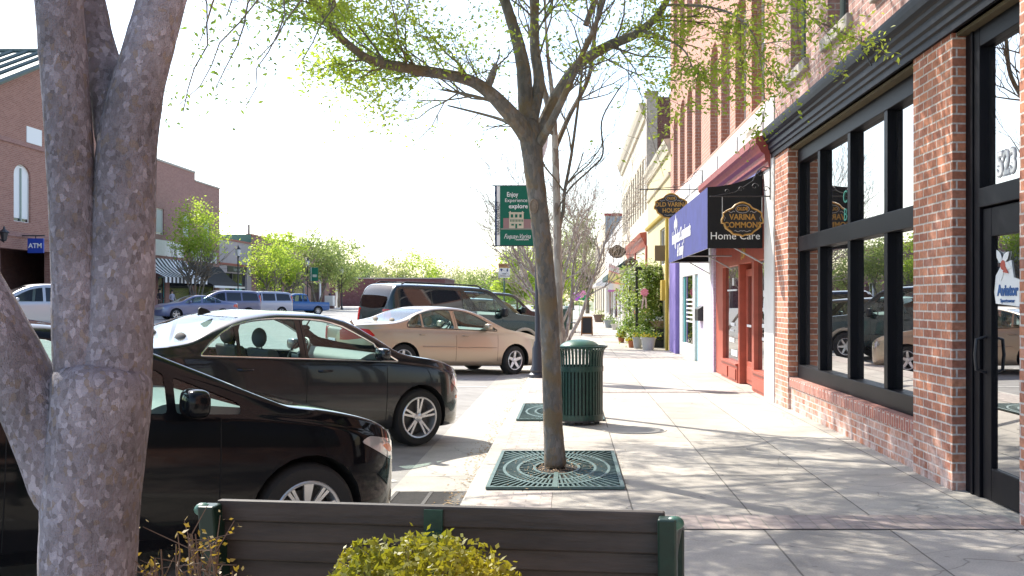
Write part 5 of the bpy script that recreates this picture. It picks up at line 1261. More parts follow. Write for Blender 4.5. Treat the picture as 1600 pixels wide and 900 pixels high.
q = MB(); q.box(-46.1, -19.4, 119.9, 130.1, 4.9, 5.05); q.obj('parapet_cap', STONE, A5)

along(False)
# ------------------------------------------------------------------ cars
random.seed(3)
G1 = 'cars parked at an angle along the near kerb'; G2 = 'cars parked across the street'
PH = R(38)
build_car('parked_car', CIVIC, 'black car nearest the camera, its front beside the kerb, behind the bench', 'car', G1, (-1.57, 4.58*K), PH)
JET = shorten(JETTA, 3.4, .9)
for k_ in ('top', 'wtop'): JET[k_] = [(x, z if z < 1 else 1+(z-1)*.93) for x, z in JET[k_]]
jr, JC = build_car('parked_car', JET, 'black saloon with chrome window trim and silver split spoke wheels, second from the camera', 'car', G1, (-1.66, 8.45*K), R(43))
q = MB(); q.prism([(1.13, 1.35), (1.27, 1.385), (1.22, 1.42), (1.15, 1.435), (1.13, 1.415)], lambda u, v, t: (u, t, v), -.012, .012); q.obj('roof_aerial', BLKPL, jr, bevel=.004)
tr_, TC = build_car('parked_car', TAURUS, 'champagne beige saloon with a boot spoiler and red tail light', 'car', G1, (-1.20, 16.8*K), PH)
q = MB(); q.tube([(.16, -.62, .98), (.10, -.58, 1.07), (.07, -.3, 1.10), (.06, 0, 1.105), (.07, .3, 1.10), (.10, .58, 1.07), (.16, .62, .98)], [.02, .03, .034, .034, .034, .03, .02], 8, ell=.45); q.obj('spoiler', PTAN, tr_, True)
build_car('parked_suv', SUVX, 'large dark green four by four with tan wheel flares and a roof rack', 'car', G1, (-1.25, 20.7*K), PH)
build_car('parked_car', scaled(SUVX, .86, .84, paint=PBRN, r=.34, rim=.2, ra=.39, W=.92, pz=.75), 'bronze brown estate car just beyond the dark green four by four', 'car', G1, (-1.3, 25.0*K), PH, near=False)
build_car('parked_suv', scaled(SUVX, .92, .97, paint=PNAVY, r=.37, rim=.22, ra=.42, pz=.75), 'dark navy four by four, farthest of the near row', 'car', G1, (-1.3, 29.4*K), PH, near=False)
PF = R(218)
def far(name, d, label, px, Y, refx='rear'):
    # the rear wheel on the camera's side stands at px
    X = (px-890)*Y/1200; h = (math.cos(PF), math.sin(PF)); wb = d['xf']-d['xr']
    d = dict(d); d['refside'] = -1
    return build_car(name, d, label, 'car', G2, (X+h[0]*wb, Y*K+h[1]*wb), PF, near=False)
# heading away to the left: the visible flank is the car's left one
far('parked_car', scaled(TAURUS, .96, 1.0, paint=PLIL, W=.89), 'slate blue saloon parked in front of the striped awning', 348, 44.5)
far('minivan', variant(VAN, paint=paint('paint_lilac_grey', (.14, .15, .24), .4, .3)), 'lilac grey people carrier in the middle of the far row, half hidden', 388, 48.0)
far('minivan', variant(VAN, paint=paint('paint_pale_silver', (.36, .38, .46), .4, .3), rack=(.8, 2.6, 1.80, .6)), 'silver estate with roof rails parked beside the blue pickup', 440, 54.0)
far('pickup_truck', PICK, 'blue pickup truck parked at the end of the far row', 497, 59.5)
far('parked_suv', scaled(VAN, .95, 1.0, paint=PSIL), 'white silver car across the street seen between the trunks on the left', 130, 28.6)

# ------------------------------------------------------------------ trees
def rand_dir(d, ang, rng):
    d = d.normalized(); a = d.orthogonal().normalized(); b = d.cross(a); t = rng.uniform(0, 2*math.pi)
    return (d*math.cos(ang)+(a*math.cos(t)+b*math.sin(t))*math.sin(ang)).normalized()
def grow(mb, p, d, L, r, depth, rng, tips, up=.12, spread=.5, kids=3, segs=4, wob=.16, minr=.0025, shrink=.72):
    pts = [Vector(p)]; rs = [r]; dd = d.normalized(); sl_ = L/segs
    for k in range(segs):
        dd = (dd+Vector((rng.gauss(0, wob), rng.gauss(0, wob), rng.gauss(0, wob)+up))).normalized()
        pts.append(pts[-1]+dd*sl_); rs.append(max(minr, r*(1-.55*(k+1)/segs)))
    mb.tube(pts, rs, 6 if r > .02 else 4 if r > .006 else 3, cap=False)
    if depth == 0:
        tips.extend(pts[1:]); return
    for k in range(kids):
        i = rng.randint(max(1, segs//2-1), segs); nd = rand_dir(pts[i]-pts[i-1], rng.uniform(spread*.6, spread*1.3), rng)
        grow(mb, pts[i], nd, L*shrink*rng.uniform(.75, 1.2), rs[i]*.75, depth-1, rng, tips, up, spread, kids, segs, wob, minr, shrink)
    if depth <= 2: tips.extend(pts[2:])
def leaves(mb, tips, n, size, spread, rng, droop=0, fold=.3, filt=None):
    k = 0; tries = 0
    while k < n and tries < n*6:
        tries += 1
        t = rng.choice(tips); c = Vector(t)+Vector((rng.gauss(0, spread), rng.gauss(0, spread), rng.gauss(0, spread)-droop*rng.random()))
        if filt and not filt(c): continue
        k += 1
        u = Vector((rng.gauss(0, 1), rng.gauss(0, 1), rng.gauss(0, .8))).normalized(); v = u.orthogonal().normalized(); wv = u.cross(v); a = rng.uniform(0, 6.28)
        v = v*math.cos(a)+wv*math.sin(a); s_ = size*rng.uniform(.6, 1.3)
        mb.add([c-u*s_, c+v*s_*.42+Vector((0, 0, s_*.15)), c+u*s_, c-v*s_*.42+Vector((0, 0, s_*.15))], [(0, 1, 2, 3)])
def px_path(pts): return [P(x, y, Y) for x, y, Y in pts]
def smooth_path(pts, k=4):
    pts = [Vector(p) for p in pts]; out = []
    for i in range(len(pts)-1):
        p0 = pts[max(i-1, 0)]; p1 = pts[i]; p2 = pts[i+1]; p3 = pts[min(i+2, len(pts)-1)]
        for j in range(k):
            t = j/k; out.append(.5*((2*p1)+(p2-p0)*t+(2*p0-5*p1+4*p2-p3)*t*t+(3*p1-p0-3*p2+p3)*t**3))
    out.append(pts[-1]); return out
def smooth_r(rs, k=4):
    out = []
    for i in range(len(rs)-1):
        for j in range(k): out.append(rs[i]+(rs[i+1]-rs[i])*j/k)
    return out+[rs[-1]]
def limb(mb, pts, rs, n=16, lump=0, rng=None):
    p = smooth_path(pts, 5); r = smooth_r(rs, 5)
    if lump: r = [a*(1+rng.uniform(-lump, lump)) for a in r]
    mb.tube(p, r, n)
    return p, r
def skin_trunk(chains, name, m, parent, sub=2, rough=.006, seed=1):
    """one continuous trunk from joined chains of (x, y, z, r); chains start on a vertex of an earlier one"""
    vs = []; es = []; rr = []
    def find(p):
        for i, v in enumerate(vs):
            if (Vector(v)-Vector(p)).length < 1e-4: return i
        vs.append(tuple(p)); rr.append(0); return len(vs)-1
    for ch in chains:
        prev = None
        for (x, y, z, r) in ch:
            i = find((x, y, z)); rr[i] = max(rr[i], r)
            if prev is not None: es.append((prev, i))
            prev = i
    me = bpy.data.meshes.new(name); me.from_pydata(vs, es, []); o = bpy.data.objects.new(name, me); COL.objects.link(o)
    mod = o.modifiers.new('skin', 'SKIN'); mod.use_smooth_shade = True; mod.branch_smoothing = .6
    for i, v in enumerate(me.skin_vertices[0].data): v.radius = (rr[i], rr[i]); v.use_root = (i == 0)
    s_ = o.modifiers.new('sub', 'SUBSURF'); s_.levels = sub; s_.render_levels = sub
    if rough:
        tx = bpy.data.textures.new('bark_lumps', 'CLOUDS'); tx.noise_scale = .07
        dm = o.modifiers.new('lumps', 'DISPLACE'); dm.texture = tx; dm.strength = rough; dm.mid_level = .5
    bpy.context.view_layer.update()
    me2 = bpy.data.meshes.new_from_object(o.evaluated_get(bpy.context.evaluated_depsgraph_get())); bpy.data.objects.remove(o)
    me2.materials.clear(); me2.materials.append(m); me2.name = name
    me2.polygons.foreach_set('use_smooth', [True]*len(me2.polygons))
    o = bpy.data.objects.new(name, me2); COL.objects.link(o); o.parent = parent; return o
def W3(px, py, Y, rpx): x, y, z = P(px, py, Y); return (x, y, z, rpx*Y/1200)

# nearest trunk, at the left
rng = random.Random(11)
T0 = empty('flaking_bark_tree', (0, 0, 0)); tag(T0, 'large tree with flaking lilac grey bark at the left, its trunk forking beside the bench', 'tree')
Y0 = 2.0
base = [W3(139, 1330, Y0, 92), W3(139, 1180, Y0, 80), W3(137, 1040, Y0, 77), W3(137, 900, Y0, 77), W3(140, 800, Y0, 78), W3(150, 700, Y0, 80), W3(160, 610, Y0, 80), W3(163, 560, Y0, 80)]
skin_trunk([base], 'trunk', BARK_A, T0, seed=1)
def T0limb(pts, nm='limb'): return skin_trunk([pts], nm, BARK_A, T0)
T0limb([W3(148, 640, Y0+.01, 62), W3(126, 540, Y0, 46), W3(120, 450, Y0, 40), W3(114, 330, Y0, 38), W3(107, 200, Y0, 38), W3(98, 80, Y0, 38), W3(91, -20, Y0, 39), W3(80, -200, Y0, 38), W3(70, -420, Y0+.05, 34)])
T0limb([W3(165, 660, Y0-.0, 70), W3(178, 560, Y0+.02, 60), W3(190, 450, Y0+.02, 52), W3(194, 330, Y0+.02, 50), W3(198, 220, Y0+.03, 47), W3(214, 140, Y0+.03, 42), W3(236, 60, Y0+.03, 39), W3(256, -10, Y0+.03, 38), W3(290, -150, Y0+.05, 35), W3(340, -360, Y0+.1, 31)])
T0limb([W3(192, 250, Y0+.03, 40), W3(172, 150, Y0+.06, 32), W3(150, 70, Y0+.10, 30), W3(134, -10, Y0+.12, 29), W3(120, -150, Y0+.16, 27), W3(100, -400, Y0+.3, 25)])
T0limb([W3(118, 820, Y0, 50), W3(96, 730, Y0, 60), W3(58, 640, Y0, 56), W3(10, 550, Y0-.02, 54), W3(-40, 460, Y0-.04, 52), W3(-100, 340, Y0-.08, 48), W3(-170, 200, Y0-.1, 44)])
br = MB(); tips = []; 
for st_, dr_, L_, r_ in ((P(70, -420, Y0+.05), (-.15, .05, 1), 1.3, .05), (P(340, -360, Y0+.1), (.35, .25, .8), 1.4, .045), (P(100, -400, Y0+.3), (-.1, .7, .8), 1.2, .04), (P(-170, 200, Y0-.1), (-.6, .1, .8), 1.5, .07)):
    grow(br, st_, Vector(dr_), L_, r_, 3, rng, tips, spread=.55, kids=3)
br.obj('branches', BARK_B, T0)
lv = MB(); leaves(lv, tips, 9000, .030, .10, rng)
# hanging sprays at the upper left
hang = [P(x, y, Y) for x, y, Y in ((330, -40, 4.2), (350, -50, 4.4), (400, -40, 4.6), (440, -30, 4.5), (380, -60, 4.3), (490, -30, 4.8))]
hb = MB(); ht = []
for i, (sx, sy, ln) in enumerate(((345, -60, 7), (395, -60, 6), (440, -60, 7), (480, -60, 5), (320, -60, 4), (525, -60, 5), (465, -60, 8), (365, -60, 3))):
    Yh = 4.3+.12*i; p = Vector(P(sx, sy, Yh)); pts = [p]; q_ = p.copy()
    for k in range(ln): q_ = q_+Vector((rng.gauss(-.04, .035), rng.gauss(0, .03), -.12)); pts.append(q_.copy())
    hb.tube(pts, [.006*(1-k/(len(pts)+1))+.0015 for k in range(len(pts))], 4, cap=False)
    for p_ in pts[1:]: ht += [p_]*1
    for p_ in pts[1::2]:
        e = p_+Vector((rng.gauss(0, .1), rng.gauss(0, .08), -.06)); hb.tube([p_, e], .0018, 3, cap=False); ht.append(e)
leaves(lv, ht, 620, .020, .07, rng)
hb.obj('twigs', BARK_B, T0)
lv.obj('crown', LEAF_G, T0)

# leaning street tree in the first grate
T1 = empty('street_tree', (0, 0, 0)); tag(T1, 'leaning street tree in the nearest grate, its long leafy limb reaching over the cars', 'tree')
Yt = 6.6
tr1 = [W3(869, 735, Yt, 22), W3(867, 715, Yt, 18), W3(864, 660, Yt, 16.5), W3(861, 560, Yt, 16), W3(857, 480, Yt, 16), W3(850, 400, Yt, 15.5), W3(841, 320, Yt, 16), W3(833, 255, Yt, 17), W3(829, 215, Yt, 19)]
c1 = [tr1[-1], W3(822, 160, Yt+.05, 14), W3(818, 105, Yt+.08, 12), W3(808, 60, Yt+.1, 10.5), W3(795, 20, Yt+.1, 9), W3(775, -40, Yt+.1, 8), W3(750, -130, Yt+.1, 6)]
skin_trunk([tr1, c1], 'trunk', BARK_B, T1, rough=.012)
q = MB(); sc_ = Vector(P(834, 322, Yt-.062)); q.tube([sc_+Vector((.032*math.cos(t*.524), .004*math.cos(t*.524), .055*math.sin(t*.524))) for t in range(13)], .009, 6)
q.ball(sc_, 1, 12, 8, (.028, .012, .05)); q.obj('pruning_scar', mat('scar_wood', (.26, .21, .16), .8, noise=.3, nscale=40), T1, True)
br = MB(); tips = []; dense = []
def lim(pts, rs, spawn=0, L_=.7, depth=2, dens=dense, up=.10, spread=.6, from_=.3):
    P3 = px_path(pts); R3 = [r*p[2]/1200 for r, p in zip(rs, pts)]
    p, r = limb(br, P3, R3, 10)
    for k in range(spawn):
        i = rng.randint(int(len(p)*from_), len(p)-2); d = rand_dir(p[i+1]-p[i], rng.uniform(.5, 1.1), rng)
        grow(br, p[i], d, L_*rng.uniform(.6, 1.2), max(.005, min(r[i]*.35, .010)), depth, rng, dens, up=up, spread=spread, kids=3)
    return p
A = lim([(830, 222, Yt), (812, 195, Yt-.05), (790, 170, Yt-.1), (765, 145, Yt-.15), (735, 126, Yt-.2), (690, 115, Yt-.3), (645, 108, Yt-.4), (610, 102, Yt-.5), (575, 92, Yt-.6), (545, 70, Yt-.7), (518, 45, Yt-.8), (500, 15, Yt-.85), (478, -10, Yt-.9), (440, -60, Yt-1)], [15, 14, 13, 11, 9.5, 8.5, 8, 7.5, 7, 6, 5.5, 5, 4.5, 4], 24, .55, 2, up=.02)
lim([(830, 190, Yt), (842, 130, Yt+.1), (836, 80, Yt+.15), (835, 30, Yt+.2), (838, -30, Yt+.2), (845, -120, Yt+.3)], [11, 9, 8, 7, 6.5, 5], 10, .7, 2)
lim([(838, 222, Yt), (852, 185, Yt+.1), (872, 145, Yt+.15), (905, 100, Yt+.2), (950, 72, Yt+.2), (990, 55, Yt+.15), (1020, 32, Yt+.1), (1038, 8, Yt), (1060, -40, Yt)], [11, 9.5, 9, 8.5, 8, 7, 6, 5, 4], 14, .6, 2, up=.02)
lim([(842, 225, Yt), (862, 190, Yt-.2), (886, 140, Yt-.3), (905, 95, Yt-.4), (930, 40, Yt-.5), (950, -20, Yt-.6)], [8, 6.5, 5.5, 4.5, 4, 3], 8, .6, 2)
lim([(760, 140, Yt-.15), (770, 115, Yt-.1), (775, 100, Yt-.1)], [7, 6, 3], 3, .25, 1)
lim([(1000, 48, Yt+.15), (1040, 60, Yt-.1), (1070, 80, Yt-.3), (1085, 110, Yt-.4), (1110, 130, Yt-.5)], [3, 2, 1.5, 1.2, .8], 5, .35, 1, up=-.05)
lim([(1038, 8, Yt), (1100, 10, Yt-.4), (1150, 25, Yt-.7), (1180, 60, Yt-.9), (1190, 110, Yt-1)], [2.6, 2.0, 1.6, 1.2, .8], 9, .4, 1, up=-.1)
lim([(1060, -40, Yt), (1150, -40, Yt-.6), (1230, -20, Yt-1), (1260, 20, Yt-1.3), (1290, 50, Yt-1.4)], [2.6, 2, 1.6, 1.2, .8], 7, .35, 1, up=-.1)
lim([(870, 330, Yt+.2), (890, 295, Yt+.2), (925, 262, Yt+.2), (942, 240, Yt+.2), (940, 190, Yt+.2), (960, 150, Yt+.2), (975, 130, Yt+.2)], [1.2, 1.5, 1.5, 1.5, 1.3, 1.1, .8], 3, .3, 1)
lim([(836, 240, Yt), (812, 205, Yt+.3), (790, 190, Yt+.4), (760, 180, Yt+.5), (700, 165, Yt+.6)], [6, 4, 3, 2.2, 1.3], 5, .4, 1)
lim([(775, -40, Yt+.1), (720, -90, Yt-.1), (650, -130, Yt-.3), (560, -160, Yt-.5)], [6, 5, 4, 3], 12, .7, 2)
lim([(750, -130, Yt+.1), (740, -230, Yt+.2), (760, -340, Yt+.2)], [6, 5, 3], 10, .8, 2); lim([(845, -120, Yt+.3), (860, -240, Yt+.5), (870, -340, Yt+.6)], [5, 4, 3], 10, .8, 2); lim([(950, -20, Yt-.6), (1000, -120, Yt-.9), (1060, -200, Yt-1.2)], [4, 3, 2], 10, .7, 2)
cano = []
for p_, d_, L_, r_ in ((P(790, -150, Yt), (-.5, .4, .7), 1.5, .04), (P(845, -130, Yt+.3), (-.1, .7, .6), 1.6, .04), (P(750, -330, Yt+.2), (-.6, .1, .7), 1.4, .035), (P(560, -160, Yt-.5), (-.6, .5, .6), 1.4, .035), (P(860, -330, Yt+.6), (.2, .8, .5), 1.5, .035), (P(1050, -200, Yt-1.2), (.5, .0, .6), 1.2, .03), (P(900, -250, Yt), (.5, .5, .6), 1.4, .03), (P(640, -180, Yt), (-.3, .8, .5), 1.5, .03)):
    grow(br, p_, Vector(d_), L_, r_, 3, rng, cano, up=.05, spread=.6, kids=3)
cano = [c for c in cano if 470-1700*(c.z-EYE)/c.y < -40]
br.obj('branches', BARK_B, T1)
def inpix(c):
    if c.y < 1: return False
    return True
def density(c):
    px = 890+1700*c.x/c.y; py = 470-1700*(c.z-EYE)/c.y
    if py < -60: return .55
    if px < 560: d = 1.0 if 0 < py < 130 else .35
    elif px < 700: d = 1.0 if py < 205 else .15
    elif px < 830: d = .5 if py < 70 else .12
    elif px < 1000: d = .5 if py < 100 else .06
    else: d = .8
    if 0 < py and px < 800 and py < 190: d *= 1.15
    return d
lv = MB(); rl = random.Random(5)
clus = [Vector(rl.choice(dense))+Vector((rl.gauss(0, .07), rl.gauss(0, .07), rl.gauss(0, .06))) for _ in range(8500)]
clus = [c for c in clus if rl.random() < density(c)]
leaves(lv, clus, 27000, .023, .04, rl, droop=.03)

def canopy(br, lv, roots, n, box, rng, per, ls):
    """boughs reaching over the street above the picture, each ending in a cluster of twigs and leaves"""
    tp = []
    for k in range(n):
        c = Vector((rng.uniform(*box[0]), rng.uniform(*box[1]), rng.uniform(*box[2])))
        if 470-1700*(c.z-.55-EYE)/c.y > -15: continue
        r0 = min(roots, key=lambda q: (Vector(q)-c).length); r0 = Vector(r0); mid = (r0+c)/2+Vector((0, 0, .25)); L_ = (c-r0).length
        br.tube(smooth_path([r0, mid, c], 4), [.012+.008*L_*(1-i/8) for i in range(9)], 6, cap=False)
        for q in range(5): grow(br, mid.lerp(c, rng.uniform(.4, 1)), rand_dir(Vector((0, 0, 1)), rng.uniform(.3, 1.9), rng), .42, .011, 1, rng, tp, up=.0, spread=.7, kids=3, segs=3, minr=.0025)
    tp = [c for c in tp if 470-1700*(c.z-EYE)/c.y < -25]
    leaves(lv, tp, per, ls, .10, rng, filt=lambda c: 470-1700*(c.z-EYE)/c.y < -15)
br2 = MB(); leaves(lv, cano, 5000, .035, .12, rl, filt=lambda c: 470-1700*(c.z-EYE)/c.y < -30)
canopy(br2, lv, [P(790, -150, Yt), P(845, -130, Yt+.3), P(750, -330, Yt+.2), P(560, -160, Yt-.5), P(860, -330, Yt+.6), P(1050, -200, Yt-1.2)], 105, ((-3.6, .1), (7.0, 12.5), (4.4, 6.6)), rl, 16000, .042)
br2.obj('boughs', BARK_B, T1)
lv.obj('crown', LEAF_Y, T1)

# bare pale-barked trees beyond
def bare_tree(x, y, label, stems, H_, seed, m=BARK_C, depth=3, kids=3, spreadx=.5, group=None):
    y = y*K
    r_ = random.Random(seed); T = empty('bare_tree', (0, 0, 0)); tag(T, label, 'tree', group); tk = MB(); bm_ = MB(); tp = []
    for k in range(stems):
        a = 2*math.pi*k/stems+r_.uniform(-.4, .4); d = Vector((math.cos(a)*spreadx, math.sin(a)*spreadx, 1)).normalized(); p = Vector((x+.05*math.cos(a), y+.05*math.sin(a), .02)); pts = [p]; q_ = p.copy(); rs = [.065]
        n = 7; L_ = H_*.52/n
        for i in range(n):
            d = (d+Vector((r_.gauss(0, .09), r_.gauss(0, .09), .06))).normalized(); q_ = q_+d*L_; pts.append(q_.copy()); rs.append(.065*(1-.09*(i+1)))
        tk.tube(smooth_path(pts, 3), smooth_r(rs, 3), 9)
        for i in range(3, n+1):
            for _ in range(2): grow(bm_, pts[i], rand_dir(d, r_.uniform(.25, .8), r_), H_*.17, rs[i]*.55, depth, r_, tp, up=.10, spread=.45, kids=kids, segs=4, minr=.005)
    tk.obj('trunk', m, T, True); bm_.obj('branches', m, T); return tp, T
bare_tree(-.22, 23.0, 'bare pale barked tree with several stems behind the litter bin', 7, 7.6, 4)
bare_tree(-.6, 33.0, 'thinner bare tree farther up the kerb behind the pale stems', 4, 7.0, 8, depth=2, kids=4)
# tree in the second grate: a slim trunk hidden behind the leaning one
T2 = empty('street_tree', (0, 0, 0)); tag(T2, 'slim grey street tree in the second grate, right behind the leaning trunk', 'tree')
Yb = 9.9; br = MB()
sl2 = [W3(873, 646, Yb, 9), W3(872, 600, Yb, 8), W3(872, 480, Yb, 7.5), W3(871, 380, Yb, 7), W3(870, 320, Yb, 7), W3(868, 250, Yb, 6.2), W3(866, 190, Yb, 5), W3(862, 140, Yb, 3.6), W3(856, 90, Yb, 2.8), W3(852, 30, Yb, 2.2), W3(850, -40, Yb, 1.6)]
skin_trunk([sl2], 'trunk', BARK_C, T2, rough=.01)
tp = []
for pts, rs, n_ in (([(866, 200, Yb), (850, 140, Yb), (835, 80, Yb), (830, 0, Yb), (820, -80, Yb)], [5, 4.5, 4, 3, 2], 9), ([(868, 230, Yb), (890, 180, Yb+.2), (920, 120, Yb+.3), (930, 50, Yb+.3), (950, -60, Yb+.4)], [4.5, 4, 3.5, 3, 2], 9), ([(871, 360, Yb), (880, 330, Yb), (882, 300, Yb), (893, 240, Yb), (905, 150, Yb), (915, 60, Yb)], [3.2, 3, 2.6, 2.4, 2, 1.5], 9), ([(866, 210, Yb), (800, 170, Yb-.2), (740, 150, Yb-.3), (690, 140, Yb-.3)], [3.5, 3, 2.5, 1.5], 8)):
    P3 = px_path(pts); p_, r_ = limb(br, P3, [r*Yb/1200 for r in rs], 8)
    for k in range(n_):
        i = rng.randint(len(p_)//3, len(p_)-2); grow(br, p_[i], rand_dir(p_[i+1]-p_[i], rng.uniform(.4, 1.0), rng), rng.uniform(.5, 1.0), .012, 2, rng, tp, up=.08, spread=.55, kids=3, minr=.003)
can2 = []
for p_, d_, L_, r_ in ((P(820, -80, Yb), (-.5, .3, .7), 1.8, .05), (P(950, -60, Yb+.4), (.2, .5, .8), 1.8, .045), (P(915, 40, Yb), (.3, -.1, .9), 1.7, .04), (P(820, -80, Yb), (-.3, -.5, .7), 1.7, .045), (P(830, -60, Yb), (-.8, .2, .5), 2.0, .045), (P(835, -60, Yb), (-.3, .8, .5), 1.8, .04)):
    grow(br, p_, Vector(d_), L_, r_, 3, rng, can2, up=.05, spread=.6, kids=3, minr=.004)
can2 = [c for c in can2 if 470-1700*(c.z-EYE)/c.y < -30]
br.obj('branches', BARK_B, T2)
lv = MB(); leaves(lv, tp, 3800, .026, .09, rng, filt=lambda c: (890+1700*c.x/c.y < 800 or c.z > 5.5)); leaves(lv, can2, 5000, .04, .14, rng, filt=lambda c: 470-1700*(c.z-EYE)/c.y < -20); br3 = MB(); canopy(br3, lv, [P(820, -80, Yb), P(950, -60, Yb+.4), P(830, -120, Yb)], 95, ((-5.0, .6), (11.5, 18), (5.6, 8.2)), rng, 20000, .048); br3.obj('boughs', BARK_B, T2); lv.obj('crown', LEAF_Y, T2)

def leafy_tree(x, y, z0, H_, rad, label, seed, leafm=LEAF_G, n=2600, ls=.16, group=None, trunk_h=.3, bark=BARK_B, stems=1, flat=.8, low=.25, holes=.25):
    y = y*K
    r_ = random.Random(seed); T = empty('leafy_tree', (0, 0, 0)); tag(T, label, 'tree', group); tk = MB(); br = MB(); tp = []
    for s_ in range(stems):
        a = 2*math.pi*s_/stems; d = Vector((.28*math.cos(a) if stems > 1 else 0, .28*math.sin(a) if stems > 1 else 0, 1)).normalized(); p0 = Vector((x, y, z0)); th = H_*trunk_h
        p1 = p0+d*th; tk.tube([p0, (p0+p1)/2+Vector((r_.gauss(0, .05), 0, 0)), p1], [H_*.022/stems**.5, H_*.018/stems**.5, H_*.014/stems**.5], 8)
        for k in range(8 if stems == 1 else 4):
            dd = rand_dir(d, r_.uniform(.1, 1.0), r_); grow(br, p0+d*th*r_.uniform(.7, 1), dd, rad*.8, H_*.009, 2, r_, tp, up=.12, spread=.5, kids=3, segs=3, minr=.012)
    tk.obj('trunk', bark, T, True); br.obj('branches', bark, T)
    # clumps through the crown's volume
    cl = []
    cz = z0+H_*(low+(1-low)/2); rz = H_*(1-low)/2
    for k in range(42):
        u = rand_dir(Vector((0, 0, 1)), math.acos(r_.uniform(-1, 1)), r_); q = r_.uniform(.25, 1)**.5
        if u.z < -.2: q *= .8
        cl.append((Vector((x+u.x*rad*q, y+u.y*rad*q, cz+u.z*rz*q)), rad*r_.uniform(.13, .30)))
    lv = MB()
    for k in range(n):
        c, s_ = r_.choice(cl); p = c+Vector((r_.gauss(0, s_), r_.gauss(0, s_), r_.gauss(0, s_*flat)))
        u = Vector((r_.gauss(0, 1), r_.gauss(0, 1), r_.gauss(0, .7))).normalized(); v = u.orthogonal().normalized(); w_ = u.cross(v); a = r_.uniform(0, 6.3); v = v*math.cos(a)+w_*math.sin(a); e = ls*r_.uniform(.5, 1.3)
        lv.add([p-u*e, p+v*e*.5, p+u*e, p-v*e*.5], [(0, 1, 2, 3)])
    lv.obj('crown', leafm, T); return T
GF = 'street trees across the road'
def XF(px, Y): return (px-890)*Y/1200
leafy_tree(XF(306, 56), 56, .55, 8.1, 1.9, 'bushy yellow green tree in front of the striped awning', 21, LEAF_Y, 5200, .10, GF, .34, stems=5, low=.42)
leafy_tree(XF(420, 66), 66, .55, 6.9, 1.7, 'straggly yellow green tree beside the pale shop', 22, LEAF_Y, 3200, .12, GF, .3, stems=4, low=.2)
leafy_tree(XF(448, 72), 72, .55, 7.4, 1.9, 'fuller yellow green tree right of the straggly one', 23, LEAF_Y, 3600, .13, GF, .3, stems=4, low=.25)
leafy_tree(XF(497, 80), 80, .55, 8.4, 3.0, 'broad soft green tree behind the far banner lamp', 24, LEAF_S, 5200, .15, GF, .3, low=.3, stems=2)
leafy_tree(XF(530, 98), 98, 0, 9.2, 3.3, 'rounded green tree by the end of the maroon wall', 25, LEAF_S, 5000, .17, GF, .3, low=.25)
GB = 'trees beyond the end of the street'
for i, (px, Y, H_, rad, m_, lab, n_) in enumerate([
    (612, 170, 11.5, 5.0, LEAF_F, 'pale rounded tree just right of the maroon wall in the distance', 3600),
    (655, 175, 13.0, 5.5, LEAF_Y, 'yellow tree in the middle distance with a thin bare top', 4200),
    (690, 190, 11.5, 6.5, LEAF_F, 'hazy tree to the right of the yellow one', 3600),
    (722, 200, 10.5, 5.5, LEAF_S, 'low green tree left of the parking sign', 3000),
    (752, 170, 10.0, 4.8, LEAF_S, 'green tree just left of the parking sign', 3600),
    (575, 190, 10.5, 5.5, LEAF_D, 'dark green tree behind the end of the maroon wall', 3000),
    (808, 110, 8.6, 3.2, LEAF_Y, 'bright yellow green tree directly behind the parking sign', 5600),
    (835, 130, 11.5, 4.2, LEAF_Y, 'bright tree beside the leaning trunk', 4600),
    (545, 185, 11, 5.0, LEAF_D, 'dark tree peeping over the maroon wall', 2600),
    (782, 150, 7.0, 3.6, LEAF_G, 'small round tree under the parking sign', 2600)]):
    leafy_tree(XF(px, Y), Y, -.5, H_, rad, lab, 60+i, m_, n_, .24, GB, .3, low=.12)
leafy_tree(XF(918, 88), 88, 0, 11.5, 2.9, 'tall soft green tree rising at the far end of the pavement', 80, LEAF_S, 6500, .15, None, .2, low=.12)
leafy_tree(XF(895, 120), 120, 0, 13.0, 4.0, 'dense green tree farthest along the pavement', 81, LEAF_S, 6000, .2, None, .2, low=.1)
leafy_tree(XF(872, 60), 60, 0, 5.8, 1.3, 'slim green tree behind the leaning trunk', 82, LEAF_Y, 2600, .12, None, .3)
leafy_tree(XF(-40, 20), 15, .0, 6.5, 2.6, 'green tree by the road at the far left edge', 83, LEAF_Y, 2500, .08, None, .35) if False else None
# distant wood closing the horizon
r_ = random.Random(9); w_ = MB()
for k in range(9000):
    a = r_.uniform(-230, 160); base_ = 340+r_.gauss(0, 8)
    h_ = 9+3*math.sin(a*.07)+2*math.sin(a*.19+1)
    p = Vector((a, base_, -1+h_*r_.random()**.7)); u = Vector((r_.gauss(0, 1), r_.gauss(0, 1), r_.gauss(0, 1))).normalized(); v = u.orthogonal(); e = .9*r_.uniform(.6, 1.3)
    w_.add([p-u*e, p+v*e*.6, p+u*e, p-v*e*.6], [(0, 1, 2, 3)])
tag(w_.obj('far_wood', LEAF_F), kind='stuff')
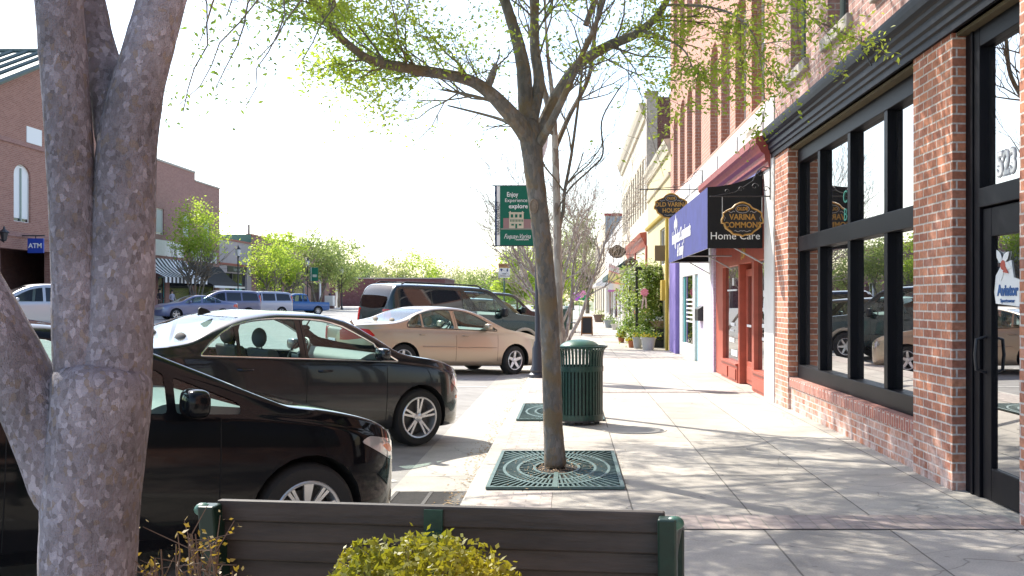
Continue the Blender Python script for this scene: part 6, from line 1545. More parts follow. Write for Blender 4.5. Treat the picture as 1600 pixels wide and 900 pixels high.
# ------------------------------------------------------------------ street furniture
# bench, its back towards the camera
L0 = Vector((-1.156, 2.50*K, 0)); R0 = Vector((.323, 2.35*K, 0)); ax = (R0-L0).normalized(); BL = (R0-L0).length
BN = empty('bench', (0, 0, 0), math.atan2(ax.y, ax.x)); BN.location = (L0+R0)/2; tag(BN, 'green framed bench with dark brown boards seen from behind, in front of the black car', 'bench')
hl = BL/2
lean = .13
for k in range(4):
    z0 = .535+k*.0665; 
    q = MB(); yo = -lean*((z0-.57)/.24)*.5
    q.box(-hl+.03, hl-.03, yo-.0, yo+.03, z0, z0+.0655); o = q.obj('slat', WOODP, BN, bevel=.005)
    if k == 3: q = None
for k in range(5):
    q = MB(); q.box(-hl+.05, hl-.06, .10+k*.085, .175+k*.085, .42, .455); q.obj('seat_board', WOODP, BN, bevel=.006)
for x0 in (-hl+.02, hl-.02):
    q = MB()
    q.prism([(-.03, .0), (.04, .0), (.045, .42), (.015, .60), (-.035, .79), (-.105, .79), (-.075, .60), (-.045, .42)], lambda u, v, t: (x0+t, u, v), -.028, .028)
    q.box(x0-.028, x0+.028, .48, .54, 0, .64); q.box(x0-.028, x0+.028, -.0, .52, .36, .41); q.tube([(x0, -.02, .62), (x0, .2, .65), (x0, .5, .65), (x0, .56, .60)], .025, 8)
    q.obj('side_frame', mat('bench_green', (.006, .028, .02), .4, noise=.3, nscale=25), BN, bevel=.006)
    q = MB(); q.ball((x0-(.022 if x0 < 0 else -.022), -.075, .775), .024, 12, 8, (1.2, 1, .9)); q.obj('bolt_cap', GREENL, BN, True)
q = MB(); q.box(-.03, .03, -.055, -.045, .725, .79); q.prism([(-.048, .57), (-.03, .57), (-.055, .725), (-.066, .725)], lambda u, v, t: (t, u, v), -.03, .03); q.box(-.025, .025, .05, .52, .37, .415); q.box(-.025, .025, .2, .26, 0, .37); q.obj('centre_bracket', GREENM, BN)

# litter bin
bx, by = .12, 9.0
LB = empty('litter_bin', (bx, by, 0)); tag(LB, 'dark green slatted steel litter bin with domed lid on the pavement', 'litter bin')
q = MB()
for k in range(40):
    t = 2*math.pi*k/40; r0 = .262; c, s_ = math.cos(t), math.sin(t); n_ = (-s_*.013, c*.013)
    pr = [(r0, .06), (r0, .66), (r0+.002, .78), (r0+.015, .86), (r0+.05, .905)]
    for (ra, za), (rb, zb_) in zip(pr, pr[1:]):
        q.add([(ra*c-n_[0], ra*s_-n_[1], za), (ra*c+n_[0], ra*s_+n_[1], za), (rb*c+n_[0], rb*s_+n_[1], zb_), (rb*c-n_[0], rb*s_-n_[1], zb_),
               ((ra+.008)*c-n_[0], (ra+.008)*s_-n_[1], za), ((ra+.008)*c+n_[0], (ra+.008)*s_+n_[1], za), ((rb+.008)*c+n_[0], (rb+.008)*s_+n_[1], zb_), ((rb+.008)*c-n_[0], (rb+.008)*s_-n_[1], zb_)],
              [(0, 1, 2, 3), (7, 6, 5, 4), (0, 3, 7, 4), (1, 5, 6, 2)])
q.obj('slats', GREENM, LB)
q = MB()
for r_, z0, z1 in ((.264, .06, .12), (.266, .62, .68)): q = MB(); q.lathe([(r_-.02, z0), (r_+.012, z0), (r_+.012, z1), (r_-.02, z1)], n=40, close=True); q.obj('band', GREENM, LB, True)
q = MB(); q.lathe([(.30, .895), (.325, .895), (.325, .915), (.30, .915)], n=40, close=True); q.obj('rim', GREENM, LB, True)
q = MB(); q.lathe([(.001, .99), (.08, .985), (.16, .965), (.215, .93), (.235, .905), (.235, .885), (.001, .885)], n=36); q.obj('lid', GREENL, LB, True)
q = MB(); q.lathe([(.001, .08), (.225, .08), (.225, .64), (.001, .64)], n=30); q.obj('liner', mat('liner_black', (.01, .012, .012), .7), LB)
q = MB()
for k in range(3): t = k*2.094; q.box(.2*math.cos(t)-.03, .2*math.cos(t)+.03, .2*math.sin(t)-.03, .2*math.sin(t)+.03, 0, .062)
q.lathe([(.001, .04), (.27, .04), (.27, .062), (.001, .062)], n=30); q.obj('base', POLE, LB)
mh = MB(); mh.lathe([(.001, .006), (.36, .006), (.36, .004)], c=(.72, 8.55*K, 0), n=36); o = mh.obj('manhole_cover', mat('cover_concrete', (.46, .43, .39), .9, noise=.2)); tag(o, 'round flush cover in the pavement just right of the litter bin', 'manhole cover')

# lamps
def lamp(x, y, z0, H_, label, group='black street lamps', m=POLE, banner=None):
    root = empty('street_lamp', (x, y, z0)); tag(root, label, 'street lamp', group)
    q = MB(); q.lathe([(.17, 0), (.17, .06), (.13, .10), (.145, .14), (.11, .22), (.10, .55), (.075, .62), (.07, .66), (.05, .70), (.048, H_-.75), (.06, H_-.72), (.05, H_-.70), (.05, H_-.62)], n=16); q.obj('pole', m, root, True)
    q = MB(); q.lathe([(.05, H_-.64), (.16, H_-.62), (.12, H_-.58), (.09, H_-.54)], n=16); q.lathe([(.20, H_-.06), (.215, H_-.03), (.10, H_+.12), (.03, H_+.2), (.01, H_+.32), (.001, H_+.32)], n=16); q.obj('lamp_cap', m, root, True)
    q = MB(); q.lathe([(.09, H_-.54), (.14, H_-.42), (.19, H_-.24), (.20, H_-.06)], n=12); q.obj('globe', GLOBE, root, True)
    return root
LM = lamp(-.60, 14.4, 0, 4.6, 'grey black street lamp nearest the camera, just behind the leaning trunk', m=POLEG)
lamp(XF(372, 57), 57, .55, 4.75, 'far street lamp rising behind the lilac people carrier')
lamp(XF(480.5, 73), 73, .55, 4.75, 'far street lamp carrying a small green banner')
lamp(XF(534, 82), 82, .5, 4.4, 'farthest street lamp, in front of the maroon wall')
lamp(XF(505, 118), 116, 0, 4.0, 'thin distant lamp near the white posts') if False else None
along(True)
# banner on the near lamp
BNR = empty('lamp_banner', (0, 0, 0)); tag(BNR, 'green Varina District banner on the near street lamp', 'banner')
yb = 14.4; x0, x1 = -1.40, -.66; z0, z1 = 2.47, 3.60
def sheet(x0, x1, z0, z1, m, nm, dy=0):
    q = MB(); n = 6
    q.box(x0, x1, yb-.004+dy, yb+.004+dy, z0, z1); return q.obj(nm, m, BNR)
sheet(x0, x0+.035, z0, z1, BANN, 'edge_stripe'); sheet(x0+.035, x0+.095, z0, z1, TEXTW, 'white_stripe'); sheet(x0+.095, x1, z0, z1, BANG, 'cloth')
for zz in (z0, z1): q = MB(); q.tube([(x0-.05, yb, zz), (-.6, yb, zz)], .010, 6); q.obj('arm', POLEG, BNR)
Mv = Matrix.Translation((x0+.066, yb-.008, (z0+z1)/2-.05)) @ Matrix.Rotation(R(90), 4, 'X') @ Matrix.Rotation(R(90), 4, 'Z')
text('VARINA DISTRICT', .078, TEXTB, BNR, Mv, 'lettering')
xc = (x0+.095+x1)/2
text('Enjoy', .12, TEXTW, BNR, MF(xc-.09, yb-.008, 3.43), 'lettering', width=.8, bold=.002)
text('Experience', .095, TEXTW, BNR, MF(xc-.02, yb-.008, 3.32), 'lettering')
text('explore', .115, TEXTW, BNR, MF(xc+.02, yb-.008, 3.21), 'lettering', bold=.002)
text('Fuquay-Varina', .125, TEXTW, BNR, MF(xc-.0, yb-.008, 2.645), 'lettering', shear=.45, width=.7); text('DOWNTOWN', .035, TEXTW, BNR, MF(xc+.1, yb-.008, 2.585), 'lettering', bold=.001)
q = MB(); f = lambda a, b, c, d, dd=.006: q.box(xc+a, xc+b, yb-.004-dd, yb-.004, c, d)
q.use(CREAM); f(-.15, .12, 2.80, 3.09); f(-.16, .13, 3.085, 3.10, .008); f(-.14, -.12, 3.10, 3.12); f(.09, .11, 3.10, 3.12)
q.use(mat('print_mauve', (.30, .18, .18), .8)); f(-.26, -.15, 2.80, 2.99, .005); f(.12, .27, 2.80, 2.97, .005)
q.use(BANG); 
for k in range(3): f(-.12+k*.08, -.075+k*.08, 3.0, 3.06, .009)
for k in range(9): f(-.13+k*.028, -.118+k*.028, 2.92, 2.965, .009)
f(-.035, .0, 2.80, 2.88, .009); f(-.11, -.06, 2.85, 2.88, .009); f(.03, .08, 2.85, 2.88, .009)
q.use(mat('print_grey', (.25, .25, .22), .8)); f(-.31, .29, 2.775, 2.80, .005)
q.obj('printed_building', CREAM, BNR)
# small banner on the far lamp
b2 = empty('lamp_banner', (0, 0, 0)); tag(b2, 'small green banner on the far lamp across the street', 'banner')
Yq = 73; q = MB(); q.box(XF(484, Yq), XF(497, Yq), Yq-.02, Yq+.02, P(0, 439, Yq)[2], P(0, 418, Yq)[2]); q.obj('cloth', BANG, b2); q = MB(); q.box(XF(485.5, Yq), XF(487, Yq), Yq-.03, Yq-.021, P(0, 439, Yq)[2], P(0, 418, Yq)[2]); q.box(XF(488.5, Yq), XF(495, Yq), Yq-.03, Yq-.021, P(0, 433, Yq)[2], P(0, 429, Yq)[2]); q.obj('print', BLIND, b2)
for py in (418, 439): q = MB(); q.tube([(XF(480.5, Yq), Yq, P(0, py, Yq)[2]), (XF(497, Yq), Yq, P(0, py, Yq)[2])], .02, 5); q.obj('arm', POLE, b2)
# parking sign
Ys = 31.0; xs_ = XF(788, Ys)
PS = empty('parking_sign', (0, 0, 0)); tag(PS, 'white parking notice with a tan header on a thin post above the parked cars', 'sign')
q = MB(); q.tube([(xs_, Ys, zg(xs_)), (xs_, Ys, 2.9)], .035, 8); q.obj('post', GREENL, PS)
q = MB(); q.box(xs_-.235, xs_+.235, Ys-.06, Ys-.04, P(0, 434, Ys)[2], P(0, 419, Ys)[2]); q.obj('panel', WHITE2, PS)
q = MB(); q.box(xs_-.235, xs_+.235, Ys-.06, Ys-.04, P(0, 418.7, Ys)[2], P(0, 412, Ys)[2]); q.obj('header', mat('sign_tan', (.45, .26, .12), .6), PS)
text('EVENT LANE', .09, mat('sign_rust', (.3, .09, .03), .6), PS, MF(xs_, Ys-.066, P(0, 415.2, Ys)[2]), 'lettering', width=.75)
q = MB(); zq = P(0, 422.5, Ys)[2]; q.prism([(xs_-.17, zq+.06), (xs_-.05, zq+.06), (xs_-.11, zq-.05)], lambda u, v, t: (u, t, v), Ys-.068, Ys-.061); q.box(xs_+.10, xs_+.15, Ys-.068, Ys-.061, zq-.05, zq+.03); q.ball((xs_+.125, Ys-.065, zq+.055), .025, 8, 6); q.obj('symbols', mat('sign_ink', (.03, .05, .18), .6), PS)
text('NEVER', .06, TEXTB, PS, MF(xs_, Ys-.066, P(0, 428, Ys)[2]), 'lettering'); text('TAKE CHANCE 3', .05, TEXTB, PS, MF(xs_, Ys-.066, P(0, 431.6, Ys)[2]), 'lettering')
# white posts far off
for i, (px, t_, Yp) in enumerate(((462, 436, 92), (470.5, 412, 95), (500, 412, 88), (526, 445, 100))):
    q = MB(); x = XF(px, Yp); q.lathe([(.16, 0), (.14, .3), (.11, P(0, t_, Yp)[2]), (.001, P(0, t_, Yp)[2]+.05)], c=(x, Yp, 0), n=10); o = q.obj('white_post', WHITE2, smooth=True)
    tag(o, ['short white post left of the far banner lamp', 'tall white post touching the far banner lamp', 'tall white post just right of the far green banner', 'thin grey white post nearest the maroon wall'][i], 'post', 'white posts at the end of the street')
sq = empty('stop_sign', (0, 0, 0)); tag(sq, 'back of an octagonal road sign left of the far banner lamp', 'sign')
Yo = 84; xo = XF(475, Yo); zo = P(0, 425, Yo)[2]; q = MB(); q.prism([(xo+.42*math.cos(R(22.5+45*k)), zo+.42*math.sin(R(22.5+45*k))) for k in range(8)], lambda u, v, t: (u, t, v), Yo-.02, Yo); q.obj('plate', WHITE2, sq); q = MB(); q.tube([(xo, Yo+.04, 0), (xo, Yo+.04, zo)], .05, 6); q.obj('post', SILV, sq)
uc = empty('utility_cabinet', (0, 0, 0)); tag(uc, 'pale cabinet with a dark top object right of the blue pickup', 'cabinet')
Yu = 85; q = MB(); q.box(XF(507, Yu), XF(520, Yu), Yu, Yu+.8, .3, P(0, 462, Yu)[2]); q.obj('box', WHITE, uc, bevel=.03); q = MB(); q.box(XF(513, Yu), XF(521, Yu), Yu-.2, Yu+.4, .2, P(0, 478, Yu)[2]); q.obj('base_box', BR_DARK, uc); q = MB(); q.ball((XF(514, Yu), Yu+.3, P(0, 460, Yu)[2]), .16, 10, 6); q.obj('top_lamp', POLE, uc, True)

along(False)
# planting beside the bench
def shrub(x, y, z0, rx, ry, H_, label, seed, leafm, n, ls, stems=26, dome=True, bare=0, name='shrub'):
    y = y*K
    r_ = random.Random(seed); T = empty(name, (0, 0, 0)); tag(T, label, 'shrub'); st = MB(); tp = []
    for k in range(stems):
        a = r_.uniform(0, 6.28); q_ = math.sqrt(r_.random()); ex = Vector((x+rx*q_*math.cos(a), y+ry*q_*math.sin(a), z0+H_*(math.sqrt(max(0, 1-q_**2.2))*.45+.53)))
        p0 = Vector((x+.05*math.cos(a), y+.05*math.sin(a), z0)); mid = (p0+ex)/2+Vector((r_.gauss(0, .03), r_.gauss(0, .03), .03)); st.tube([p0, mid, ex], [.006, .004, .002], 4, cap=False)
        for i in range(4+int(bare*5)):
            b0 = mid+(ex-mid)*r_.random(); e = b0+Vector((r_.gauss(0, .05), r_.gauss(0, .05), abs(r_.gauss(.03, .03)))); st.tube([b0, e], [.002, .0012], 3, cap=False); tp.append(e)
        tp.append(ex)
    st.obj('stems', mat('twig_brown', (.16, .11, .08), .8), T)
    lv = MB(); k = 0
    while k < n:
        if dome:
            a = r_.uniform(0, 6.28); q_ = math.sqrt(r_.random()); top = z0+H_*(.62+.38*math.sqrt(max(0, 1-q_**2.6)))+.02*math.sin(a*3+q_*7+1)+.014*math.sin(a*8+q_*15)+(.03*r_.random() if r_.random() < .12 else 0); p = Vector((x+rx*q_*math.cos(a), y+ry*q_*math.sin(a), top-abs(r_.gauss(0, .045))+.01*r_.random()))
            if r_.random() < .45:
                q_ = 1; zz = r_.uniform(z0+.08*H_, z0+H_*.66); p = Vector((x+rx*math.cos(a)*r_.uniform(.8, 1.02), y+ry*math.sin(a)*r_.uniform(.8, 1.02), zz))
        else:
            e = r_.choice(tp); p = e+Vector((r_.gauss(0, .012), r_.gauss(0, .012), r_.gauss(0, .012)))
        u = Vector((r_.gauss(0, 1), r_.gauss(0, 1), abs(r_.gauss(.5, .7)))).normalized(); v = u.orthogonal().normalized(); w_ = u.cross(v); a = r_.uniform(0, 6.3); v = v*math.cos(a)+w_*math.sin(a); e_ = ls*r_.uniform(.6, 1.25); k += 1
        lv.add([p-u*e_, p+v*e_*.5-u*e_*.1, p+u*e_, p-v*e_*.5-u*e_*.1], [(0, 1, 2, 3)])
    lv.obj('foliage', leafm, T); return T
shrub(-.405, 2.06, .05, .315, .22, .735, 'rounded clipped yellow green hedge shrub in front of the bench back', 31, LEAF_H, 9000, .0125)
shrub(-1.02, 2.06, .05, .15, .14, .78, 'thin twiggy shrub with few leaves between the trunk and the bench', 32, LEAF_R, 520, .010, stems=34, dome=False, bare=1)
along(True)
q = MB(); q.quad((-1.7, 1.4, .012), (.15, 1.4, .012), (.15, 2.28, .012), (-1.7, 2.28, .012)); S('planting_bed', q, MULCH)

along(False)
# things in front of the yellow shop
def pot(x, y, r, h, m, label, z=0, flower=FLOWY, leafm=LEAF_G, n=260, fh=.22, nf=60, seed=0, group='plant pots by the yellow shop'):
    T = empty('plant_pot', (x, y, z)); tag(T, label, 'plant pot', group); r_ = random.Random(seed)
    q = MB(); q.lathe([(.001, 0), (r*.68, 0), (r*.92, h*.86), (r*1.02, h*.86), (r*1.02, h), (r*.9, h), (r*.85, h*.9), (.001, h*.9)], n=20); q.obj('pot', m, T, True)
    q = MB()
    for k in range(n):
        p = Vector((r_.gauss(0, r*.6), r_.gauss(0, r*.6), h+abs(r_.gauss(0, fh*.5)))); u = Vector((r_.gauss(0, 1), r_.gauss(0, 1), abs(r_.gauss(0, 1)))).normalized(); v = u.orthogonal(); e = .035*r_.uniform(.6, 1.5); q.add([p-u*e, p+v*e*.4, p+u*e, p-v*e*.4], [(0, 1, 2, 3)])
    q.obj('foliage', leafm, T)
    if nf:
        q = MB()
        for k in range(nf): q.ball((r_.gauss(0, r*.62), r_.gauss(0, r*.6)-r*.3, h+abs(r_.gauss(.03, fh*.25))), .024, 5, 4)
        q.obj('flowers', flower, T)
    return T
pot(XF(1014, 22.2), 22.4, .23, .38, POTW, 'large pale pot of yellow flowers beside the drainpipe', seed=1, n=300)
pot(XF(998, 22.8), 23.2, .16, .36, mat('pot_grey', (.36, .38, .38), .7), 'grey pot squeezed behind the large pale pot', seed=2)
pot(XF(988, 23.4), 23.6, .13, .22, TERRA, 'terracotta pot of yellow flowers nearest the pavement', seed=3)
pot(XF(971, 26.4), 26.4, .12, .18, TERRA, 'small terracotta pot under yellow flowers beside the white bench', seed=4, n=420, fh=.45)
pot(XF(1029, 23.6), 23.8, .26, .28, mat('pot_tan', (.34, .24, .16), .8), 'tan planter raised on a dark stand by the wall', z=.55, flower=WHITE2, seed=5)
q = MB(); q.box(XF(1029, 23.6)-.24, XF(1029, 23.6)+.24, 23.8*K-.24, 23.8*K+.24, 0, .549); o = q.obj('plant_stand', SIGNBK); tag(o, 'dark block stand under the tan planter', 'stand')
pot(XF(953, 41), 41, .33, .40, mat('pot_slate', (.30, .33, .34), .8), 'slate grey planter farther along near the black chairs', seed=6, nf=0, n=200, fh=.25)
pot(XF(936, 52), 52, .40, .5, mat('pot_brown', (.18, .12, .09), .8), 'brown planter farthest along the shop fronts', seed=7, nf=0, n=200, fh=.3)
pot(XF(962, 38), 38, .24, .3, POTW, 'low white planter beside the slate grey one', seed=8, nf=0, n=150)
along(True)
# ivy arbour
IV = empty('ivy_trellis', (0, 0, 0)); tag(IV, 'trellis covered in climbing ivy against the yellow shop', 'climbing plant'); r_ = random.Random(77)
q = MB()
for x, y in ((2.1, 24.0), (2.85, 24.0), (2.1, 26.6), (2.85, 26.6)): q.box(x-.04, x+.04, y-.04, y+.04, 0, 2.5)
q.box(2.06, 2.86, 23.95, 24.05, 2.4, 2.5); q.box(2.06, 2.86, 26.55, 26.65, 2.4, 2.5)
for k in range(5): q.box(2.09, 2.13, 24, 26.6, .5+k*.45, .53+k*.45)
q.obj('frame', mat('trellis_dark', (.03, .035, .025), .7), IV)
q = MB()
cl = [(Vector((r_.uniform(1.85, 2.85), r_.uniform(23.8, 27.2), z)), r_.uniform(.1, .2)) for z in [r_.uniform(.3, 2.55) for _ in range(46)]]+[(Vector((r_.uniform(2.0, 2.9), 23.9, r_.uniform(.2, 2.4))), .16) for _ in range(20)]
for k in range(9500):
    c, s_ = r_.choice(cl); p = c+Vector((r_.gauss(0, s_), r_.gauss(0, s_), r_.gauss(0, s_)))
    if p.x > 2.88: continue
    u = Vector((r_.gauss(0, 1), r_.gauss(0, 1), r_.gauss(0, .8))).normalized(); v = u.orthogonal().normalized(); e = .055*r_.uniform(.6, 1.4); q.add([p-u*e, p+v*e*.5, p+u*e, p-v*e*.5], [(0, 1, 2, 3)])
q.obj('foliage', leaf_mat('leaf_ivy', (.09, .16, .03), (.28, .34, .08), .45), IV)
along(False)
rb = empty('ribbon_bow', (0, 0, 0)); tag(rb, 'pink ribbon bow tied on the ivy trellis', 'bow'); bp_ = Vector(P(1007, 457, 23.5)); q = MB()
for k in range(8): a = k*.785; q.tube([bp_, bp_+Vector((.10*math.cos(a), -.03, .10*math.sin(a))), bp_+Vector((.13*math.cos(a+.5), -.05, .13*math.sin(a+.5))), bp_+Vector((0, -.02, 0))], .022, 6)
q.obj('loops', PINK, rb, True); q = MB(); q.tube([bp_, bp_+Vector((-.05, -.02, -.25)), bp_+Vector((-.08, 0, -.5))], .03, 5, ell=.3); q.tube([bp_, bp_+Vector((.04, -.02, -.25)), bp_+Vector((.05, 0, -.48))], .03, 5, ell=.3); q.obj('tails', mat('ribbon_tail', (.6, .45, .45), .6), rb)
# white bench
along(True)
WB = empty('garden_bench', (0, 0, 0)); tag(WB, 'white slatted garden bench against the shop beside the ivy', 'bench'); bx0, bx1, yb_ = XF(966, 27.6), XF(991, 27.6), 27.6
q = MB()
for k in range(7): x = bx0+.04+(bx1-bx0-.08)*k/6; q.box(x-.02, x+.02, yb_+.5, yb_+.53, .45, 1.0)
q.box(bx0, bx1, yb_+.49, yb_+.54, 1.0, 1.07); q.box(bx0, bx1, yb_+.49, yb_+.54, .42, .47); q.obj('backrest', WHITE2, WB); q = MB(); q.box(bx0, bx1, yb_, yb_+.5, .40, .44); q.obj('seat', WHITE2, WB)
for x in (bx0, bx1-.05):
    for y in (yb_, yb_+.48): q = MB(); q.box(x, x+.05, y, y+.05, 0, .40); q.obj('leg', WHITE2, WB)
along(False)
# sandwich board
SB = empty('sandwich_board', (XF(917, 32), 32, 0)); tag(SB, 'wooden framed chalkboard standing on the pavement', 'sandwich board')
for sg in (-1, 1):
    f = lambda u, v, t: (u, sg*(.22-.2*v/.75)+t*sg, v); q = MB(); q.prism([(-.21, .06), (.21, .06), (.19, .74), (-.19, .74)], f, 0, .02); bo_ = q.obj('board', mat('chalkboard', (.035, .035, .035), .8), SB)
    q = MB(); q.prism([(-.25, 0), (-.20, 0), (-.185, .78), (-.23, .78)], f, .0, .04); q.prism([(.25, 0), (.20, 0), (.185, .78), (.23, .78)], f, .0, .04); q.prism([(-.19, .73), (.19, .73), (.19, .79), (-.19, .79)], f, .0, .04); q.prism([(-.2, .05), (.2, .05), (.2, .10), (-.2, .10)], f, .0, .04); q.obj('frame', mat('frame_wood', (.28, .13, .05), .7), bo_)
# far bin and bench
FB = empty('litter_bin', (XF(886, 36.8), 36.8, 0)); tag(FB, 'distant green litter bin half hidden behind the leaning trunk', 'litter bin')
q = MB(); q.lathe([(.28, .05), (.28, .95), (.33, 1.05), (.30, 1.06), (.2, 1.15), (.001, 1.18)], n=20); q.obj('body', GREENM, FB, True); q = MB(); q.lathe([(.001, 1.19), (.1, 1.18), (.22, 1.13), (.24, 1.08), (.001, 1.08)], n=20); q.obj('lid', GREENL, FB, True)
FC = empty('bench', (XF(893, 35), 35, 0)); tag(FC, 'small black metal bench beyond the litter bin on the pavement', 'bench')
q = MB(); q.box(-.25, .2, -.6, .6, .42, .46); q.obj('seat', BLKPL, FC); q = MB(); [q.box(-.28, -.25, -.58+k*.12, -.52+k*.12, .45, .9) for k in range(10)]; q.box(-.29, -.24, -.6, .6, .88, .93); q.obj('backrest', BLKPL, FC)
for x in (-.24, .14):
    for y in (-.58, .53): q = MB(); q.box(x, x+.05, y, y+.05, 0, .42); q.obj('leg', BLKPL, FC)
# chairs by the far shop
def iron_chair(x, y, label):
    T = empty('cafe_chair', (x, y, 0), .4); tag(T, label, 'chair', 'black chairs outside the shops'); q = MB(); q.box(-.2, .2, -.2, .2, .44, .47); q.obj('seat', BLKPL, T); q = MB()
    for k in range(5): q.tube([(.2, -.16+k*.08, .46), (.24, -.16+k*.08, .92)], .012, 5)
    q.tube([(.24, -.2, .92), (.26, 0, 1.0), (.24, .2, .92)], .015, 5); q.obj('backrest', BLKPL, T)
    for sx in (-1, 1):
        for sy in (-1, 1): q = MB(); q.tube([(.18*sx, .18*sy, .45), (.21*sx, .21*sy, 0)], .014, 5); q.obj('leg', BLKPL, T)
iron_chair(XF(957, 43.5), 43.5, 'black iron chair by the shop wall, nearer one'); iron_chair(XF(950, 47), 47, 'black iron chair by the shop wall, farther one')
# striped flag
FLG = empty('striped_flag', (0, 0, 0)); tag(FLG, 'pale pink and yellow striped flag hanging from a slanting pole', 'flag'); Yf_ = 30.0
q = MB(); q.tube([P(946, 409, Yf_), P(1000, 433, Yf_)], .014, 6); q.obj('pole', WHITE2, FLG)
stripes = [(0, (.75, .55, .60)), (.10, (.70, .70, .72)), (.22, (.75, .35, .35)), (.27, (.80, .70, .40)), (.45, (.80, .72, .30)), (.60, (.75, .40, .30)), (.68, (.8, .78, .75)), (.92, (.55, .20, .45))]
top_l, top_r, bot_l, bot_r = P(951, 412, Yf_), P(980, 424, Yf_), P(950, 456, Yf_), P(973, 456, Yf_)
def fp(u, v):
    a = Vector(top_l).lerp(Vector(top_r), u); b = Vector(bot_l).lerp(Vector(bot_r), u); p = a.lerp(b, v); p.y += .06*math.sin(u*9+v*2)*v; return tuple(p)
for i, (v0, c) in enumerate(stripes):
    v1 = stripes[i+1][0] if i+1 < len(stripes) else 1.0; q = MB(); n = 10
    for k in range(n): q.quad(fp(k/n, v0), fp((k+1)/n, v0), fp((k+1)/n, v1), fp(k/n, v1))
    q.obj('cloth_stripe', mat('flag_%d' % i, c, .7), FLG)
q = MB(); q.quad(P(980, 424, Yf_), P(987, 428, Yf_), P(978, 446, Yf_), P(974, 448, Yf_)); q.obj('cloth_stripe', mat('flag_sky', (.30, .45, .65), .7), FLG)
# garden spinner
SP = empty('flower_spinner', (0, 0, 0)); tag(SP, 'purple and pink windsock flower with green leaves hung over the far pavement', 'windsock'); Yw = 46
for (px, py, r0, c, nm) in ((901, 463, .26, (.45, .12, .60), 'purple_petals'), (910, 459, .22, (.75, .30, .50), 'pink_petals')):
    c0 = Vector(P(px, py, Yw)); q = MB()
    for k in range(8):
        a = k*.785; u = Vector((math.cos(a), 0, math.sin(a))); q.ball(c0+u*r0*.6+Vector((0, .03*(k % 2), 0)), r0*.45, 8, 6, (1, .3, 1))
    q.obj(nm, mat(nm, c, .6), SP, True)
q = MB(); c0 = Vector(P(909, 469, Yw))
for a in (.2, .9, 2.6): q.prism(petal((c0.x, c0.z), a, .5, .1), lambda u, v, t: (u, Yw*K+t, v), 0, .02)
q.tube([P(905, 470, Yw), P(905, 505, Yw)], .02, 5); q.obj('leaves', mat('spinner_green', (.03, .35, .12), .6), SP)

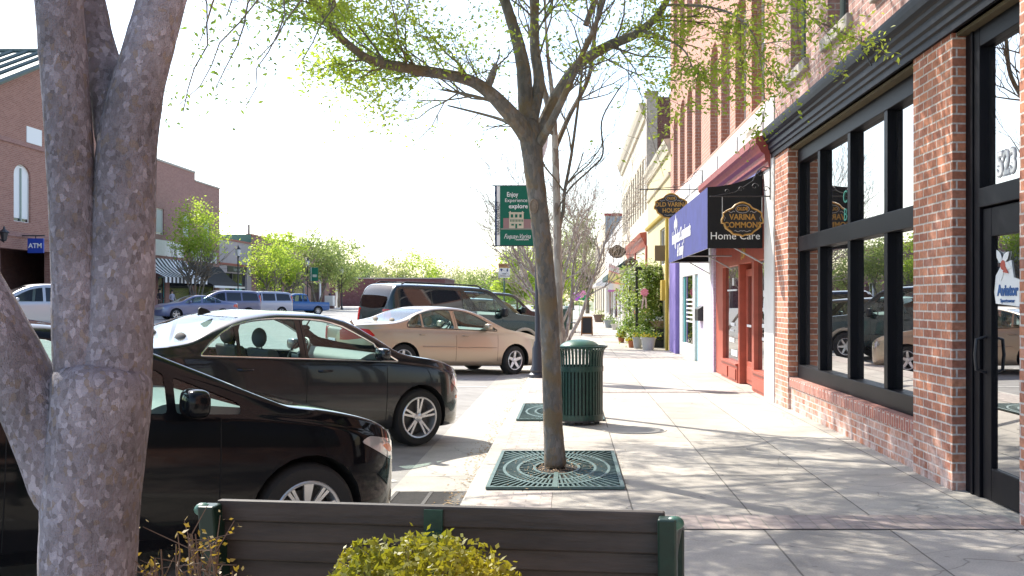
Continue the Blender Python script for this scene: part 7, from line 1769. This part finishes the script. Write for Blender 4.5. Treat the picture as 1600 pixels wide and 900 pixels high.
# two people outside the shop across the street
def person(x, y, z0, sit, label, top, legs, hair, sc=1.0):
    """standing or seated figure, one skinned body; head with face, hair and clothes as children"""
    hip = .92 if not sit else .50; J = {}
    sk = [((0, 0, hip), .13), ((0, 0, hip+.14), .12), ((0, 0, hip+.30), .135), ((0, 0, hip+.44), .13), ((0, 0, hip+.53), .06), ((0, .01, hip+.60), .055), ((0, .0, hip+.69), .085), ((0, .0, hip+.78), .08)]
    vs = [p for p, _ in sk]; rs = [r for _, r in sk]; es = [(i, i+1) for i in range(len(sk)-1)]
    def chain(start, pts):
        prev = start
        for p, r in pts: vs.append(p); rs.append(r); es.append((prev, len(vs)-1)); prev = len(vs)-1
    for s_ in (-1, 1):
        chain(3, [((s_*.18, 0, hip+.46), .055), ((s_*.25, .02, hip+.20), .042), ((s_*.22, -.16, hip+.06), .034), ((s_*.18, -.25, hip+.04), .03)])
        if sit: chain(0, [((s_*.10, -.12, hip), .085), ((s_*.13, -.44, hip+.02), .06), ((s_*.13, -.45, hip-.25), .045), ((s_*.13, -.44, .06), .035), ((s_*.13, -.58, .04), .035)])
        else: chain(0, [((s_*.10, 0, hip-.06), .09), ((s_*.11, -.02, .50), .06), ((s_*.11, .02, .10), .04), ((s_*.12, -.12, .04), .038)])
    me = bpy.data.meshes.new('body'); me.from_pydata([(a*sc, b*sc, c*sc) for a, b, c in vs], es, []); o = bpy.data.objects.new('tmp', me); COL.objects.link(o)
    m_ = o.modifiers.new('s', 'SKIN'); m_.use_smooth_shade = True
    for i, v in enumerate(me.skin_vertices[0].data): v.radius = (rs[i]*sc, rs[i]*sc*.8); v.use_root = (i == 0)
    s2 = o.modifiers.new('b', 'SUBSURF'); s2.levels = 1; bpy.context.view_layer.update()
    m2 = bpy.data.meshes.new_from_object(o.evaluated_get(bpy.context.evaluated_depsgraph_get())); bpy.data.objects.remove(o)
    m2.name = 'person'; m2.materials.clear()
    for q in (mat('skin', (.45, .28, .20), .6), top, legs): m2.materials.append(q)
    for p in m2.polygons:
        c = p.center/sc
        p.material_index = 0 if c.z > hip+.52 else (1 if c.z > hip+.02 and abs(c.y) < .13 else (2 if c.z < hip+.1 and not (abs(c.x) > .17 and c.z > hip) else 0)); p.use_smooth = True
    po = bpy.data.objects.new('person', m2); COL.objects.link(po); po.location = (x, y*K, z0); po.rotation_euler = (0, 0, R(60)); tag(po, label, 'person')
    q = MB(); q.ball((0, .02*sc, (hip+.76)*sc), .105*sc, 12, 8, (.95, 1.05, 1.0)); q.box(-.09*sc, .09*sc, .03*sc, .11*sc, (hip+.56)*sc, (hip+.76)*sc); q.obj('hair', hair, po, True)
    return po
st_, t_, b_ = newmat('shirt_striped'); wv = N(t_, 'ShaderNodeTexWave', bands_direction='Z'); wv.inputs['Scale'].default_value = 4.5; cr = N(t_, 'ShaderNodeValToRGB'); cr.color_ramp.interpolation = 'CONSTANT'; cr.color_ramp.elements[0].color = (.7, .7, .75, 1); cr.color_ramp.elements[1].position = .5; cr.color_ramp.elements[1].color = (.08, .06, .2, 1)
tc_ = N(t_, 'ShaderNodeTexCoord'); t_.links.new(tc_.outputs['Object'], wv.inputs[0]); t_.links.new(wv.outputs[0], cr.inputs[0]); t_.links.new(cr.outputs[0], b_.inputs[0])
person(XF(269, 53.5), 53.5, .58, False, 'person in a blue and white striped shirt outside the shop across the street', st_, mat('trousers_dark', (.04, .04, .06), .8), mat('hair_dark', (.03, .02, .015), .7), .93)
person(XF(250, 53), 53, .58, False, 'person in dark clothes by the brick wall across the street', mat('coat_dark', (.03, .02, .025), .8), mat('trousers_brown', (.10, .06, .05), .8), mat('hair_black', (.015, .012, .01), .7), .98)
